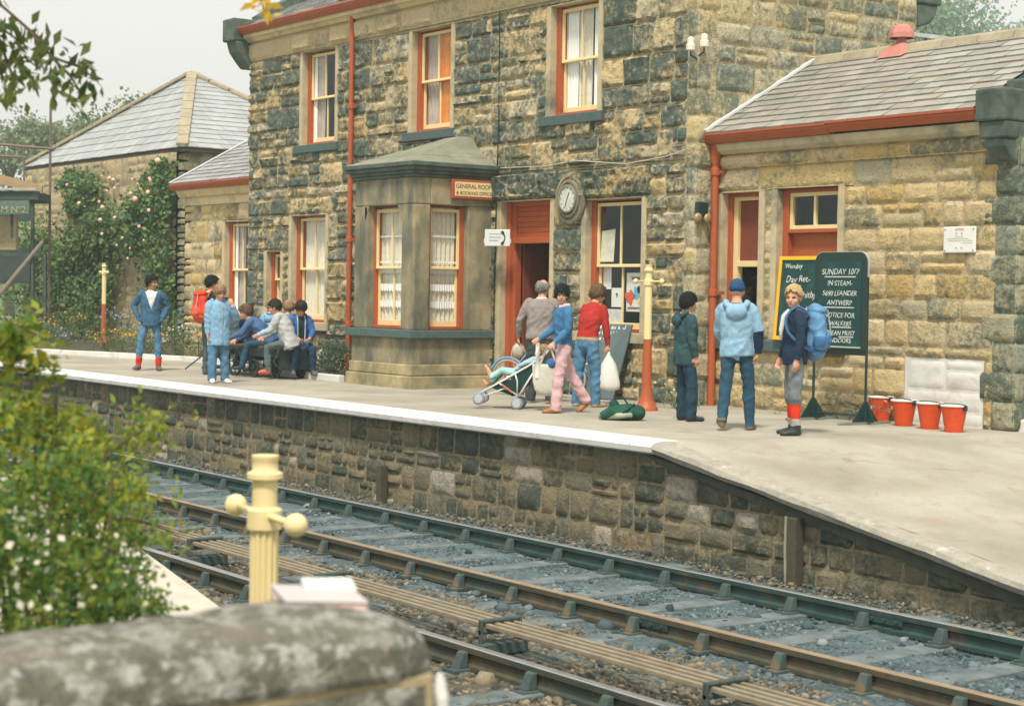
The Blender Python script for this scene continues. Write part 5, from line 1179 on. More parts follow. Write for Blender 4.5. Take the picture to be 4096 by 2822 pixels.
        b.ell(c + s.up * .018 * h + Vector((0, -.005, 0)), (.085 * h * size, .05 * h * size, .03 * h), Matrix.Identity(3), 'b')
        return b.fuse('hood', dict(a=mat, b=inner), s.t, .009)
    def hat(s, mat):
        b = Body(); k = s.k; P = lambda x, y, z: s.hc + s.Bh @ Vector((x, y, z)) * k
        b.ell(P(0, -.014, .052), (.087 * k, .105 * k, .098 * k), s.Bh, 'a', 20); b.loft([P(0, -.016, .012), P(0, -.014, .05)], [(.090 * k, .108 * k), (.093 * k, .110 * k)], 'a', s.Bh @ Vector((1, 0, 0)), 24, dome=False); return b.fuse('wool_hat', dict(a=mat), s.t, .008)

def jac(name, col, **k): return cloth(name, col, **k)
DENIM = jac('denim', (.055, .14, .24)); DENIM_L = jac('washed_denim', (.10, .23, .37), var=.3); JEAN_D = jac('dark_jeans', (.03, .085, .135)); NAVY = jac('navy_wool', (.018, .038, .075)); DGREEN = jac('bottle_green_wool', (.018, .045, .042))
SKYB = jac('sky_blue_nylon', (.24, .44, .62), rough=.6); LTBLUE = jac('light_blue_nylon', (.28, .47, .63), rough=.6); BLUEJ = jac('blue_cagoule', (.05, .14, .37), rough=.6); TEALP = jac('dark_teal_parka', (.035, .085, .095), rough=.7)
CARD = jac('blue_cardigan', (.06, .19, .36)); PINKT = jac('pink_trousers', (.66, .43, .46), var=.1); REDW = jac('red_wool', (.42, .035, .028)); GREYW = jac('mauve_grey_wool', (.30, .26, .25)); CHAR = jac('charcoal_cloth', (.06, .075, .075)); GREYT = jac('grey_breeches', (.18, .20, .21)); PALEG = jac('pale_grey_bodywarmer', (.52, .54, .54), rough=.7); PBLUE = jac('pale_blue_shirt', (.42, .53, .6)); CORD = jac('grey_green_cord', (.09, .12, .12)); BLACKT = jac('black_trousers', (.012, .028, .026)); WHITEC = jac('white_cotton', (.72, .70, .68), var=.06); REDS = jac('red_wool_sock', (.72, .045, .02)); GREYS = jac('grey_wool_sock', (.42, .40, .37)); AQUA = jac('aqua_cotton', (.36, .62, .58)); FUR = jac('cream_fleece', (.55, .48, .38), weave=25); WOOLB = jac('blue_wool_hat', (.025, .085, .19)); ORANGEP = jac('peach_cotton', (.62, .3, .2)); MUSTARD = jac('belt_cloth', (.4, .33, .17))
BOOT_D = M('dark_boot', (.028, .035, .035), .5, .2, 14, .1); BOOT_T = M('tan_boot', (.24, .16, .085), .65, .2, 14, .1); SHOE_W = M('white_trainer', (.66, .66, .62), .6, .06); SHOE_B = M('brown_shoe', (.30, .13, .045), .45, .15, 10, .05); SHOE_C = M('cream_shoe', (.52, .44, .29), .6, .1); SHOE_R = M('red_shoe', (.62, .13, .09), .6, .1); SHOE_G = M('grey_boot', (.11, .105, .095), .7)
H_BLACK = hair_mat('black_hair', (.008, .012, .013)); H_DARK = hair_mat('dark_brown_hair', (.03, .022, .014)); H_BROWN = hair_mat('brown_hair', (.13, .082, .045)); H_FAIR = hair_mat('fair_hair', (.30, .20, .11)); H_BLOND = hair_mat('blond_hair', (.52, .36, .17)); H_GREY = hair_mat('grey_hair', (.26, .26, .25))
dn = dirv

# 1 the boy in the denim jacket, hands in pockets
def vneck(hz, w0, x0=0): return lambda C, K: (K == 'top') & (C[:, 1] > .03) & (C[:, 2] > hz) & (np.abs(C[:, 0] - x0) < w0 * (C[:, 2] - hz) / .3)
p = Person('dark haired boy in denim jacket and bright red socks standing alone by the flower bed', (-11.39, -2.8, 0), 168, 1.72, dict(top=DENIM, legs=DENIM_L, shoe=SHOE_G, sock=REDS, inner=WHITEC, skin=SKIN_D), (H_BLACK, dict(front=.06, fringe=0)), legs=((2, 5, 2, -10), (4, 13, 6, 30)), arms=((dn(-18, 28, -1), Vector((.35, .52, -.8))), (dn(-22, 32, 1), Vector((-.32, .5, -.8)))), head=(-62, -2, 0), pockets=True, jacket=.026, hem=.47, sock=(.62,), twist=-6, over=[(vneck(1.1, .1), 'inner')], trouser=(.082, .06, .05))
p.collar(DENIM, .07, .04, open_=38)
# 2 the boy with the red rucksack
p2 = Person('boy in dark green pullover and white collar carrying a red rucksack', (-9.63, -2.5, 0), 42, 1.72, dict(top=DGREEN, legs=CORD, shoe=SHOE_G), (H_BLACK, dict(puff=1.13, rough=.035, back=-.1)), legs=((3, 4, 4, -8), (-3, 6, 3, 12)), head=(25, 0, 0), hem=.5)
p2.collar(WHITEC, .062, .045, open_=20)
# 3 the boy in the long light-blue cagoule, hand to his mouth
p3 = Person('fair boy in a long sky blue cagoule with one hand at his mouth', (-7.26, -3.53, 0), 150, 1.56, dict(top=SKYB, legs=DENIM_L, shoe=SHOE_W), (H_FAIR, dict(front=.035, fringe=.012, rough=.035)), legs=((2, 3, 4, -18), (2, 3, 2, 12)), arms=((dn(22, 26, -1), Vector((.42, .42, .85)), Vector((0, -1, .2)), Vector((.35, .1, .9))), (dn(4, 9, 1), dn(8, 2, 1))), head=(-6, -12, 0), jacket=.04, hem=.385, kid=1.06, trouser=(.085, .075, .068))
p3.hood(SKYB, SKYB, .9); m = MB(); m.path([p3.sp(.5) + Vector((.0, .155, -.03)), p3.sp(.25) + Vector((0, .17, 0)), p3.sp(-.2) + Vector((0, .16, 0))], .006, 6); o = m.build('zip', M('zip', (.3, .4, .5)), None); o.parent = p3.t
# 4-10 the boys sitting round the platform trolley
sitA = ((82, 8, 84, -5), (80, 9, 78, 8))
p4 = Person('seated boy in black trousers, mostly hidden behind the boy with the rucksack', (-9.72, -1.95, 0), -78, 1.6, dict(top=jac('slate_anorak', (.1, .16, .19)), legs=BLACKT, shoe=SHOE_G), (H_DARK,), legs=((80, 3, 74, 0), (78, 6, 92, 10)), seat=.6, lean=18, arms=((dn(35, 8, -1), Vector((.1, .75, -.55))), (dn(35, 8, 1), Vector((-.1, .8, -.5)))), head=(10, -8, 0), voxel=.0095, group='boys sitting round the platform trolley')
G = 'boys sitting round the platform trolley'
p5 = Person('black haired boy in a dark navy coat sitting farthest left on the trolley', (-9.85, -1.5, 0), -40, 1.5, dict(top=NAVY, legs=JEAN_D, shoe=BOOT_D, inner=WHITEC), (H_BLACK, dict(puff=1.12, back=-.1)), legs=sitA, seat=.56, lean=26, arms=((dn(40, 6, -1), dn(75, -10, -1)), (dn(42, 6, 1), dn(80, -10, 1))), head=(-10, -20, 0), voxel=.0095, jacket=.015, group=G, kid=1.06)
p5.collar(WHITEC, .07, .04)
p6 = Person('brown haired boy in a mid blue anorak leaning forward on the trolley', (-8.54, -1.89, 0), -84, 1.6, dict(top=jac('mid_blue_anorak', (.075, .15, .30), rough=.65), legs=JEAN_D, shoe=BOOT_D), (H_BROWN, dict(puff=1.13, rough=.04, back=-.1)), legs=((84, 4, 70, 0), (80, 8, 80, 10)), seat=.6, lean=40, arms=((dn(38, 5, -1), dn(66, -8, -1)), (dn(30, 10, 1), dn(62, -12, 1))), head=(-14, -4, 0), voxel=.0095, jacket=.02, group=G, kid=1.06, hunch=.2)
p6.collar(WHITEC, .068, .035)
p7 = Person('fair haired boy in a light blue hooded jacket at the back of the trolley', (-9.45, -1.45, 0), 8, 1.55, dict(top=SKYB, legs=JEAN_D, shoe=BOOT_D), (H_FAIR, dict(puff=1.1)), legs=sitA, seat=.58, lean=12, head=(-45, -8, 0), voxel=.0095, jacket=.02, group=G, kid=1.06, arms=((dn(35, 8, -1), dn(80, -10, -1)), (dn(35, 8, 1), dn(80, -10, 1))))
p7.hood(SKYB, NAVY, .9)
p8 = Person('boy in a pale grey quilted bodywarmer sitting sideways on the near edge of the trolley', (-7.83, -1.93, 0), -84, 1.56, dict(top=PALEG, legs=jac('grey_jeans', (.11, .15, .16)), shoe=SHOE_R, sleeve0=PBLUE, sleeve1=PBLUE), (H_DARK, dict(front=.05, puff=1.08, back=-.09)), legs=((76, 3, 80, 0), (72, 5, 66, 5)), seat=.62, lean=20, arms=((dn(30, 8, -1), dn(68, -6, -1)), (dn(24, 8, 1), dn(62, -6, 1))), head=(-8, -10, 0), voxel=.0085, jacket=.03, hem=.46, group=G, kid=1.07, sleeve=(1, 1), hunch=.12)
p8.collar(PALEG, .072, .05, thick=.03)
p9 = Person('light haired boy in a soft blue top sitting behind the boy with clasped hands', (-8.95, -1.45, 0), 30, 1.55, dict(top=jac('soft_blue_top', (.15, .25, .40)), legs=JEAN_D, shoe=BOOT_D), (H_FAIR, dict(puff=1.1)), legs=sitA, seat=.58, lean=14, head=(-50, -10, 0), voxel=.0095, group=G, kid=1.06, arms=((dn(35, 8, -1), dn(80, -10, -1)), (dn(35, 8, 1), dn(80, -10, 1))))
p10 = Person('boy in a royal blue jacket sitting on the trolley end with hands clasped, looking down', (-8.08, -1.63, 0), 158, 1.56, dict(top=BLUEJ, legs=jac('navy_trousers', (.025, .06, .12)), shoe=SHOE_G, inner=DGREEN), (H_DARK, dict(front=.035, fringe=.015, puff=1.12, rough=.035)), legs=((78, 10, 88, -8), (78, 9, 92, 10)), seat=.58, lean=10, arms=((dn(18, 12, -1), Vector((.42, .78, -.42))), (dn(18, 12, 1), Vector((-.42, .78, -.42)))), head=(4, -30, 0), voxel=.008, jacket=.026, hem=.47, group=G, kid=1.07, over=[(lambda C, K: (K == 'top') & (C[:, 1] > .05) & (np.abs(C[:, 0]) < .055) & (C[:, 2] > .66), 'inner')], handcurl=(60, 60))
p10.hood(BLUEJ, NAVY, 1.0); p10.collar(WHITEC, .06, .035, open_=30)
m = MB()
for sx in (-1, 1): m.path([(sx * .06, .16 + .02, .62), (sx * .062, .175, .8), (sx * .066, .15 + .03, .98), (sx * .06, .10 + .03, 1.06)], .008, 6)
o = m.build('zip_tape', WHITEC, None); o.parent = p10.t
# 11 the man at the door
p11 = Person('balding man in a mauve-grey jumper seen from behind at the open doorway', (-1.22, -1.70, 0), 14, 1.72, dict(top=GREYW, legs=CHAR, shoe=SHOE_C), (H_GREY, dict(front=.2, side=-.03, back=-.085, crown_bald=True, puff=1.05)), legs=((4, 5, 3, -12), (-2, 7, 3, 12)), arms=((dn(-6, 24, -1), dn(22, 8, -1)), (dn(6, 16, 1), Vector((-.1, .8, -.5)))), width=1.14, jacket=.012, hem=.51, head=(18, -8, 0), trouser=(.095, .075, .07), lean=5)
p11.collar(WHITEC, .064, .045, open_=20); m = MB(); c = p11.hip; m.lathe([(.182, c.z - .03), (.19, c.z - .02), (.19, c.z), (.182, c.z + .01)], (0, 0.0, 0), 24)
# 12 the woman with the pushchair
p12 = Person('woman in a blue cardigan and pink trousers looking at the camera, pushing a pushchair', (.42, -2.58, 0), -104, 1.63, dict(top=CARD, legs=PINKT, shoe=SHOE_B), (H_BLACK, dict(front=.04, fringe=.022, side=-.045, back=-.1, puff=1.14, rough=.035)), legs=((12, 3, 8, 0), (-22, 3, 10, 0, 2, 38)), arms=((dn(4, 10, -1), dn(48, 4, -1), Vector((.6, 0, -.6))), (dn(12, 10, 1), dn(58, -4, 1))), width=.95, hem=.505, hipw=1.06, head=(-70, -3, 0), trouser=(.09, .066, .066), twist=8, over=[(lambda C, K: (K == 'legs') & (C[:, 2] > 3), 'inner')], handcurl=(60, 55))
p12.collar(jac('pale_pink_cotton', (.68, .55, .55)), .075, .06, open_=25)
# 13 the person in red
p13 = Person('person in red jumper and washed jeans bending to the window with a white carrier bag', (-.37, -1.57, 0), 38, 1.66, dict(top=REDW, legs=DENIM_L, shoe=SHOE_C, inner=MUSTARD), (H_BROWN, dict(puff=1.14, rough=.04, back=-.1, side=-.045)), legs=((-2, 4, 2, -6), (6, 5, 6, 10)), arms=((dn(12, 10, -1), dn(40, -5, -1)), (dn(-2, 13, 1), dn(6, 4, 1))), lean=12, hem=.54, head=(24, -14, 0), trouser=(.094, .07, .062), hunch=.22, over=[(lambda C, K: (K == 'top') & (C[:, 2] < .93) & (np.abs(C[:, 0]) < .2) & (C[:, 2] > .89), 'inner')], handcurl=(35, 75))
m = MB(); m.box(-.1, -.16, 1.3, -.02, -.10, 1.37)
# 14 the boy in the dark parka
p14 = Person('boy in a dark teal parka with a cream fleece collar, seen side-on near the downpipe', (2.16, -2.06, 0), 72, 1.54, dict(top=TEALP, legs=jac('dark_navy_trousers', (.022, .055, .085)), shoe=BOOT_D), (H_BLACK, dict(puff=1.12, back=-.1, side=-.04, front=.05)), legs=((2, 3, 2, 4), (6, 5, 8, 8)), arms=((dn(4, 8, -1), dn(16, 0, -1)), (dn(-2, 10, 1), dn(14, 2, 1))), jacket=.032, hem=.44, head=(-14, 0, 0), trouser=(.085, .074, .07), kid=1.04)
p14.hood(TEALP, NAVY, 1.0); p14.collar(FUR, .082, .05, thick=.03, name='fleece_collar')
# 15 the walker in the light-blue anorak
p15 = Person('walker in a light blue anorak, blue woolly hat and jeans, seen from behind', (3.46, -2.44, 0), 10, 1.71, dict(top=LTBLUE, legs=JEAN_D, shoe=BOOT_T, sleeve1=NAVY), None, legs=((-8, 5, 16, -14, 3, -18), (2, 6, 3, 12)), arms=((dn(20, 8, -1), dn(60, -10, -1)), (dn(-10, 20, 1), Vector((-.05, .1, -1)))), jacket=.034, hem=.49, head=(8, -4, 0), trouser=(.084, .064, .05), sleeve=(0, 1), leanx=-2, handcurl=(40, 40))
p15.hood(LTBLUE, M('hood_lining', (.12, .16, .17)), 1.06); p15.hat(WOOLB)
# 16 the blond boy with the blue rucksack
p16 = Person('blond boy in navy pullover, grey breeches and red socks with a big blue rucksack', (4.28, -2.36, 0), -98, 1.64, dict(top=NAVY, legs=GREYT, shoe=BOOT_D, sock=REDS, sock2=GREYS), (H_BLOND, dict(front=.055, side=-.025, puff=1.07, back=-.07, tufts=90, rough=.015)), legs=((3, 3, 5, -4), (-1, 3, 2, 6)), arms=((dn(0, 9, -1), dn(10, 3, -1)), (dn(4, 9, 1), dn(20, 0, 1))), hem=.475, jacket=.012, head=(-52, -4, 0), trouser=(.086, .076, .078), sock=(.30, .72), kid=1.05, voxel=.0075, shoe=1.18)
m = MB(); q = p16.sp(.5); m.path([q + Vector((-.02, .07, .03)), q + Vector((.0, .13, -.04)), q + Vector((.01, .155, -.18)), q + Vector((0, .16, -.3))], [.026, .03, .026, .016], 10); o = m.build('scarf', WHITEC, None, smooth=True); o.parent = p16.t; p16.collar(WHITEC, .058, .05)
# the small child lying in the pushchair is added with it

# ---------------------------------------------------------------- what they carry
def rucksack(per, label, mat, mat2, sz, frame=False):
    """a bag on somebody's back, straps over the shoulders"""
    h = per.h; t = thing('rucksack', label, 'rucksack', (0, 0, 0)); b = Body(); W, D, Hh = sz; c = per.sp(.30) + Vector((0, -.12 * h - D / 2, 0)); I = Matrix.Identity(3)
    b.loft([c - Z * Hh * .5, c - Z * Hh * .3, c, c + Z * Hh * .3, c + Z * Hh * .46], [(W * .40, D * .42), (W * .52, D * .60), (W * .5, D * .52), (W * .42, D * .44), (W * .30, D * .32)], 'a', n=20)
    b.ell(c + Z * Hh * .43 - Y * D * .08, (W * .40, D * .46, Hh * .10), I, 'a'); b.ell(c - Z * Hh * .40, (W * .47, D * .55, Hh * .12), I, 'b')
    b.ell(c - Y * D * .52 - Z * Hh * .2, (W * .34, D * .26, Hh * .2), I, 'b')
    for s in (-1, 1): b.ell(c + X * s * W * .5 - Z * Hh * .22, (W * .13, D * .36, Hh * .19), I, 'b')
    body = b.fuse('bag', dict(a=mat, b=mat2), t, .009, fold=len(bpy.data.objects) % 40 + .5, calm=((0, 0, -9), 0, ())); m = MB()
    for s in (-1, 1):
        x = s * .085 * h; m.path(smooth_pts([c + Vector((x, D * .42, Hh * .3)), per.sp(.505) + Vector((x, -.07 * h, .03)), per.sp(.52) + Vector((x, .02 * h, .045 * h)), per.sp(.46) + Vector((x * 1.1, .13 * h, 0)), per.sp(.3) + Vector((x * 1.5, .13 * h, 0)), per.sp(.17) + Vector((x * 2, .02 * h, 0)), c + Vector((x * 1.2, D * .4, -Hh * .42))]), .016, 6)
    m.build('strap', mat2, body); m = MB()
    for s in (-1, 1): m.path([c + Vector((s * W * .2, -D * .52, Hh * .44)), c + Vector((s * W * .2, -D * .6, Hh * .2)), c + Vector((s * W * .2, -D * .72, -Hh * .1))], .008, 6)
    m.build('buckle_strap', M('strap_grey', (.35, .38, .4)), body)
    t.location = per.t.location; t.rotation_euler = per.t.rotation_euler; return t
rucksack(p2, 'bright red rucksack on the back of the boy in dark green', jac('red_nylon', (.72, .06, .02), rough=.55), jac('scarlet_nylon', (.75, .13, .07), rough=.55), (.34, .2, .46))
rucksack(p16, 'large two-tone blue rucksack on the back of the blond boy', jac('pale_blue_nylon', (.12, .28, .48), rough=.5), jac('deep_blue_nylon', (.05, .15, .33), rough=.55), (.34, .22, .52))
# white carrier bag in the hand of the person in red
def bagmesh(name, top, prof, mat, par, n=26, seed=1, flat=.55, ax=(1, 0), fold=.06):
    mb = MB(); vs = []; ax = Vector((ax[0], ax[1], 0)).normalized(); ay = Vector((-ax.y, ax.x, 0))
    for r_, z in prof:
        for i in range(n):
            a = 6.2832 * i / n; q = r_ * (1 + fold * math.sin(a * 5 + seed + z * 7) + fold * .6 * math.sin(a * 11 + seed * 3 - z * 13) + .05 * mnoise.noise((math.cos(a) * 2, math.sin(a) * 2, z * 6 + seed)))
            vs.append(Vector(top) + ax * q * math.cos(a) + ay * q * flat * math.sin(a) + Z * (z + .012 * mnoise.noise((a, seed, z * 5))))
    m_ = len(prof); fs = [(j * n + i, j * n + (i + 1) % n, (j + 1) * n + (i + 1) % n, (j + 1) * n + i) for j in range(m_ - 1) for i in range(n)] + [tuple(range(n)), tuple((m_ - 1) * n + i for i in range(n))[::-1]]
    mb.add(vs, fs); return mb.build(name, mat, par, smooth=True)
BAGW = M('white_plastic', (.70, .71, .66), .45, .07, 9, .25)
hw = p13.w(p13.hands[1][1]); t = thing('carrier_bag', 'white plastic carrier bag hanging from the hand of the person in red', 'bag', hw)
bagmesh('bag', (hw.x, hw.y, hw.z - .02), [(.015, .03), (.02, -.01), (.05, -.06), (.10, -.15), (.135, -.25), (.16, -.36), (.165, -.43), (.15, -.475), (.10, -.49), (.02, -.495)], BAGW, t, ax=(.588, .809))
# pushchair
pc = thing('pushchair', 'folding pushchair with white tubes and a dark green seat, tipped back on its rear wheels', 'pushchair', (-.32, -2.72, 0)); f_ = (FWD * math.cos(R(-82)) + RGT * math.sin(R(-82))).normalized(); sd_ = Vector((-f_.y, f_.x, 0)); o_ = Vector((-.32, -2.74, 0)); sd_ = sd_ if sd_.dot(FWD) > 0 else -sd_
pp = lambda f, s, z: o_ + f_ * f + sd_ * s + Z * z
TUBE = M('white_tube', (.70, .70, .70), .3, .05, 6, .02, spec=.5); GREENF = jac('dark_green_canvas', (.015, .055, .048)); WHEEL = M('grey_wheel', (.42, .45, .50), .6, .06); TYRE = M('grey_tyre', (.25, .28, .32), .8, .06)
m = MB()
for s in (0, .36): m.path([pp(.50, s, .19), pp(.2, s, .36), pp(-.17, s, .58), pp(-.36, s, .72), pp(-.44, s, .82)], .0125, 10); m.tube(pp(-.02, s, .17), pp(-.22, s, .50), .0125, n=10); m.path([pp(-.02, s, .17), pp(.24, s, .335)], .0105, 8); m.path([pp(.46, s, .15), pp(.18, s, .26), pp(.12, s, .27)], .009, 8); m.path([pp(.03, s, .46), pp(-.0, s, .36), pp(.0, s, .2)], .01, 8)
m.tube(pp(.0, 0, .18), pp(.0, .36, .18), .009); m.tube(pp(.3, 0, .3), pp(.3, .36, .3), .009); m.build('frame', TUBE, pc, smooth=True)
for fx_, s, z in ((.5, -.0, .125), (.5, .36, .125), (0, 0, .075), (0, .36, .075)):
    for q in (-.03, .03):
        m = MB(); ctr = pp(fx_, s + q, z); i0 = 0; m.lathe([(.03, -.022), (.066, -.02), (.076, -.012), (.076, .012), (.066, .02), (.03, .022)], (0, 0, 0), 22)
        rot = sd_.to_track_quat('Z', 'Y').to_matrix(); m.v = [tuple(ctr + rot @ Vector(v)) for v in m.v]; w_ = m.build('wheel', TYRE, pc, smooth='auto'); m2 = MB(); m2.lathe([(.001, -.026), (.05, -.025), (.055, -.02), (.055, .02), (.05, .025), (.001, .026)], (0, 0, 0), 18); m2.v = [tuple(ctr + rot @ Vector(v)) for v in m2.v]; m2.build('hub', WHEEL, w_, smooth='auto')
m = MB(); m.hexa([pp(.34, .015, .27), pp(.05, .015, .16), pp(.05, .345, .16), pp(.34, .345, .27), pp(.36, .01, .30), pp(.04, .01, .40), pp(.04, .35, .40), pp(.36, .35, .30)]); m.hexa([pp(.05, .012, .17), pp(-.12, .012, .3), pp(-.12, .348, .3), pp(.05, .348, .17), pp(.06, .01, .42), pp(-.30, .01, .66), pp(-.30, .35, .66), pp(.06, .35, .42)]); m.build('seat', GREENF, pc, bevel=.015)
m = MB(); m.bar(pp(.2, -.02, .32), pp(.06, -.02, .22), .03, .02); m.build('red_strap', M('strap_red', (.5, .16, .1)), pc)
for s in (0, .36): m = MB(); m.path([pp(-.40, s, .77), pp(-.46, s, .85), pp(-.53, s, .88)], .017, 10); m.build('handle_grip', M('white_grip', (.72, .7, .68), .5), pc, smooth=True)
# child lying in it
ch = thing('person', 'small child in aqua leggings lying back in the pushchair with bare feet up', 'person', (0, 0, 0)); b = Body(); V_ = lambda f, s, z: pp(f, s, z)
b.loft([V_(.02, .18, .47), V_(-.1, .18, .56), V_(-.2, .18, .63)], [(.085, .075), (.09, .075), (.075, .06)], 'top', sd_); b.loft([V_(.0, .18, .47), V_(.07, .18, .45)], [.075, .075], 'legs')
for s, q in ((.11, (.36, .40, .40, .50)), (.24, (.36, .34, .44, .30))): b.loft([V_(.06, s, .46), V_(.22, s, .49), V_(q[0], s, q[1])], [.058, .05, .042], 'legs'); b.loft([V_(q[0], s, q[1]), V_(q[2], s, q[3])], [.034, .026], 'skin'); b.loft([V_(q[2], s, q[3]), V_(q[2] + .035, s, q[3] + .05)], [.026, .02], 'skin')
for s in (.06, .3):
    b.loft([V_(-.2, .18 + (s - .18) * .8, .62), V_(-.10, s - .0, .60), V_(-.02, s, .56)], [.034, .03, .026], 'top'); hand(b, V_(-.02, s, .56), f_, -Z, 1, .55, 30)
Bc = Matrix((sd_, (f_ * .75 + Z * .66).normalized(), (Z * .75 - f_ * .66).normalized())).transposed(); hc = V_(-.29, .18, .74); head_of(b, hc, Bc, .78)
b.fuse('body', dict(top=jac('pale_blue_knit', (.36, .52, .6)), legs=AQUA, skin=SKIN), ch, .008); hair_piece('hair', hc, Bc, .78, H_FAIR, ch)
# tote bag on the pushchair handle
hp = pp(-.42, -.16, .84); tb = thing('tote_bag', 'big off-white tote bag hanging on the pushchair handles beside the pink trousers', 'bag', hp)
bagmesh('bag', (hp.x, hp.y, hp.z), [(.20, -.24), (.20, -.28), (.20, -.36), (.195, -.46), (.175, -.56), (.14, -.625), (.05, -.645)], jac('canvas', (.66, .65, .57), var=.07), tb, flat=.32, ax=(.588, .809), fold=.03)
m = MB()
for q in (-.045, .045):
    c = hp - FWD * q; m.path([c - RGT * .11 - Z * .25, c - RGT * .05 - Z * .1, c - RGT * .0 + Z * .0, c + RGT * .05 - Z * .1, c + RGT * .1 - Z * .25], [.016, .014, .012, .014, .016], 6)
m.build('handle', jac('canvas', (.66, .65, .57)), tb); m = MB(); m.ball((hp.x + .02, hp.y + .04, hp.z - .24), .1, sz=(.9, .9, .8)); m.build('blue_clothing', jac('folded_blue', (.06, .16, .36)), tb, smooth=True)
m = MB(); c = hp - RGT * .14 - FWD * .03; m.tube(c - Z * .42, c + Z * .03, .028, n=14); tag(m.build('paper_roll', WHITE, smooth='auto'), 'white paper roll sticking up out of the tote bag', 'paper roll')
# things held by the man
hw = p11.w(p11.hands[0][1]); t = thing('shoulder_bag', 'small beige bag with a looped strap in the left hand of the man', 'bag', hw); bagmesh('bag', (hw.x, hw.y, hw.z - .03), [(.03, .02), (.075, -.02), (.09, -.08), (.085, -.13), (.05, -.165), (.01, -.17)], M('beige_leather', (.46, .43, .35), .6), t, ax=(.588, .809)); m = MB(); m.path([(hw.x - .02, hw.y - .03, hw.z), (hw.x - .05, hw.y - .08, hw.z - .15), (hw.x - .02, hw.y - .05, hw.z - .33), (hw.x + .06, hw.y + .08, hw.z - .40), (hw.x + .09, hw.y + .13, hw.z - .25), (hw.x + .03, hw.y + .04, hw.z)], .009, 6); m.build('strap', M('beige_strap', (.42, .36, .24)), t)
q = p11.w((.27, .06, 1.0)); m = MB(); m.bar(q - Z * .14, q + Z * .16, .1, .16, (1, 0, 0)); tag(m.build('black_bag', BLACKP, bevel=.02), 'black flat bag tucked under the right arm of the man', 'bag')
# green holdall on the ground
t = thing('holdall', 'dark green crumpled holdall lying on the platform near the lamp post', 'bag', (1.74, -2.73, 0)); b = Body(); c = Vector((1.76, -2.7, .1)); q = RGT
b.loft([c - q * .24 - Z * .05, c - q * .12 - Z * .01, c + q * .08, c + q * .21 - Z * .01], [(.07, .05), (.13, .085), (.15, .105), (.12, .09)], 'a', FWD); b.loft([c - q * .26 + FWD * .02 - Z * .06, c - q * .05 - FWD * .12 - Z * .04, c + q * .1 - FWD * .14 - Z * .03], [.035, .04, .03], 'b'); b.ell(c - q * .1 + Z * .10, (.06, .06, .045), Matrix.Identity(3), 'a'); b.ell(c + q * .2 - FWD * .06, (.05, .05, .08), Matrix.Identity(3), 'a')
b.fuse('bag', dict(a=jac('green_canvas', (.02, .085, .058), var=.5), b=jac('pale_canvas', (.33, .36, .28), var=.4)), t, .011, smooth=2); m = MB(); m.path([c - q * .1 + Z * .1 - FWD * .04, c - q * .08 + Z * .17, c + q * .02 + Z * .16, c + q * .06 + Z * .1], .012, 6); m.path([c + q * .0 - FWD * .145, c + q * .06 - FWD * .15 + Z * .04, c + q * .14 - FWD * .08 + Z * .1], .012, 6); m.build('handle', GREENF, t)
# platform trolley
tr = thing('platform_trolley', 'old dark platform barrow with spoked iron wheels, the boys sit on it', 'trolley', (-8.35, -1.8, 0)); TW = M('dark_trolley_wood', (.045, .038, .03), .7, .3, 8, .3); TI = M('trolley_iron', (.02, .038, .036), .5, .2, 8, .1)
m = MB()
for k in range(5): m.box(-9.75, -2.2 + k * .17, .50, -7.1, -2.2 + k * .17 + .16, .54)
m.build('deck', M('brown_deck', (.13, .07, .045), .8, .3, 8, .3), tr, bevel=.006); m = MB(); m.box(-9.75, -2.22, .36, -7.1, -2.16, .5); m.box(-9.75, -1.42, .36, -7.1, -1.36, .5); m.box(-7.16, -2.16, .16, -7.1, -1.42, .5); m.box(-7.7, -2.1, .2, -7.16, -1.5, .36); m.box(-9.75, -2.16, .36, -9.69, -1.42, .5); m.box(-8.6, -2.1, .26, -8.5, -1.48, .36); m.build('chassis', TI, tr, bevel=.008)
for x, y, r_ in ((-8.55, -2.26, .25), (-8.55, -1.32, .25), (-7.95, -2.2, .16), (-7.4, -2.05, .14), (-7.4, -1.5, .14)):
    m = MB(); n = 26; ring(m, (x, y, r_), [(r_, -.022), (r_, .022), (r_ - .03, .022), (r_ - .03, -.022), (r_, -.022)], n)
    m.f = m.f[:-2] if False else m.f
    m.f = [q for q in m.f if len(q) == 4]; m.m = [0] * len(m.f); m.lathe([(.04, y - .04), (.04, y + .04)], (x, 0, r_), 12, 'y')
    for k in range(8): a = k * math.pi / 4; m.tube((x, y, r_), (x + (r_ - .02) * math.cos(a), y, r_ + (r_ - .02) * math.sin(a)), .012, n=6)
    m.build('wheel', TI, tr, smooth='auto')
m = MB(); m.path([(-9.75, -1.8, .42), (-10.2, -2.0, .3), (-9.9, -2.6, .06)], .014, 6); m.path([(-7.05, -2.2, .54), (-7.02, -2.35, .3), (-6.98, -2.3, .22)], .014, 6); m.build('draw_bar', TI, tr)
m = MB(); b = Body(); b.ell((-7.98, -1.78, .62), (.16, .12, .09), Matrix.Identity(3), 'a'); b.ell((-7.88, -1.86, .6), (.1, .1, .07), Matrix.Identity(3), 'a'); o = b.fuse('green_bag', dict(a=jac('bright_green_nylon', (.05, .24, .07), var=.4)), None, .012); tag(o, 'bright green crumpled bag on the trolley between two boys', 'bag')
tr.location.x -= .75; tr.scale.y = .84
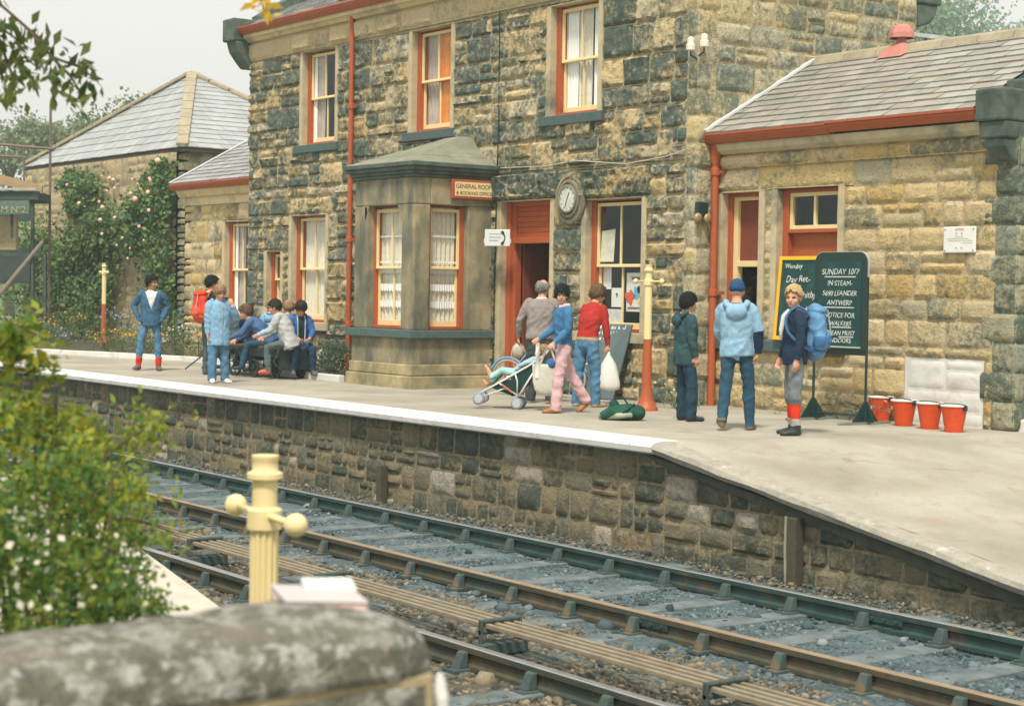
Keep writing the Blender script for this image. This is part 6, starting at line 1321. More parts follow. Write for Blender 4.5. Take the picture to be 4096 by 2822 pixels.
# bicycle leaning by the doorway
bk = thing('bicycle', 'small blue bicycle leaning at the wall behind the woman', 'bicycle', (-2.5, -.7, 0)); BLU = M('bicycle_blue', (.12, .3, .5), .4, .06); w0, w1 = Vector((-3.0, -.95, .26)), Vector((-2.1, -.5, .26)); dx = (w1 - w0).normalized(); sdx = Vector((-dx.y, dx.x, 0))
def wheel_at(c):
    m = MB(); m.path([c + dx * .25 * math.cos(a) + Z * .25 * math.sin(a) for a in [k * 6.2832 / 24 for k in range(25)]], .018, 8, cap=False); t = m.build('tyre', M('pale_tyre', (.36, .33, .26), .8), bk, smooth=True); m = MB(); m.ball(c, .03)
    for k in range(12): a = k * 6.2832 / 12; m.tube(c, c + dx * .24 * math.cos(a) + Z * .24 * math.sin(a), .003, n=5)
    m.build('spokes', M('chrome', (.5, .5, .5), .3, metal=.8), t); m = MB(); m.path([c + dx * .29 * math.cos(a) + Z * .29 * math.sin(a) for a in [.3 + k * 2.5 / 12 for k in range(13)]], .02, 6); m.build('mudguard', BLU, bk, smooth=True)
wheel_at(w0); wheel_at(w1); m = MB(); s0 = w0 + dx * .36 + Z * .42; bb = w0 + dx * .42 - Z * .02; hd = w1 - dx * .16 + Z * .4
for a, c in ((w0, s0), (w0, bb), (bb, s0), (bb, hd), (s0 - Z * .06, hd), (hd + Z * .08, w1)): m.tube(a, c, .014, n=8)
m.build('frame', BLU, bk, smooth=True); m = MB(); m.ball(s0 + Z * .06, .07, sz=(1.3, .8, .45)); m.build('saddle', BLACKP, bk, smooth=True); m = MB(); m.path([hd + Z * .1, hd + Z * .22, hd + Z * .24 + sdx * .12 - dx * .08, hd + Z * .24 + sdx * .2 - dx * .16], .011, 6); m.path([hd + Z * .22, hd + Z * .24 - sdx * .12 - dx * .08, hd + Z * .24 - sdx * .2 - dx * .16], .011, 6); m.build('handlebar', M('chrome', (.5, .5, .5)), bk, smooth=True)
# ================================================================ foreground wall, book, shrubs
fwl = thing('foreground_wall', 'lichen covered stone parapet wall with a rounded coping, close to the camera', 'wall', (14.6, -15, -1))
m, nt, b = new_mat('lichen_stone'); n1 = noise_n(nt, 5, 6, .65); n2 = noise_n(nt, 21, 5, .65); n3 = noise_n(nt, 10, 6, .7); n4 = noise_n(nt, 55, 4, .7)
c = ramp(nt, n1, [(.3, (.10, .115, .09)), (.5, (.25, .24, .185)), (.66, (.38, .35, .26))])
c = mixc(nt, ramp(nt, n3, [(.52, (0, 0, 0)), (.57, (.85,) * 3)]), c, (.50, .49, .44)); c = mixc(nt, ramp(nt, n2, [(.55, (0, 0, 0)), (.60, (.95,) * 3)]), c, (.64, .62, .57)); c = mixc(nt, ramp(nt, noise_n(nt, 6.3, 4), [(.66, (0, 0, 0)), (.7, (.6,) * 3)]), c, (.10, .12, .07))
c = mixc(nt, .5, c, ramp(nt, n4, [(.3, (.55,) * 3), (.65, (1,) * 3)]), 'MULTIPLY'); nt.links.new(c, b.inputs[0]); b.inputs['Roughness'].default_value = .95; bump(nt, b, math_n(nt, 'ADD', n4, n2), 1.0, .04); LICH = m
mb = MB(); nY = 60; prof = [(.245, -.02), (.25, .0)] + [(.25 * math.copysign(abs(math.cos(a)) ** .62, math.cos(a)), .135 * abs(math.sin(a)) ** .75) for a in [k * math.pi / 14 for k in range(15)]] + [(-.25, .0), (-.245, -.02)]
vs = []; fs = []; y0, y1 = -17.6, -14.05; K_ = len(prof)
for i in range(nY + 1):
    y = y0 + (y1 - y0) * i / nY; q = 1.0; e = (y1 - y) / .16
    if e < 1: q = (1 - (1 - e) ** 2 * .75) ** .5 if e > 0 else .5
    for j, (x, z) in enumerate(prof):
        w_ = .016 * mnoise.noise((x * 3, y * 2.2, z * 3)) + .013 * mnoise.noise((x * 9, y * 8, z * 9)); vs.append((14.6 + x * (1 + w_ * 2) * (.6 + .4 * q), y, .675 + z * .8 * (.35 + .65 * q) + w_ * (z > 0)))
for i in range(nY):
    for j in range(K_ - 1): fs.append((i * K_ + j, i * K_ + j + 1, (i + 1) * K_ + j + 1, (i + 1) * K_ + j))
fs.append(tuple(nY * K_ + j for j in range(K_))); mb.add(vs, fs); mb.build('coping', LICH, fwl, smooth='auto')
masonry('stonework', (14.84, 0, 0), Y, Z, X, (-17.6, -1.0, -14.07, .66), [], [M('lime_mortar', (.42, .34, .2), .95, .2, 20, .5), LICH], fwl, thick=.42, hr=(.24, .34), wr=(.35, .75), sneck=.2, depth=.02, cell=.03, rough=.8)
masonry('end_stonework', (14.4, -14.06, 0), X, Z, Y, (0, -1.0, .42, .66), [], [MORTAR, LICH], fwl, thick=.02, hr=(.24, .34), wr=(.3, .5), depth=.02, cell=.05)
m = MB(); m.prism([(14.80, -14.04, .66), (14.82, -14.04, .6), (14.835, -14.04, .35), (14.83, -14.04, .1), (14.8, -14.04, .1), (14.79, -14.04, .6)], (0, .03, 0)); m.build('whitewash_edge', STONE_WHITE, fwl, bevel=.01)
bkk = thing('book', 'white book with pink edged pages lying on the foreground wall', 'book', (14.5, -14.1, .80)); bc = Vector((14.505, -14.165, .778)); a_ = RGT; d_ = FWD * .95 + RGT * -.28
def bq(u, v, z): return bc + a_ * u + d_ * v + Z * z
def bslab(mb, u0, u1, v0, v1, z0, z1): mb.hexa([bq(u0, v0, z0), bq(u1, v0, z0), bq(u1, v1, z0), bq(u0, v1, z0), bq(u0, v0, z1), bq(u1, v0, z1), bq(u1, v1, z1), bq(u0, v1, z1)])
COVER = M('book_cover', (.52, .49, .49), .4, .03); m = MB(); bslab(m, -.095, .095, -.1, .13, .0, .004); bslab(m, -.095, .095, -.1, .13, .017, .021); m.build('cover', COVER, bkk, bevel=.002); m = MB(); bslab(m, -.09, .09, -.096, .126, .004, .017); m.build('pages', M('pink_pages', (.62, .44, .40), .8, .2, 60, .1), bkk)
m = MB(); m.hexa([bq(-.02, .06, .021), bq(.1, .06, .021), bq(.1, .135, .023), bq(-.02, .135, .023), bq(-.02, .06, .022), bq(.1, .06, .022), bq(.1, .14, .037), bq(-.02, .14, .037)]); m.build('loose_leaf', M('leaf_paper', (.62, .64, .63)), bkk)
# flowering shrub and leafy shrub between the wall and the track
SHRUB = leaf_mat('shrub_leaf', [(.04, .14, .035), (.11, .21, .035), (.24, .29, .04), (.05, .16, .05), (.17, .25, .04), (.025, .10, .035), (.32, .33, .04), (.07, .18, .05)]); BLOS = leaf_mat('white_petals', [(.72, .7, .55), (.8, .78, .66), (.66, .6, .48)], .3); TWIG = M('twig', (.10, .075, .04), .9)
def shrub(lab, parts, stem0, leafmat=SHRUB, flowers=None, shoots=(), name='shrub', cat='shrub'):
    t = thing(name, lab, cat, stem0); V = []; Fc = []; o = 0
    for n, c, r_, nc, sd, sz, *rest in parts:
        p = clumps(n, c, r_, nc, sd, *(rest or [.35, .2])); v, f = leaf_cloud(p, sz, sd, .42); V.append(v); Fc.append(f + o); o += len(v)
    ms = MB()
    for a, bnd, e, n, sz in shoots:
        a, bnd, e = map(Vector, (a, bnd, e)); pts = [a.lerp(bnd, q).lerp(bnd.lerp(e, q), q) for q in [k / 10 for k in range(11)]]; ms.path(pts, [.008 - .0005 * k for k in range(11)], 5)
        rs = np.random.RandomState(int(n)); tt = rs.uniform(.15, 1, n); P = np.array([list(pts[int(x * 10)].lerp(pts[min(10, int(x * 10) + 1)], x * 10 % 1)) for x in tt]) + rs.normal(0, .03, (n, 3)); v, f = leaf_cloud(P, sz, int(n) + 5, droop=.6); V.append(v); Fc.append(f + o); o += len(v)
    mesh_np('foliage', np.concatenate(V), np.concatenate(Fc), leafmat, t)
    for n, c, r_, nc, sd, sz, *rest in parts[:3]:
        rs = random.Random(sd)
        for k in range(9): a = Vector(c) + Vector((rs.uniform(-1, 1) * r_[0], rs.uniform(-1, 1) * r_[1], rs.uniform(-.4, .9) * r_[2])) * .8; ms.path([Vector(stem0), Vector(stem0).lerp(a, .5) + Vector((rs.uniform(-.1, .1), rs.uniform(-.1, .1), .1)), a], [.016, .01, .005], 5)
    ms.build('stem', TWIG, t)
    if flowers:
        V = []; Fc = []; o = 0
        for n, c, r_, nc, sd, sz, mt in flowers:
            p = clumps(n, c, r_, nc, sd, .8, .06); v, f = leaf_cloud(p, sz, sd, .8); V.append(v); Fc.append(f + o); o += len(v)
        mesh_np('blossom', np.concatenate(V), np.concatenate(Fc), flowers[0][6], t)
    return t
CAMP = Vector((18.04, -16.2, 1.5))
A_ = lambda px, py, d: CAMP + (FWD3 + RGT3 * ((px - 1158.5) / 3993) - UP3 * ((py - 798) / 3993)) * d
FWD3 = Vector((-.8083, .5878, -.0339)); RGT3 = Vector((.588, .8087, .0166)); UP3 = Vector((-.0372, .0065, .9993))
PETW = leaf_mat('white_petals', [(.72, .7, .55), (.8, .78, .66), (.66, .6, .48)], .3)
shrub('big white flowered bush low at the left, just behind the foreground wall',
      [(1860, tuple(A_(100, 1210, 5.6)), (.36, .36, .24), 34, 11, .036), (1426, tuple(A_(215, 1295, 5.7)), (.20, .20, .18), 24, 12, .036), (930, tuple(A_(270, 1405, 5.5)), (.16, .16, .10), 18, 13, .034), (1612, tuple(A_(40, 1370, 5.2)), (.3, .3, .22), 30, 14, .036), (1178, tuple(A_(190, 1420, 5.3)), (.26, .26, .2), 22, 15, .036), (1116, tuple(A_(-120, 1250, 5.3)), (.3, .3, .35), 20, 16, .04)], tuple(A_(120, 2050, 5.6)),
      flowers=[(80, tuple(A_(110, 1300, 5.25)), (.30, .30, .22), 55, 21, .026, PETW), (26, tuple(A_(230, 1330, 5.4)), (.16, .16, .14), 26, 22, .024, PETW), (40, tuple(A_(30, 1400, 5.0)), (.2, .2, .14), 30, 23, .026, PETW)])
SHRUB2 = leaf_mat('yellow_green_leaf', [(.12, .24, .045), (.25, .33, .03), (.40, .41, .04), (.15, .27, .06), (.31, .36, .03), (.05, .16, .05), (.48, .42, .04), (.13, .25, .08)], .45)
S_ = lambda px, py, d: tuple(A_(px, py, d))
shrub('tall loose yellow-green bush at the left edge rising above the white flowered bush',
      [(697, S_(30, 930, 6.3), (.22, .22, .17), 26, 31, .046), (651, S_(140, 1020, 6.4), (.19, .19, .14), 24, 32, .042), (465, S_(225, 1075, 6.5), (.16, .16, .12), 18, 33, .04), (790, S_(70, 1060, 6.0), (.3, .3, .22), 28, 34, .044), (604, S_(200, 1150, 6.0), (.25, .25, .17), 22, 35, .04), (195, S_(325, 975, 6.6), (.10, .10, .09), 8, 36, .04, .3, .5), (241, S_(20, 790, 6.2), (.10, .10, .09), 9, 37, .055, .3, .5), (176, S_(270, 1150, 6.1), (.12, .12, .09), 8, 38, .038, .3, .5), (418, S_(-130, 900, 6.2), (.18, .18, .26), 12, 39, .05)], S_(80, 1900, 6.2), SHRUB2,
      shoots=[(S_(200, 1080, 6.4), S_(290, 970, 6.5), S_(385, 950, 6.6), 60, .04), (S_(240, 1150, 6.2), S_(300, 1080, 6.3), S_(330, 1110, 6.3), 40, .04), (S_(-40, 850, 6.1), S_(40, 700, 6.1), S_(95, 770, 6.1), 50, .06), (S_(-40, 800, 6.2), S_(10, 690, 6.2), S_(40, 860, 6.2), 50, .06), (S_(220, 1180, 6.0), S_(330, 1160, 6.0), S_(410, 1215, 6.0), 45, .036), (S_(60, 850, 6.3), S_(110, 800, 6.3), S_(130, 860, 6.3), 30, .045)])
# overhanging twigs at the top left, and a yellow spray at the top
HANG = leaf_mat('hanging_leaf', [(.05, .10, .03), (.12, .17, .04), (.22, .24, .06), (.07, .13, .06)], .5)
def spray(name, lab, paths, mat, sz, sd, n=22, spread=.045, limb=None, lr=.11):
    t = thing(name, lab, 'branch', paths[0][0]); ms = MB(); V = []; Fc = []; o = 0; rs = np.random.RandomState(sd)
    for pts in paths:
        pts = [Vector(p) for p in pts]; ms.path(pts, [.007] * (len(pts) - 1) + [.002], 5); k = len(pts) - 1; tt = rs.uniform(.0, 1, n) * k * .999
        P = np.array([list(pts[int(x)].lerp(pts[int(x) + 1], x % 1)) for x in tt]) + rs.normal(0, spread, (n, 3)); v, f = leaf_cloud(P, sz, sd, .42, droop=1.0); V.append(v); Fc.append(f + o); o += len(v); sd += 1
    if limb: ms.path(smooth_pts(limb), [lr - (lr - .012) * k / (6 * (len(limb) - 1)) for k in range(6 * (len(limb) - 1) + 1)], 8)
    ms.build('twig', TWIG, t); mesh_np('leaves', np.concatenate(V), np.concatenate(Fc), mat, t)
B8 = [[A_(*p) for p in q] for q in (((-160, -120, 8), (-20, -10, 8), (60, 60, 8), (110, 100, 8)), ((-160, -60, 8), (0, 90, 8.1), (30, 170, 8.1), (40, 230, 8.1)), ((60, 60, 8), (120, 130, 7.9), (180, 150, 7.9), (225, 185, 7.9)), ((120, 130, 7.9), (160, 170, 7.9), (190, 215, 7.9)), ((-160, 40, 8.2), (0, 140, 8.2), (60, 130, 8.2), (95, 160, 8.2)), ((-160, 100, 8), (-60, 150, 8), (-10, 220, 8)), ((-120, -60, 8.1), (0, 60, 8.1), (70, 110, 8.1)), ((-150, 10, 8.1), (-10, 110, 8.1), (20, 210, 8.1)))]
spray('overhanging_branch', 'thin leafy twigs hanging into the sky at the top left corner', B8, HANG, .085, 50, 40, .05, [A_(-760, 1500, 8.3), A_(-740, 600, 8.3), A_(-640, 0, 8.2), A_(-420, -160, 8.1), A_(-150, -60, 8.05)])
spray('overhanging_branch', 'out of focus yellow leaf spray hanging in front of the roof at the top', [[A_(612, -160, 6.5), A_(610, -60, 6.5), A_(604, 18, 6.5)], [A_(610, -60, 6.5), A_(590, -10, 6.5), A_(600, 25, 6.5)]], leaf_mat('yellow_leaf', [(.75, .5, .03), (.8, .58, .08)], .5), .055, 80, 26, .02, [A_(-640, 0, 8.2), A_(-400, -500, 8), A_(100, -620, 7.2), A_(500, -420, 6.6), A_(612, -160, 6.5)], .06)

# ================================================================ plants at the station
WALLG = leaf_mat('climber_leaf', [(.05, .14, .05), (.12, .22, .06), (.22, .28, .08), (.08, .18, .08), (.04, .10, .05), (.17, .24, .06)], .25); ROSE = leaf_mat('pink_rose', [(.85, .5, .38), (.8, .6, .48), (.82, .42, .34)], .2)
def climber(lab, blobs, stems, roses, sz=.13, seed=1, mat=WALLG, nf=1.0):
    t = thing('climbing_rose', lab, 'climbing plant', stems[0][0]); V = []; Fc = []; o = 0
    for k, (n, c, r_, nc) in enumerate(blobs):
        v, f = leaf_cloud(clumps(int(n * nf), c, r_, nc, seed + k, .3, .3), sz, seed + k, .7, nrm=np.array([[.3, -1, .4]])); V.append(v); Fc.append(f + o); o += len(v)
    mesh_np('foliage', np.concatenate(V), np.concatenate(Fc), mat, t); m = MB()
    for s_ in stems: m.path(s_, [.03] * (len(s_) - 1) + [.01], 6)
    m.build('stem', TWIG, t)
    if roses:
        pr = None
        for (x, y, z, r_) in roses:
            if pr is None:
                m = MB(); m.ball((x, y, z), .5, 10, (1, .8, .9)); pr = m.build('rose', M('rose_pink', (.82, .52, .42), .7, .15, 30, .3), t, smooth=True); pr.data = pr.data.copy(); me = pr.data
                off = Vector((x, y, z)) - ORG[t.name]
                for v in me.vertices: v.co = v.co - off
                pr.location = off; pr.scale = (r_ * 2,) * 3
            else: q = pr.copy(); COL.objects.link(q); q.location = Vector((x, y, z)) - ORG[t.name]; q.scale = (r_ * 2,) * 3
rz = random.Random(5)
climber('large climbing rose with pale pink blooms on the wall nearest the low wing', [(2200, (-24.7, 3.1, 3.55), (1.0, .3, .7), 24), (1500, (-25.7, 3.1, 2.95), (.95, .3, .65), 20), (1100, (-23.95, 3.1, 2.3), (.5, .3, 1.0), 16), (800, (-24.0, 3.15, 4.3), (.7, .25, .45), 12), (700, (-23.75, 3.1, 1.2), (.45, .3, .8), 12)], [[(-24.4, 3.2, 0), (-24.5, 3.2, 1.5), (-24.8, 3.1, 3.2)], [(-24.2, 3.2, 0), (-24.0, 3.2, 2.0), (-23.9, 3.1, 4.2)]],
        [(-23.75 + rz.uniform(-3.2, .1), 2.75, rz.uniform(2.2, 4.5), rz.uniform(.035, .07)) for _ in range(22)] + [(-23.6, 2.9, 4.7, .09), (-24.5, 2.7, 3.75, .09), (-26.6, 2.7, 3.6, .07)], seed=200)
climber('dense dark green climber covering the wall at the far left', [(2000, (-28.6, 3.05, 3.7), (.9, .35, .65), 20), (1700, (-28.3, 3.05, 3.0), (.9, .3, .5), 18), (2000, (-29.2, 3.0, 2.1), (1.3, .4, .75), 24), (1500, (-28.3, 3.0, 1.1), (.9, .4, .75), 20), (3600, (-31.0, 2.8, 1.6), (1.8, .6, 1.5), 34), (1500, (-33.2, 2.6, 2.4), (1.6, .6, 1.6), 20), (900, (-29.6, 3.05, 4.3), (.7, .25, .35), 12), (700, (-27.2, 3.1, 2.5), (.7, .25, 1.3), 14)], [[(-29, 3.2, 0), (-28.8, 3.2, 2), (-28.6, 3.1, 4)], [(-31, 3.0, 0), (-31, 3, 1.5)]], [(-28.2, 2.7, 3.75, .07), (-29.2, 2.75, 4.3, .05)], seed=260, nf=1.1)
BEDG = leaf_mat('bed_leaf', [(.05, .11, .04), (.12, .18, .07), (.18, .23, .12), (.07, .14, .05), (.22, .25, .16)], .3)
PET = {k: leaf_mat(k + '_petals', c, .3) for k, c in dict(blue=[(.30, .36, .62), (.4, .46, .7)], yellow=[(.8, .6, .04), (.82, .42, .03)], white=[(.7, .7, .62), (.6, .62, .5)], orange=[(.8, .22, .04), (.75, .35, .05)], mauve=[(.42, .4, .6), (.5, .5, .66)]).items()}
def plant(lab, x, y, r_, h, col, seed, n=420, sz=.07, fl=70, mat=BEDG, z=.03):
    t = thing('bed_plant', lab, 'plant', (x, y, z), 'plants in the flower bed'); p = clumps(n, (x, y, z + h * .5), (r_, r_, h * .52), 14, seed, .2, .35); v, f = leaf_cloud(p, sz, seed, .35); mesh_np('foliage', v, f, mat, t)
    m = MB(); rr_ = random.Random(seed)
    for k in range(8): a = Vector((x + rr_.uniform(-1, 1) * r_ * .7, y + rr_.uniform(-1, 1) * r_ * .7, z + h * rr_.uniform(.6, 1.0))); m.path([(x, y, z), Vector((x, y, z)).lerp(a, .5) + Z * .05, a], .006, 4)
    m.build('stem', M('green_stem', (.08, .13, .04)), t)
    if col: p = clumps(fl, (x, y, z + h * .8), (r_ * .95, r_ * .95, h * .28), 12, seed + 1, .6, .2); v, f = leaf_cloud(p, .05, seed + 1, .9); mesh_np('blossom', v, f, PET[col], t)
BP = [(-19.5, .2, .5, .95, 'blue', 'bed plant with a blue flower head at the left of the boy in denim'), (-22.9, .2, .6, .8, 'yellow', 'yellow flowered plant toward the left end of the bed'), (-20.9, -.9, .45, .5, 'mauve', 'mauve flowered low plant at the kerb'), (-18.6, -.5, .5, .5, 'yellow', 'yellow flowered low plant left of the boy in denim'), (-18.2, .9, .6, .9, 'blue', 'tall blue flowered plant behind the boy in denim'), (-17.4, -.1, .45, .55, 'orange', 'orange flowered plant beside the distant lamp post'), (-16.6, .2, .55, .6, 'white', 'white flowered clump right behind the boy in denim'), (-15.3, .05, .5, .65, 'white', 'white flowered clump by the window of the low wing'), (-14.2, .0, .4, .55, 'white', 'white flowered clump below the low wing window'), (-24.6, -.6, .7, 1.0, None, 'leafy green clump at the left end of the bed'), (-26.0, .5, .9, 1.3, None, 'tall leafy clump under the dark climber'), (-21.4, 1.6, .7, 1.25, None, 'tall leafy plant behind the distant lamp post'), (-22.6, -1.6, .5, .45, 'yellow', 'yellow flowered plant nearest the kerb at the far left'), (-19.6, 1.9, .7, 1.3, None, 'tall grey-green plant against the wall behind the denim boy'), (-24.6, 1.4, .8, 1.35, None, 'bushy plant below the climbing rose'), (-17.6, 1.6, .6, 1.1, None, 'leafy plant at the foot of the low wing corner')]
for k, (x, y, r_, h, col, lab) in enumerate(BP): plant(lab, x, y, r_, h, col, 300 + k * 3, n=520)
plant('small grey-green lavender bush beside the bay window', -8.05, -.95, .3, .55, None, 380, 900, .07, mat=leaf_mat('lavender_leaf', [(.08, .15, .09), (.14, .2, .14), (.05, .11, .06)])); plant('low pale plant between the trolley and the lavender bush', -9.1, -.85, .45, .4, 'white', 384, 500, .06, 60)
# weeds and rubble at the foot of the wall near the lamp
for k, (x, y, r_, h, lab) in enumerate(((-.35, .0, .45, .3, 'grey-green weeds at the wall foot under the notice window'), (.35, -.62, .32, .16, 'low weeds just right of the lamp post base'), (3.0, .28, .5, .26, 'white flowered weeds at the wall foot behind the notice board'), (2.0, .25, .4, .2, 'thin weeds at the wall foot between the two boys'))): plant(lab, x, y, r_, h, 'white' if k in (0, 2) else None, 400 + k * 4, 380, .05, 36, mat=leaf_mat('weed_leaf', [(.2, .24, .17), (.28, .3, .24), (.14, .18, .11)]), z=0)

# ================================================================ far left: scaffold poles, shelter with the platform sign
SCF = M('scaffold_steel', (.16, .13, .10), .6, .2); P46 = lambda px, py, d=46: A_(px, py, d)
def pole(lab, a, b_, r_=.035): m = MB(); m.tube(a, b_, r_, n=8); return tag(m.build('scaffold_pole', SCF, smooth='auto', loc=tuple(a)), lab, 'pole', 'scaffold poles at the left')
v0 = P46(117, 237); pole('upright rusty scaffold pole against the sky', (v0.x, v0.y, 0), tuple(v0)); pole('upper level scaffold pole running off the left edge', P46(-60, 322), P46(122, 337)); pole('lower level scaffold pole running off the left edge', P46(-60, 350), P46(62, 356), .03); pole('short upright scaffold pole between the two level poles', P46(56, 325), P46(57, 420), .03)
a_ = A_(-60, 740, 40); pole('pale slanting pole propped at the left edge', a_, A_(98, 548, 43), .05)
sh = thing('platform_shelter', 'dark timber shelter at the left edge carrying the platform sign', 'shelter', (-27, .5, 0)); TIMB = M('shelter_timber', (.05, .075, .07), .85, .3, 6, .3)
def quadbox(px0, py0, px1, py1, d, th=.1, nm='panel', mat=TIMB, par=sh):
    a, b_, c, e = A_(px0, py0, d), A_(px1, py0, d), A_(px1, py1, d), A_(px0, py1, d); m = MB(); m.prism([a, b_, c, e], FWD3 * th); return m.build(nm, mat, par)
m = MB(); a, b_, c, e = A_(-80, 372, 45), A_(97, 420, 45), A_(97, 438, 45), A_(-80, 398, 45); m.prism([a, b_, c, e], FWD3 * .12); m.build('beam', M('bare_timber', (.36, .25, .13), .8, .2, 5, .2), sh)
quadbox(-80, 432, 88, 452, 44.8, 1.2, 'canopy'); quadbox(-80, 425, 84, 430, 44.7, .05, 'fascia', M('weathered_fascia', (.4, .4, .36))); quadbox(-80, 436, 76, 500, 47.5, .1, 'shade_panel'); quadbox(-80, 560, 70, 640, 47.5, .1, 'shade_panel'); quadbox(-80, 572, 92, 580, 44.8, .1, 'rail');  # two dark back panels added to block light inside the shelter
for px in (72, 100): quadbox(px, 440 if px < 90 else 580, px + 6, 800, 44.9, .12, 'post')
m = MB(); m.prism([A_(-80, 490, 45.6), A_(39, 490, 45.6), A_(39, 565, 45.6), A_(-80, 565, 45.6)], FWD3 * .2); m.build('back_wall', STONE_HIP, sh); quadbox(26, 478, 31, 538, 44.6, .06, 'hanger')
ps = thing('platform_sign', 'faded dark platform number sign hanging under the shelter at the left edge', 'sign', (-26.7, .6, 3.4)); a, b_ = A_(-90, 456, 44.4), A_(68, 484, 44.4)
m = MB(); m.prism([A_(-90, 455, 44.4), A_(68, 453, 44.4), A_(68, 484, 44.4), A_(-90, 486, 44.4)], FWD3 * .05); fc = m.build('board', M('sign_dark', (.10, .16, .12), .7), ps)
t = text('PLATFORM Nº2', .235, M('sign_tan', (.36, .34, .2)), fc, A_(-84, 479, 44.38), (R(90), 0, math.atan2(RGT.y, RGT.x)))
# ================================================================ trees and hill beyond
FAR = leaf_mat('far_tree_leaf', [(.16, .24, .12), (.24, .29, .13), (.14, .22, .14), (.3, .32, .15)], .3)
def tree(lab, c, r_, h0, n, nc, seed, sz, mat=FAR):
    t = thing('tree', lab, 'tree', (c[0], c[1], h0), 'trees beyond the station'); v, f = leaf_cloud(clumps(n, c, r_, nc, seed, .25, .28), sz, seed, .8); mesh_np('crown', v, f, mat, t); m = MB(); m.path([(c[0], c[1], h0), (c[0] + .2, c[1], (h0 + c[2]) / 2), tuple(c)], [.35, .25, .1], 8)
    rr_ = random.Random(seed)
    for k in range(6): e = Vector(c) + Vector((rr_.uniform(-.7, .7) * r_[0], rr_.uniform(-.7, .7) * r_[1], rr_.uniform(-.2, .7) * r_[2])); m.path([(c[0] + .1, c[1], c[2] - r_[2] * .7), e], [.14, .03], 6)
    m.build('trunk', M('bark', (.09, .07, .05), .95, .3, 6, .5), t)
for k, (px, py, d, r_, lab) in enumerate(((285, 300, 95, 1.5, 'bushy tree poking above the hip of the pale slate roof'), (225, 340, 96, 1.6, 'tree crown low behind the left hip of the slate roof'), (150, 322, 98, 1.0, 'thin tree crown left of the slate roof, beside the scaffold pole'), (70, 318, 99, 1.1, 'sparse tree top above the upper scaffold pole'), (25, 350, 97, 1.9, 'tree crown at the left edge between the scaffold poles'), (340, 270, 97, .8, 'small tree top showing over the slate roof edge'))):
    c = A_(px, py, d); tree(lab, tuple(c), (r_ * 1.3, r_ * 1.3, r_), -1, 2000, 26, 500 + k, .24)
HILLM = leaf_mat('hazy_tree_leaf', [(.30, .44, .34), (.40, .48, .30), (.28, .42, .40), (.42, .48, .30)], .55)  # pale teal-green leaves: distance haze put into their colour
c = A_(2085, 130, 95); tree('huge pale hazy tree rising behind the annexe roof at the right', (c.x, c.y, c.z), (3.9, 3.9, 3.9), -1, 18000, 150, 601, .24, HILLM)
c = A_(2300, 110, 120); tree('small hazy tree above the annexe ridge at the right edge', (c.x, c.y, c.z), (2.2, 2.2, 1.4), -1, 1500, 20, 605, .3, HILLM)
mb = MB(); vs = []; n = 60
for j in range(14):
    for i in range(n + 1):
        a = R(60 + 130 * i / n); d = 130 + j * 13; h = -1.4 + (j / 13) ** .8 * (17 + 7 * mnoise.noise((i * .14, 2, 1))); vs.append((18 + d * math.cos(a), -16 + d * math.sin(a), h))
mb.add(vs, [(j * (n + 1) + i, j * (n + 1) + i + 1, (j + 1) * (n + 1) + i + 1, (j + 1) * (n + 1) + i) for j in range(13) for i in range(n)]); tag(mb.build('hills', M('hill_grass', (.12, .16, .06), .95, .3, .05, .2), smooth=True, fix=False), kind='structure')

# ================================================================ air, light, camera
m = bpy.data.materials.new('air'); m.use_nodes = True; nt = m.node_tree; nt.nodes.clear(); out = nt.nodes.new('ShaderNodeOutputMaterial'); pv = nt.nodes.new('ShaderNodeVolumePrincipled'); pv.inputs['Color'].default_value = (.82, .95, .89, 1); pv.inputs['Density'].default_value = HAZE; pv.inputs['Anisotropy'].default_value = .2; nt.links.new(pv.outputs[0], out.inputs['Volume'])
if HAZE > 0:
    mb = MB(); mb.box(-330, -330, -2.4, 330, 330, 34); tag(mb.build('haze', m), kind='stuff')
W = bpy.data.worlds.new('World'); SC.world = W; W.use_nodes = True; nt = W.node_tree; bg = nt.nodes['Background']
sky = nt.nodes.new('ShaderNodeTexSky'); sky.sky_type = 'NISHITA'; sky.sun_disc = False; SUN_EL, SUN_AZ = 58, 95
sky.sun_elevation = R(SUN_EL); sky.dust_density = 4; sky.air_density = 1.2
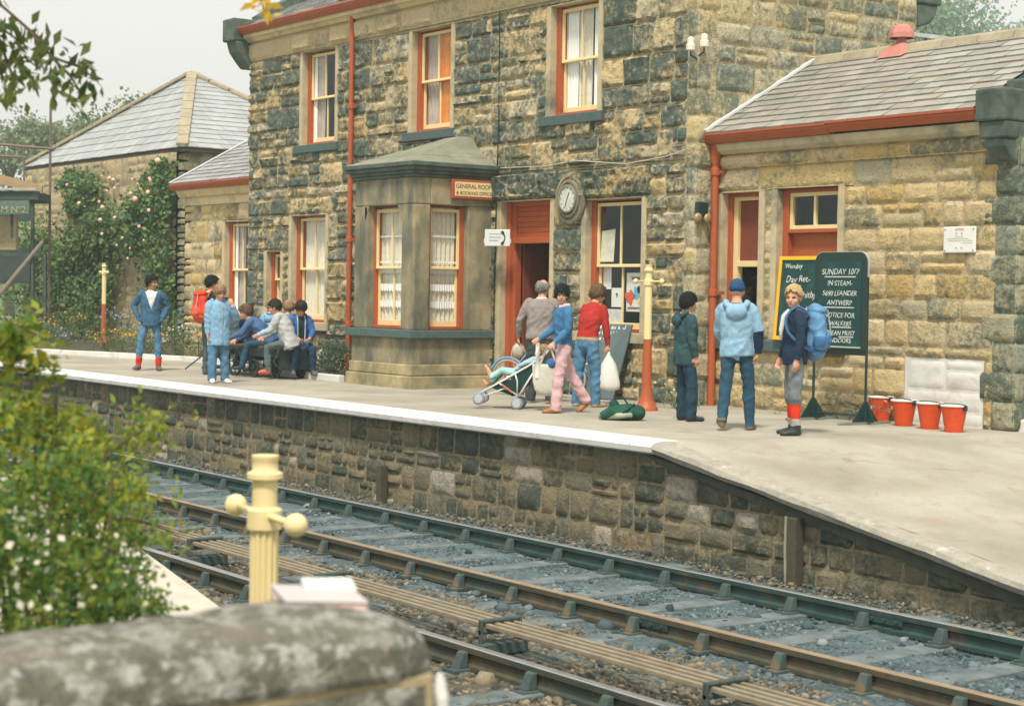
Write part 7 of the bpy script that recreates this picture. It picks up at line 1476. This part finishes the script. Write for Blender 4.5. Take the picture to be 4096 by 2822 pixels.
sd = Vector((math.cos(R(SUN_EL)) * .68, -math.cos(R(SUN_EL)) * .73, math.sin(R(SUN_EL))))     # towards the sun: over the photographer's right shoulder
sky.sun_rotation = math.atan2(sd.x, sd.y)
hs = nt.nodes.new('ShaderNodeHueSaturation'); hs.inputs['Saturation'].default_value = .10; nt.links.new(sky.outputs[0], hs.inputs['Color'])
c = mixc(nt, CLOUD, hs.outputs[0], (SKYV * 1.03, SKYV, SKYV * .955)); nt.links.new(c, bg.inputs[0]); bg.inputs[1].default_value = .1
l = bpy.data.lights.new('sun', 'SUN'); l.energy = SUNE; l.angle = R(9); l.color = (1, .93, .80); o = bpy.data.objects.new('sun', l); COL.objects.link(o); o.rotation_euler = sd.to_track_quat('Z', 'Y').to_euler()
cam = bpy.data.cameras.new('camera'); co = bpy.data.objects.new('camera', cam); COL.objects.link(co); SC.camera = co
cam.sensor_width = 36; cam.lens = 7059 / 4096 * 36; cam.clip_end = 3000; cam.clip_start = .05
a = .94146; p = -.033945; r_ = .016584; f_ = Vector((-math.sin(a), math.cos(a), 0)); rt = Vector((math.cos(a), math.sin(a), 0)); fw = f_ * math.cos(p) + Z * math.sin(p); uu = -f_ * math.sin(p) + Z * math.cos(p)
r3 = rt * math.cos(r_) + uu * math.sin(r_); u3 = -rt * math.sin(r_) + uu * math.cos(r_)
co.matrix_world = Matrix(((r3.x, u3.x, -fw.x, 18.04), (r3.y, u3.y, -fw.y, -16.2), (r3.z, u3.z, -fw.z, 1.5), (0, 0, 0, 1)))
cam.dof.use_dof = True; cam.dof.focus_distance = 22.5; cam.dof.aperture_fstop = 3.8
SC.render.resolution_x, SC.render.resolution_y = 1024, 705
SC.view_settings.view_transform = 'Standard'; SC.view_settings.look = 'None'; SC.view_settings.exposure = EXPO; SC.view_settings.gamma = 1
SC.cycles.use_denoising = True; SC.cycles.max_bounces = 6; SC.cycles.transparent_max_bounces = 12; SC.cycles.volume_bounces = 0; SC.cycles.sample_clamp_indirect = 4
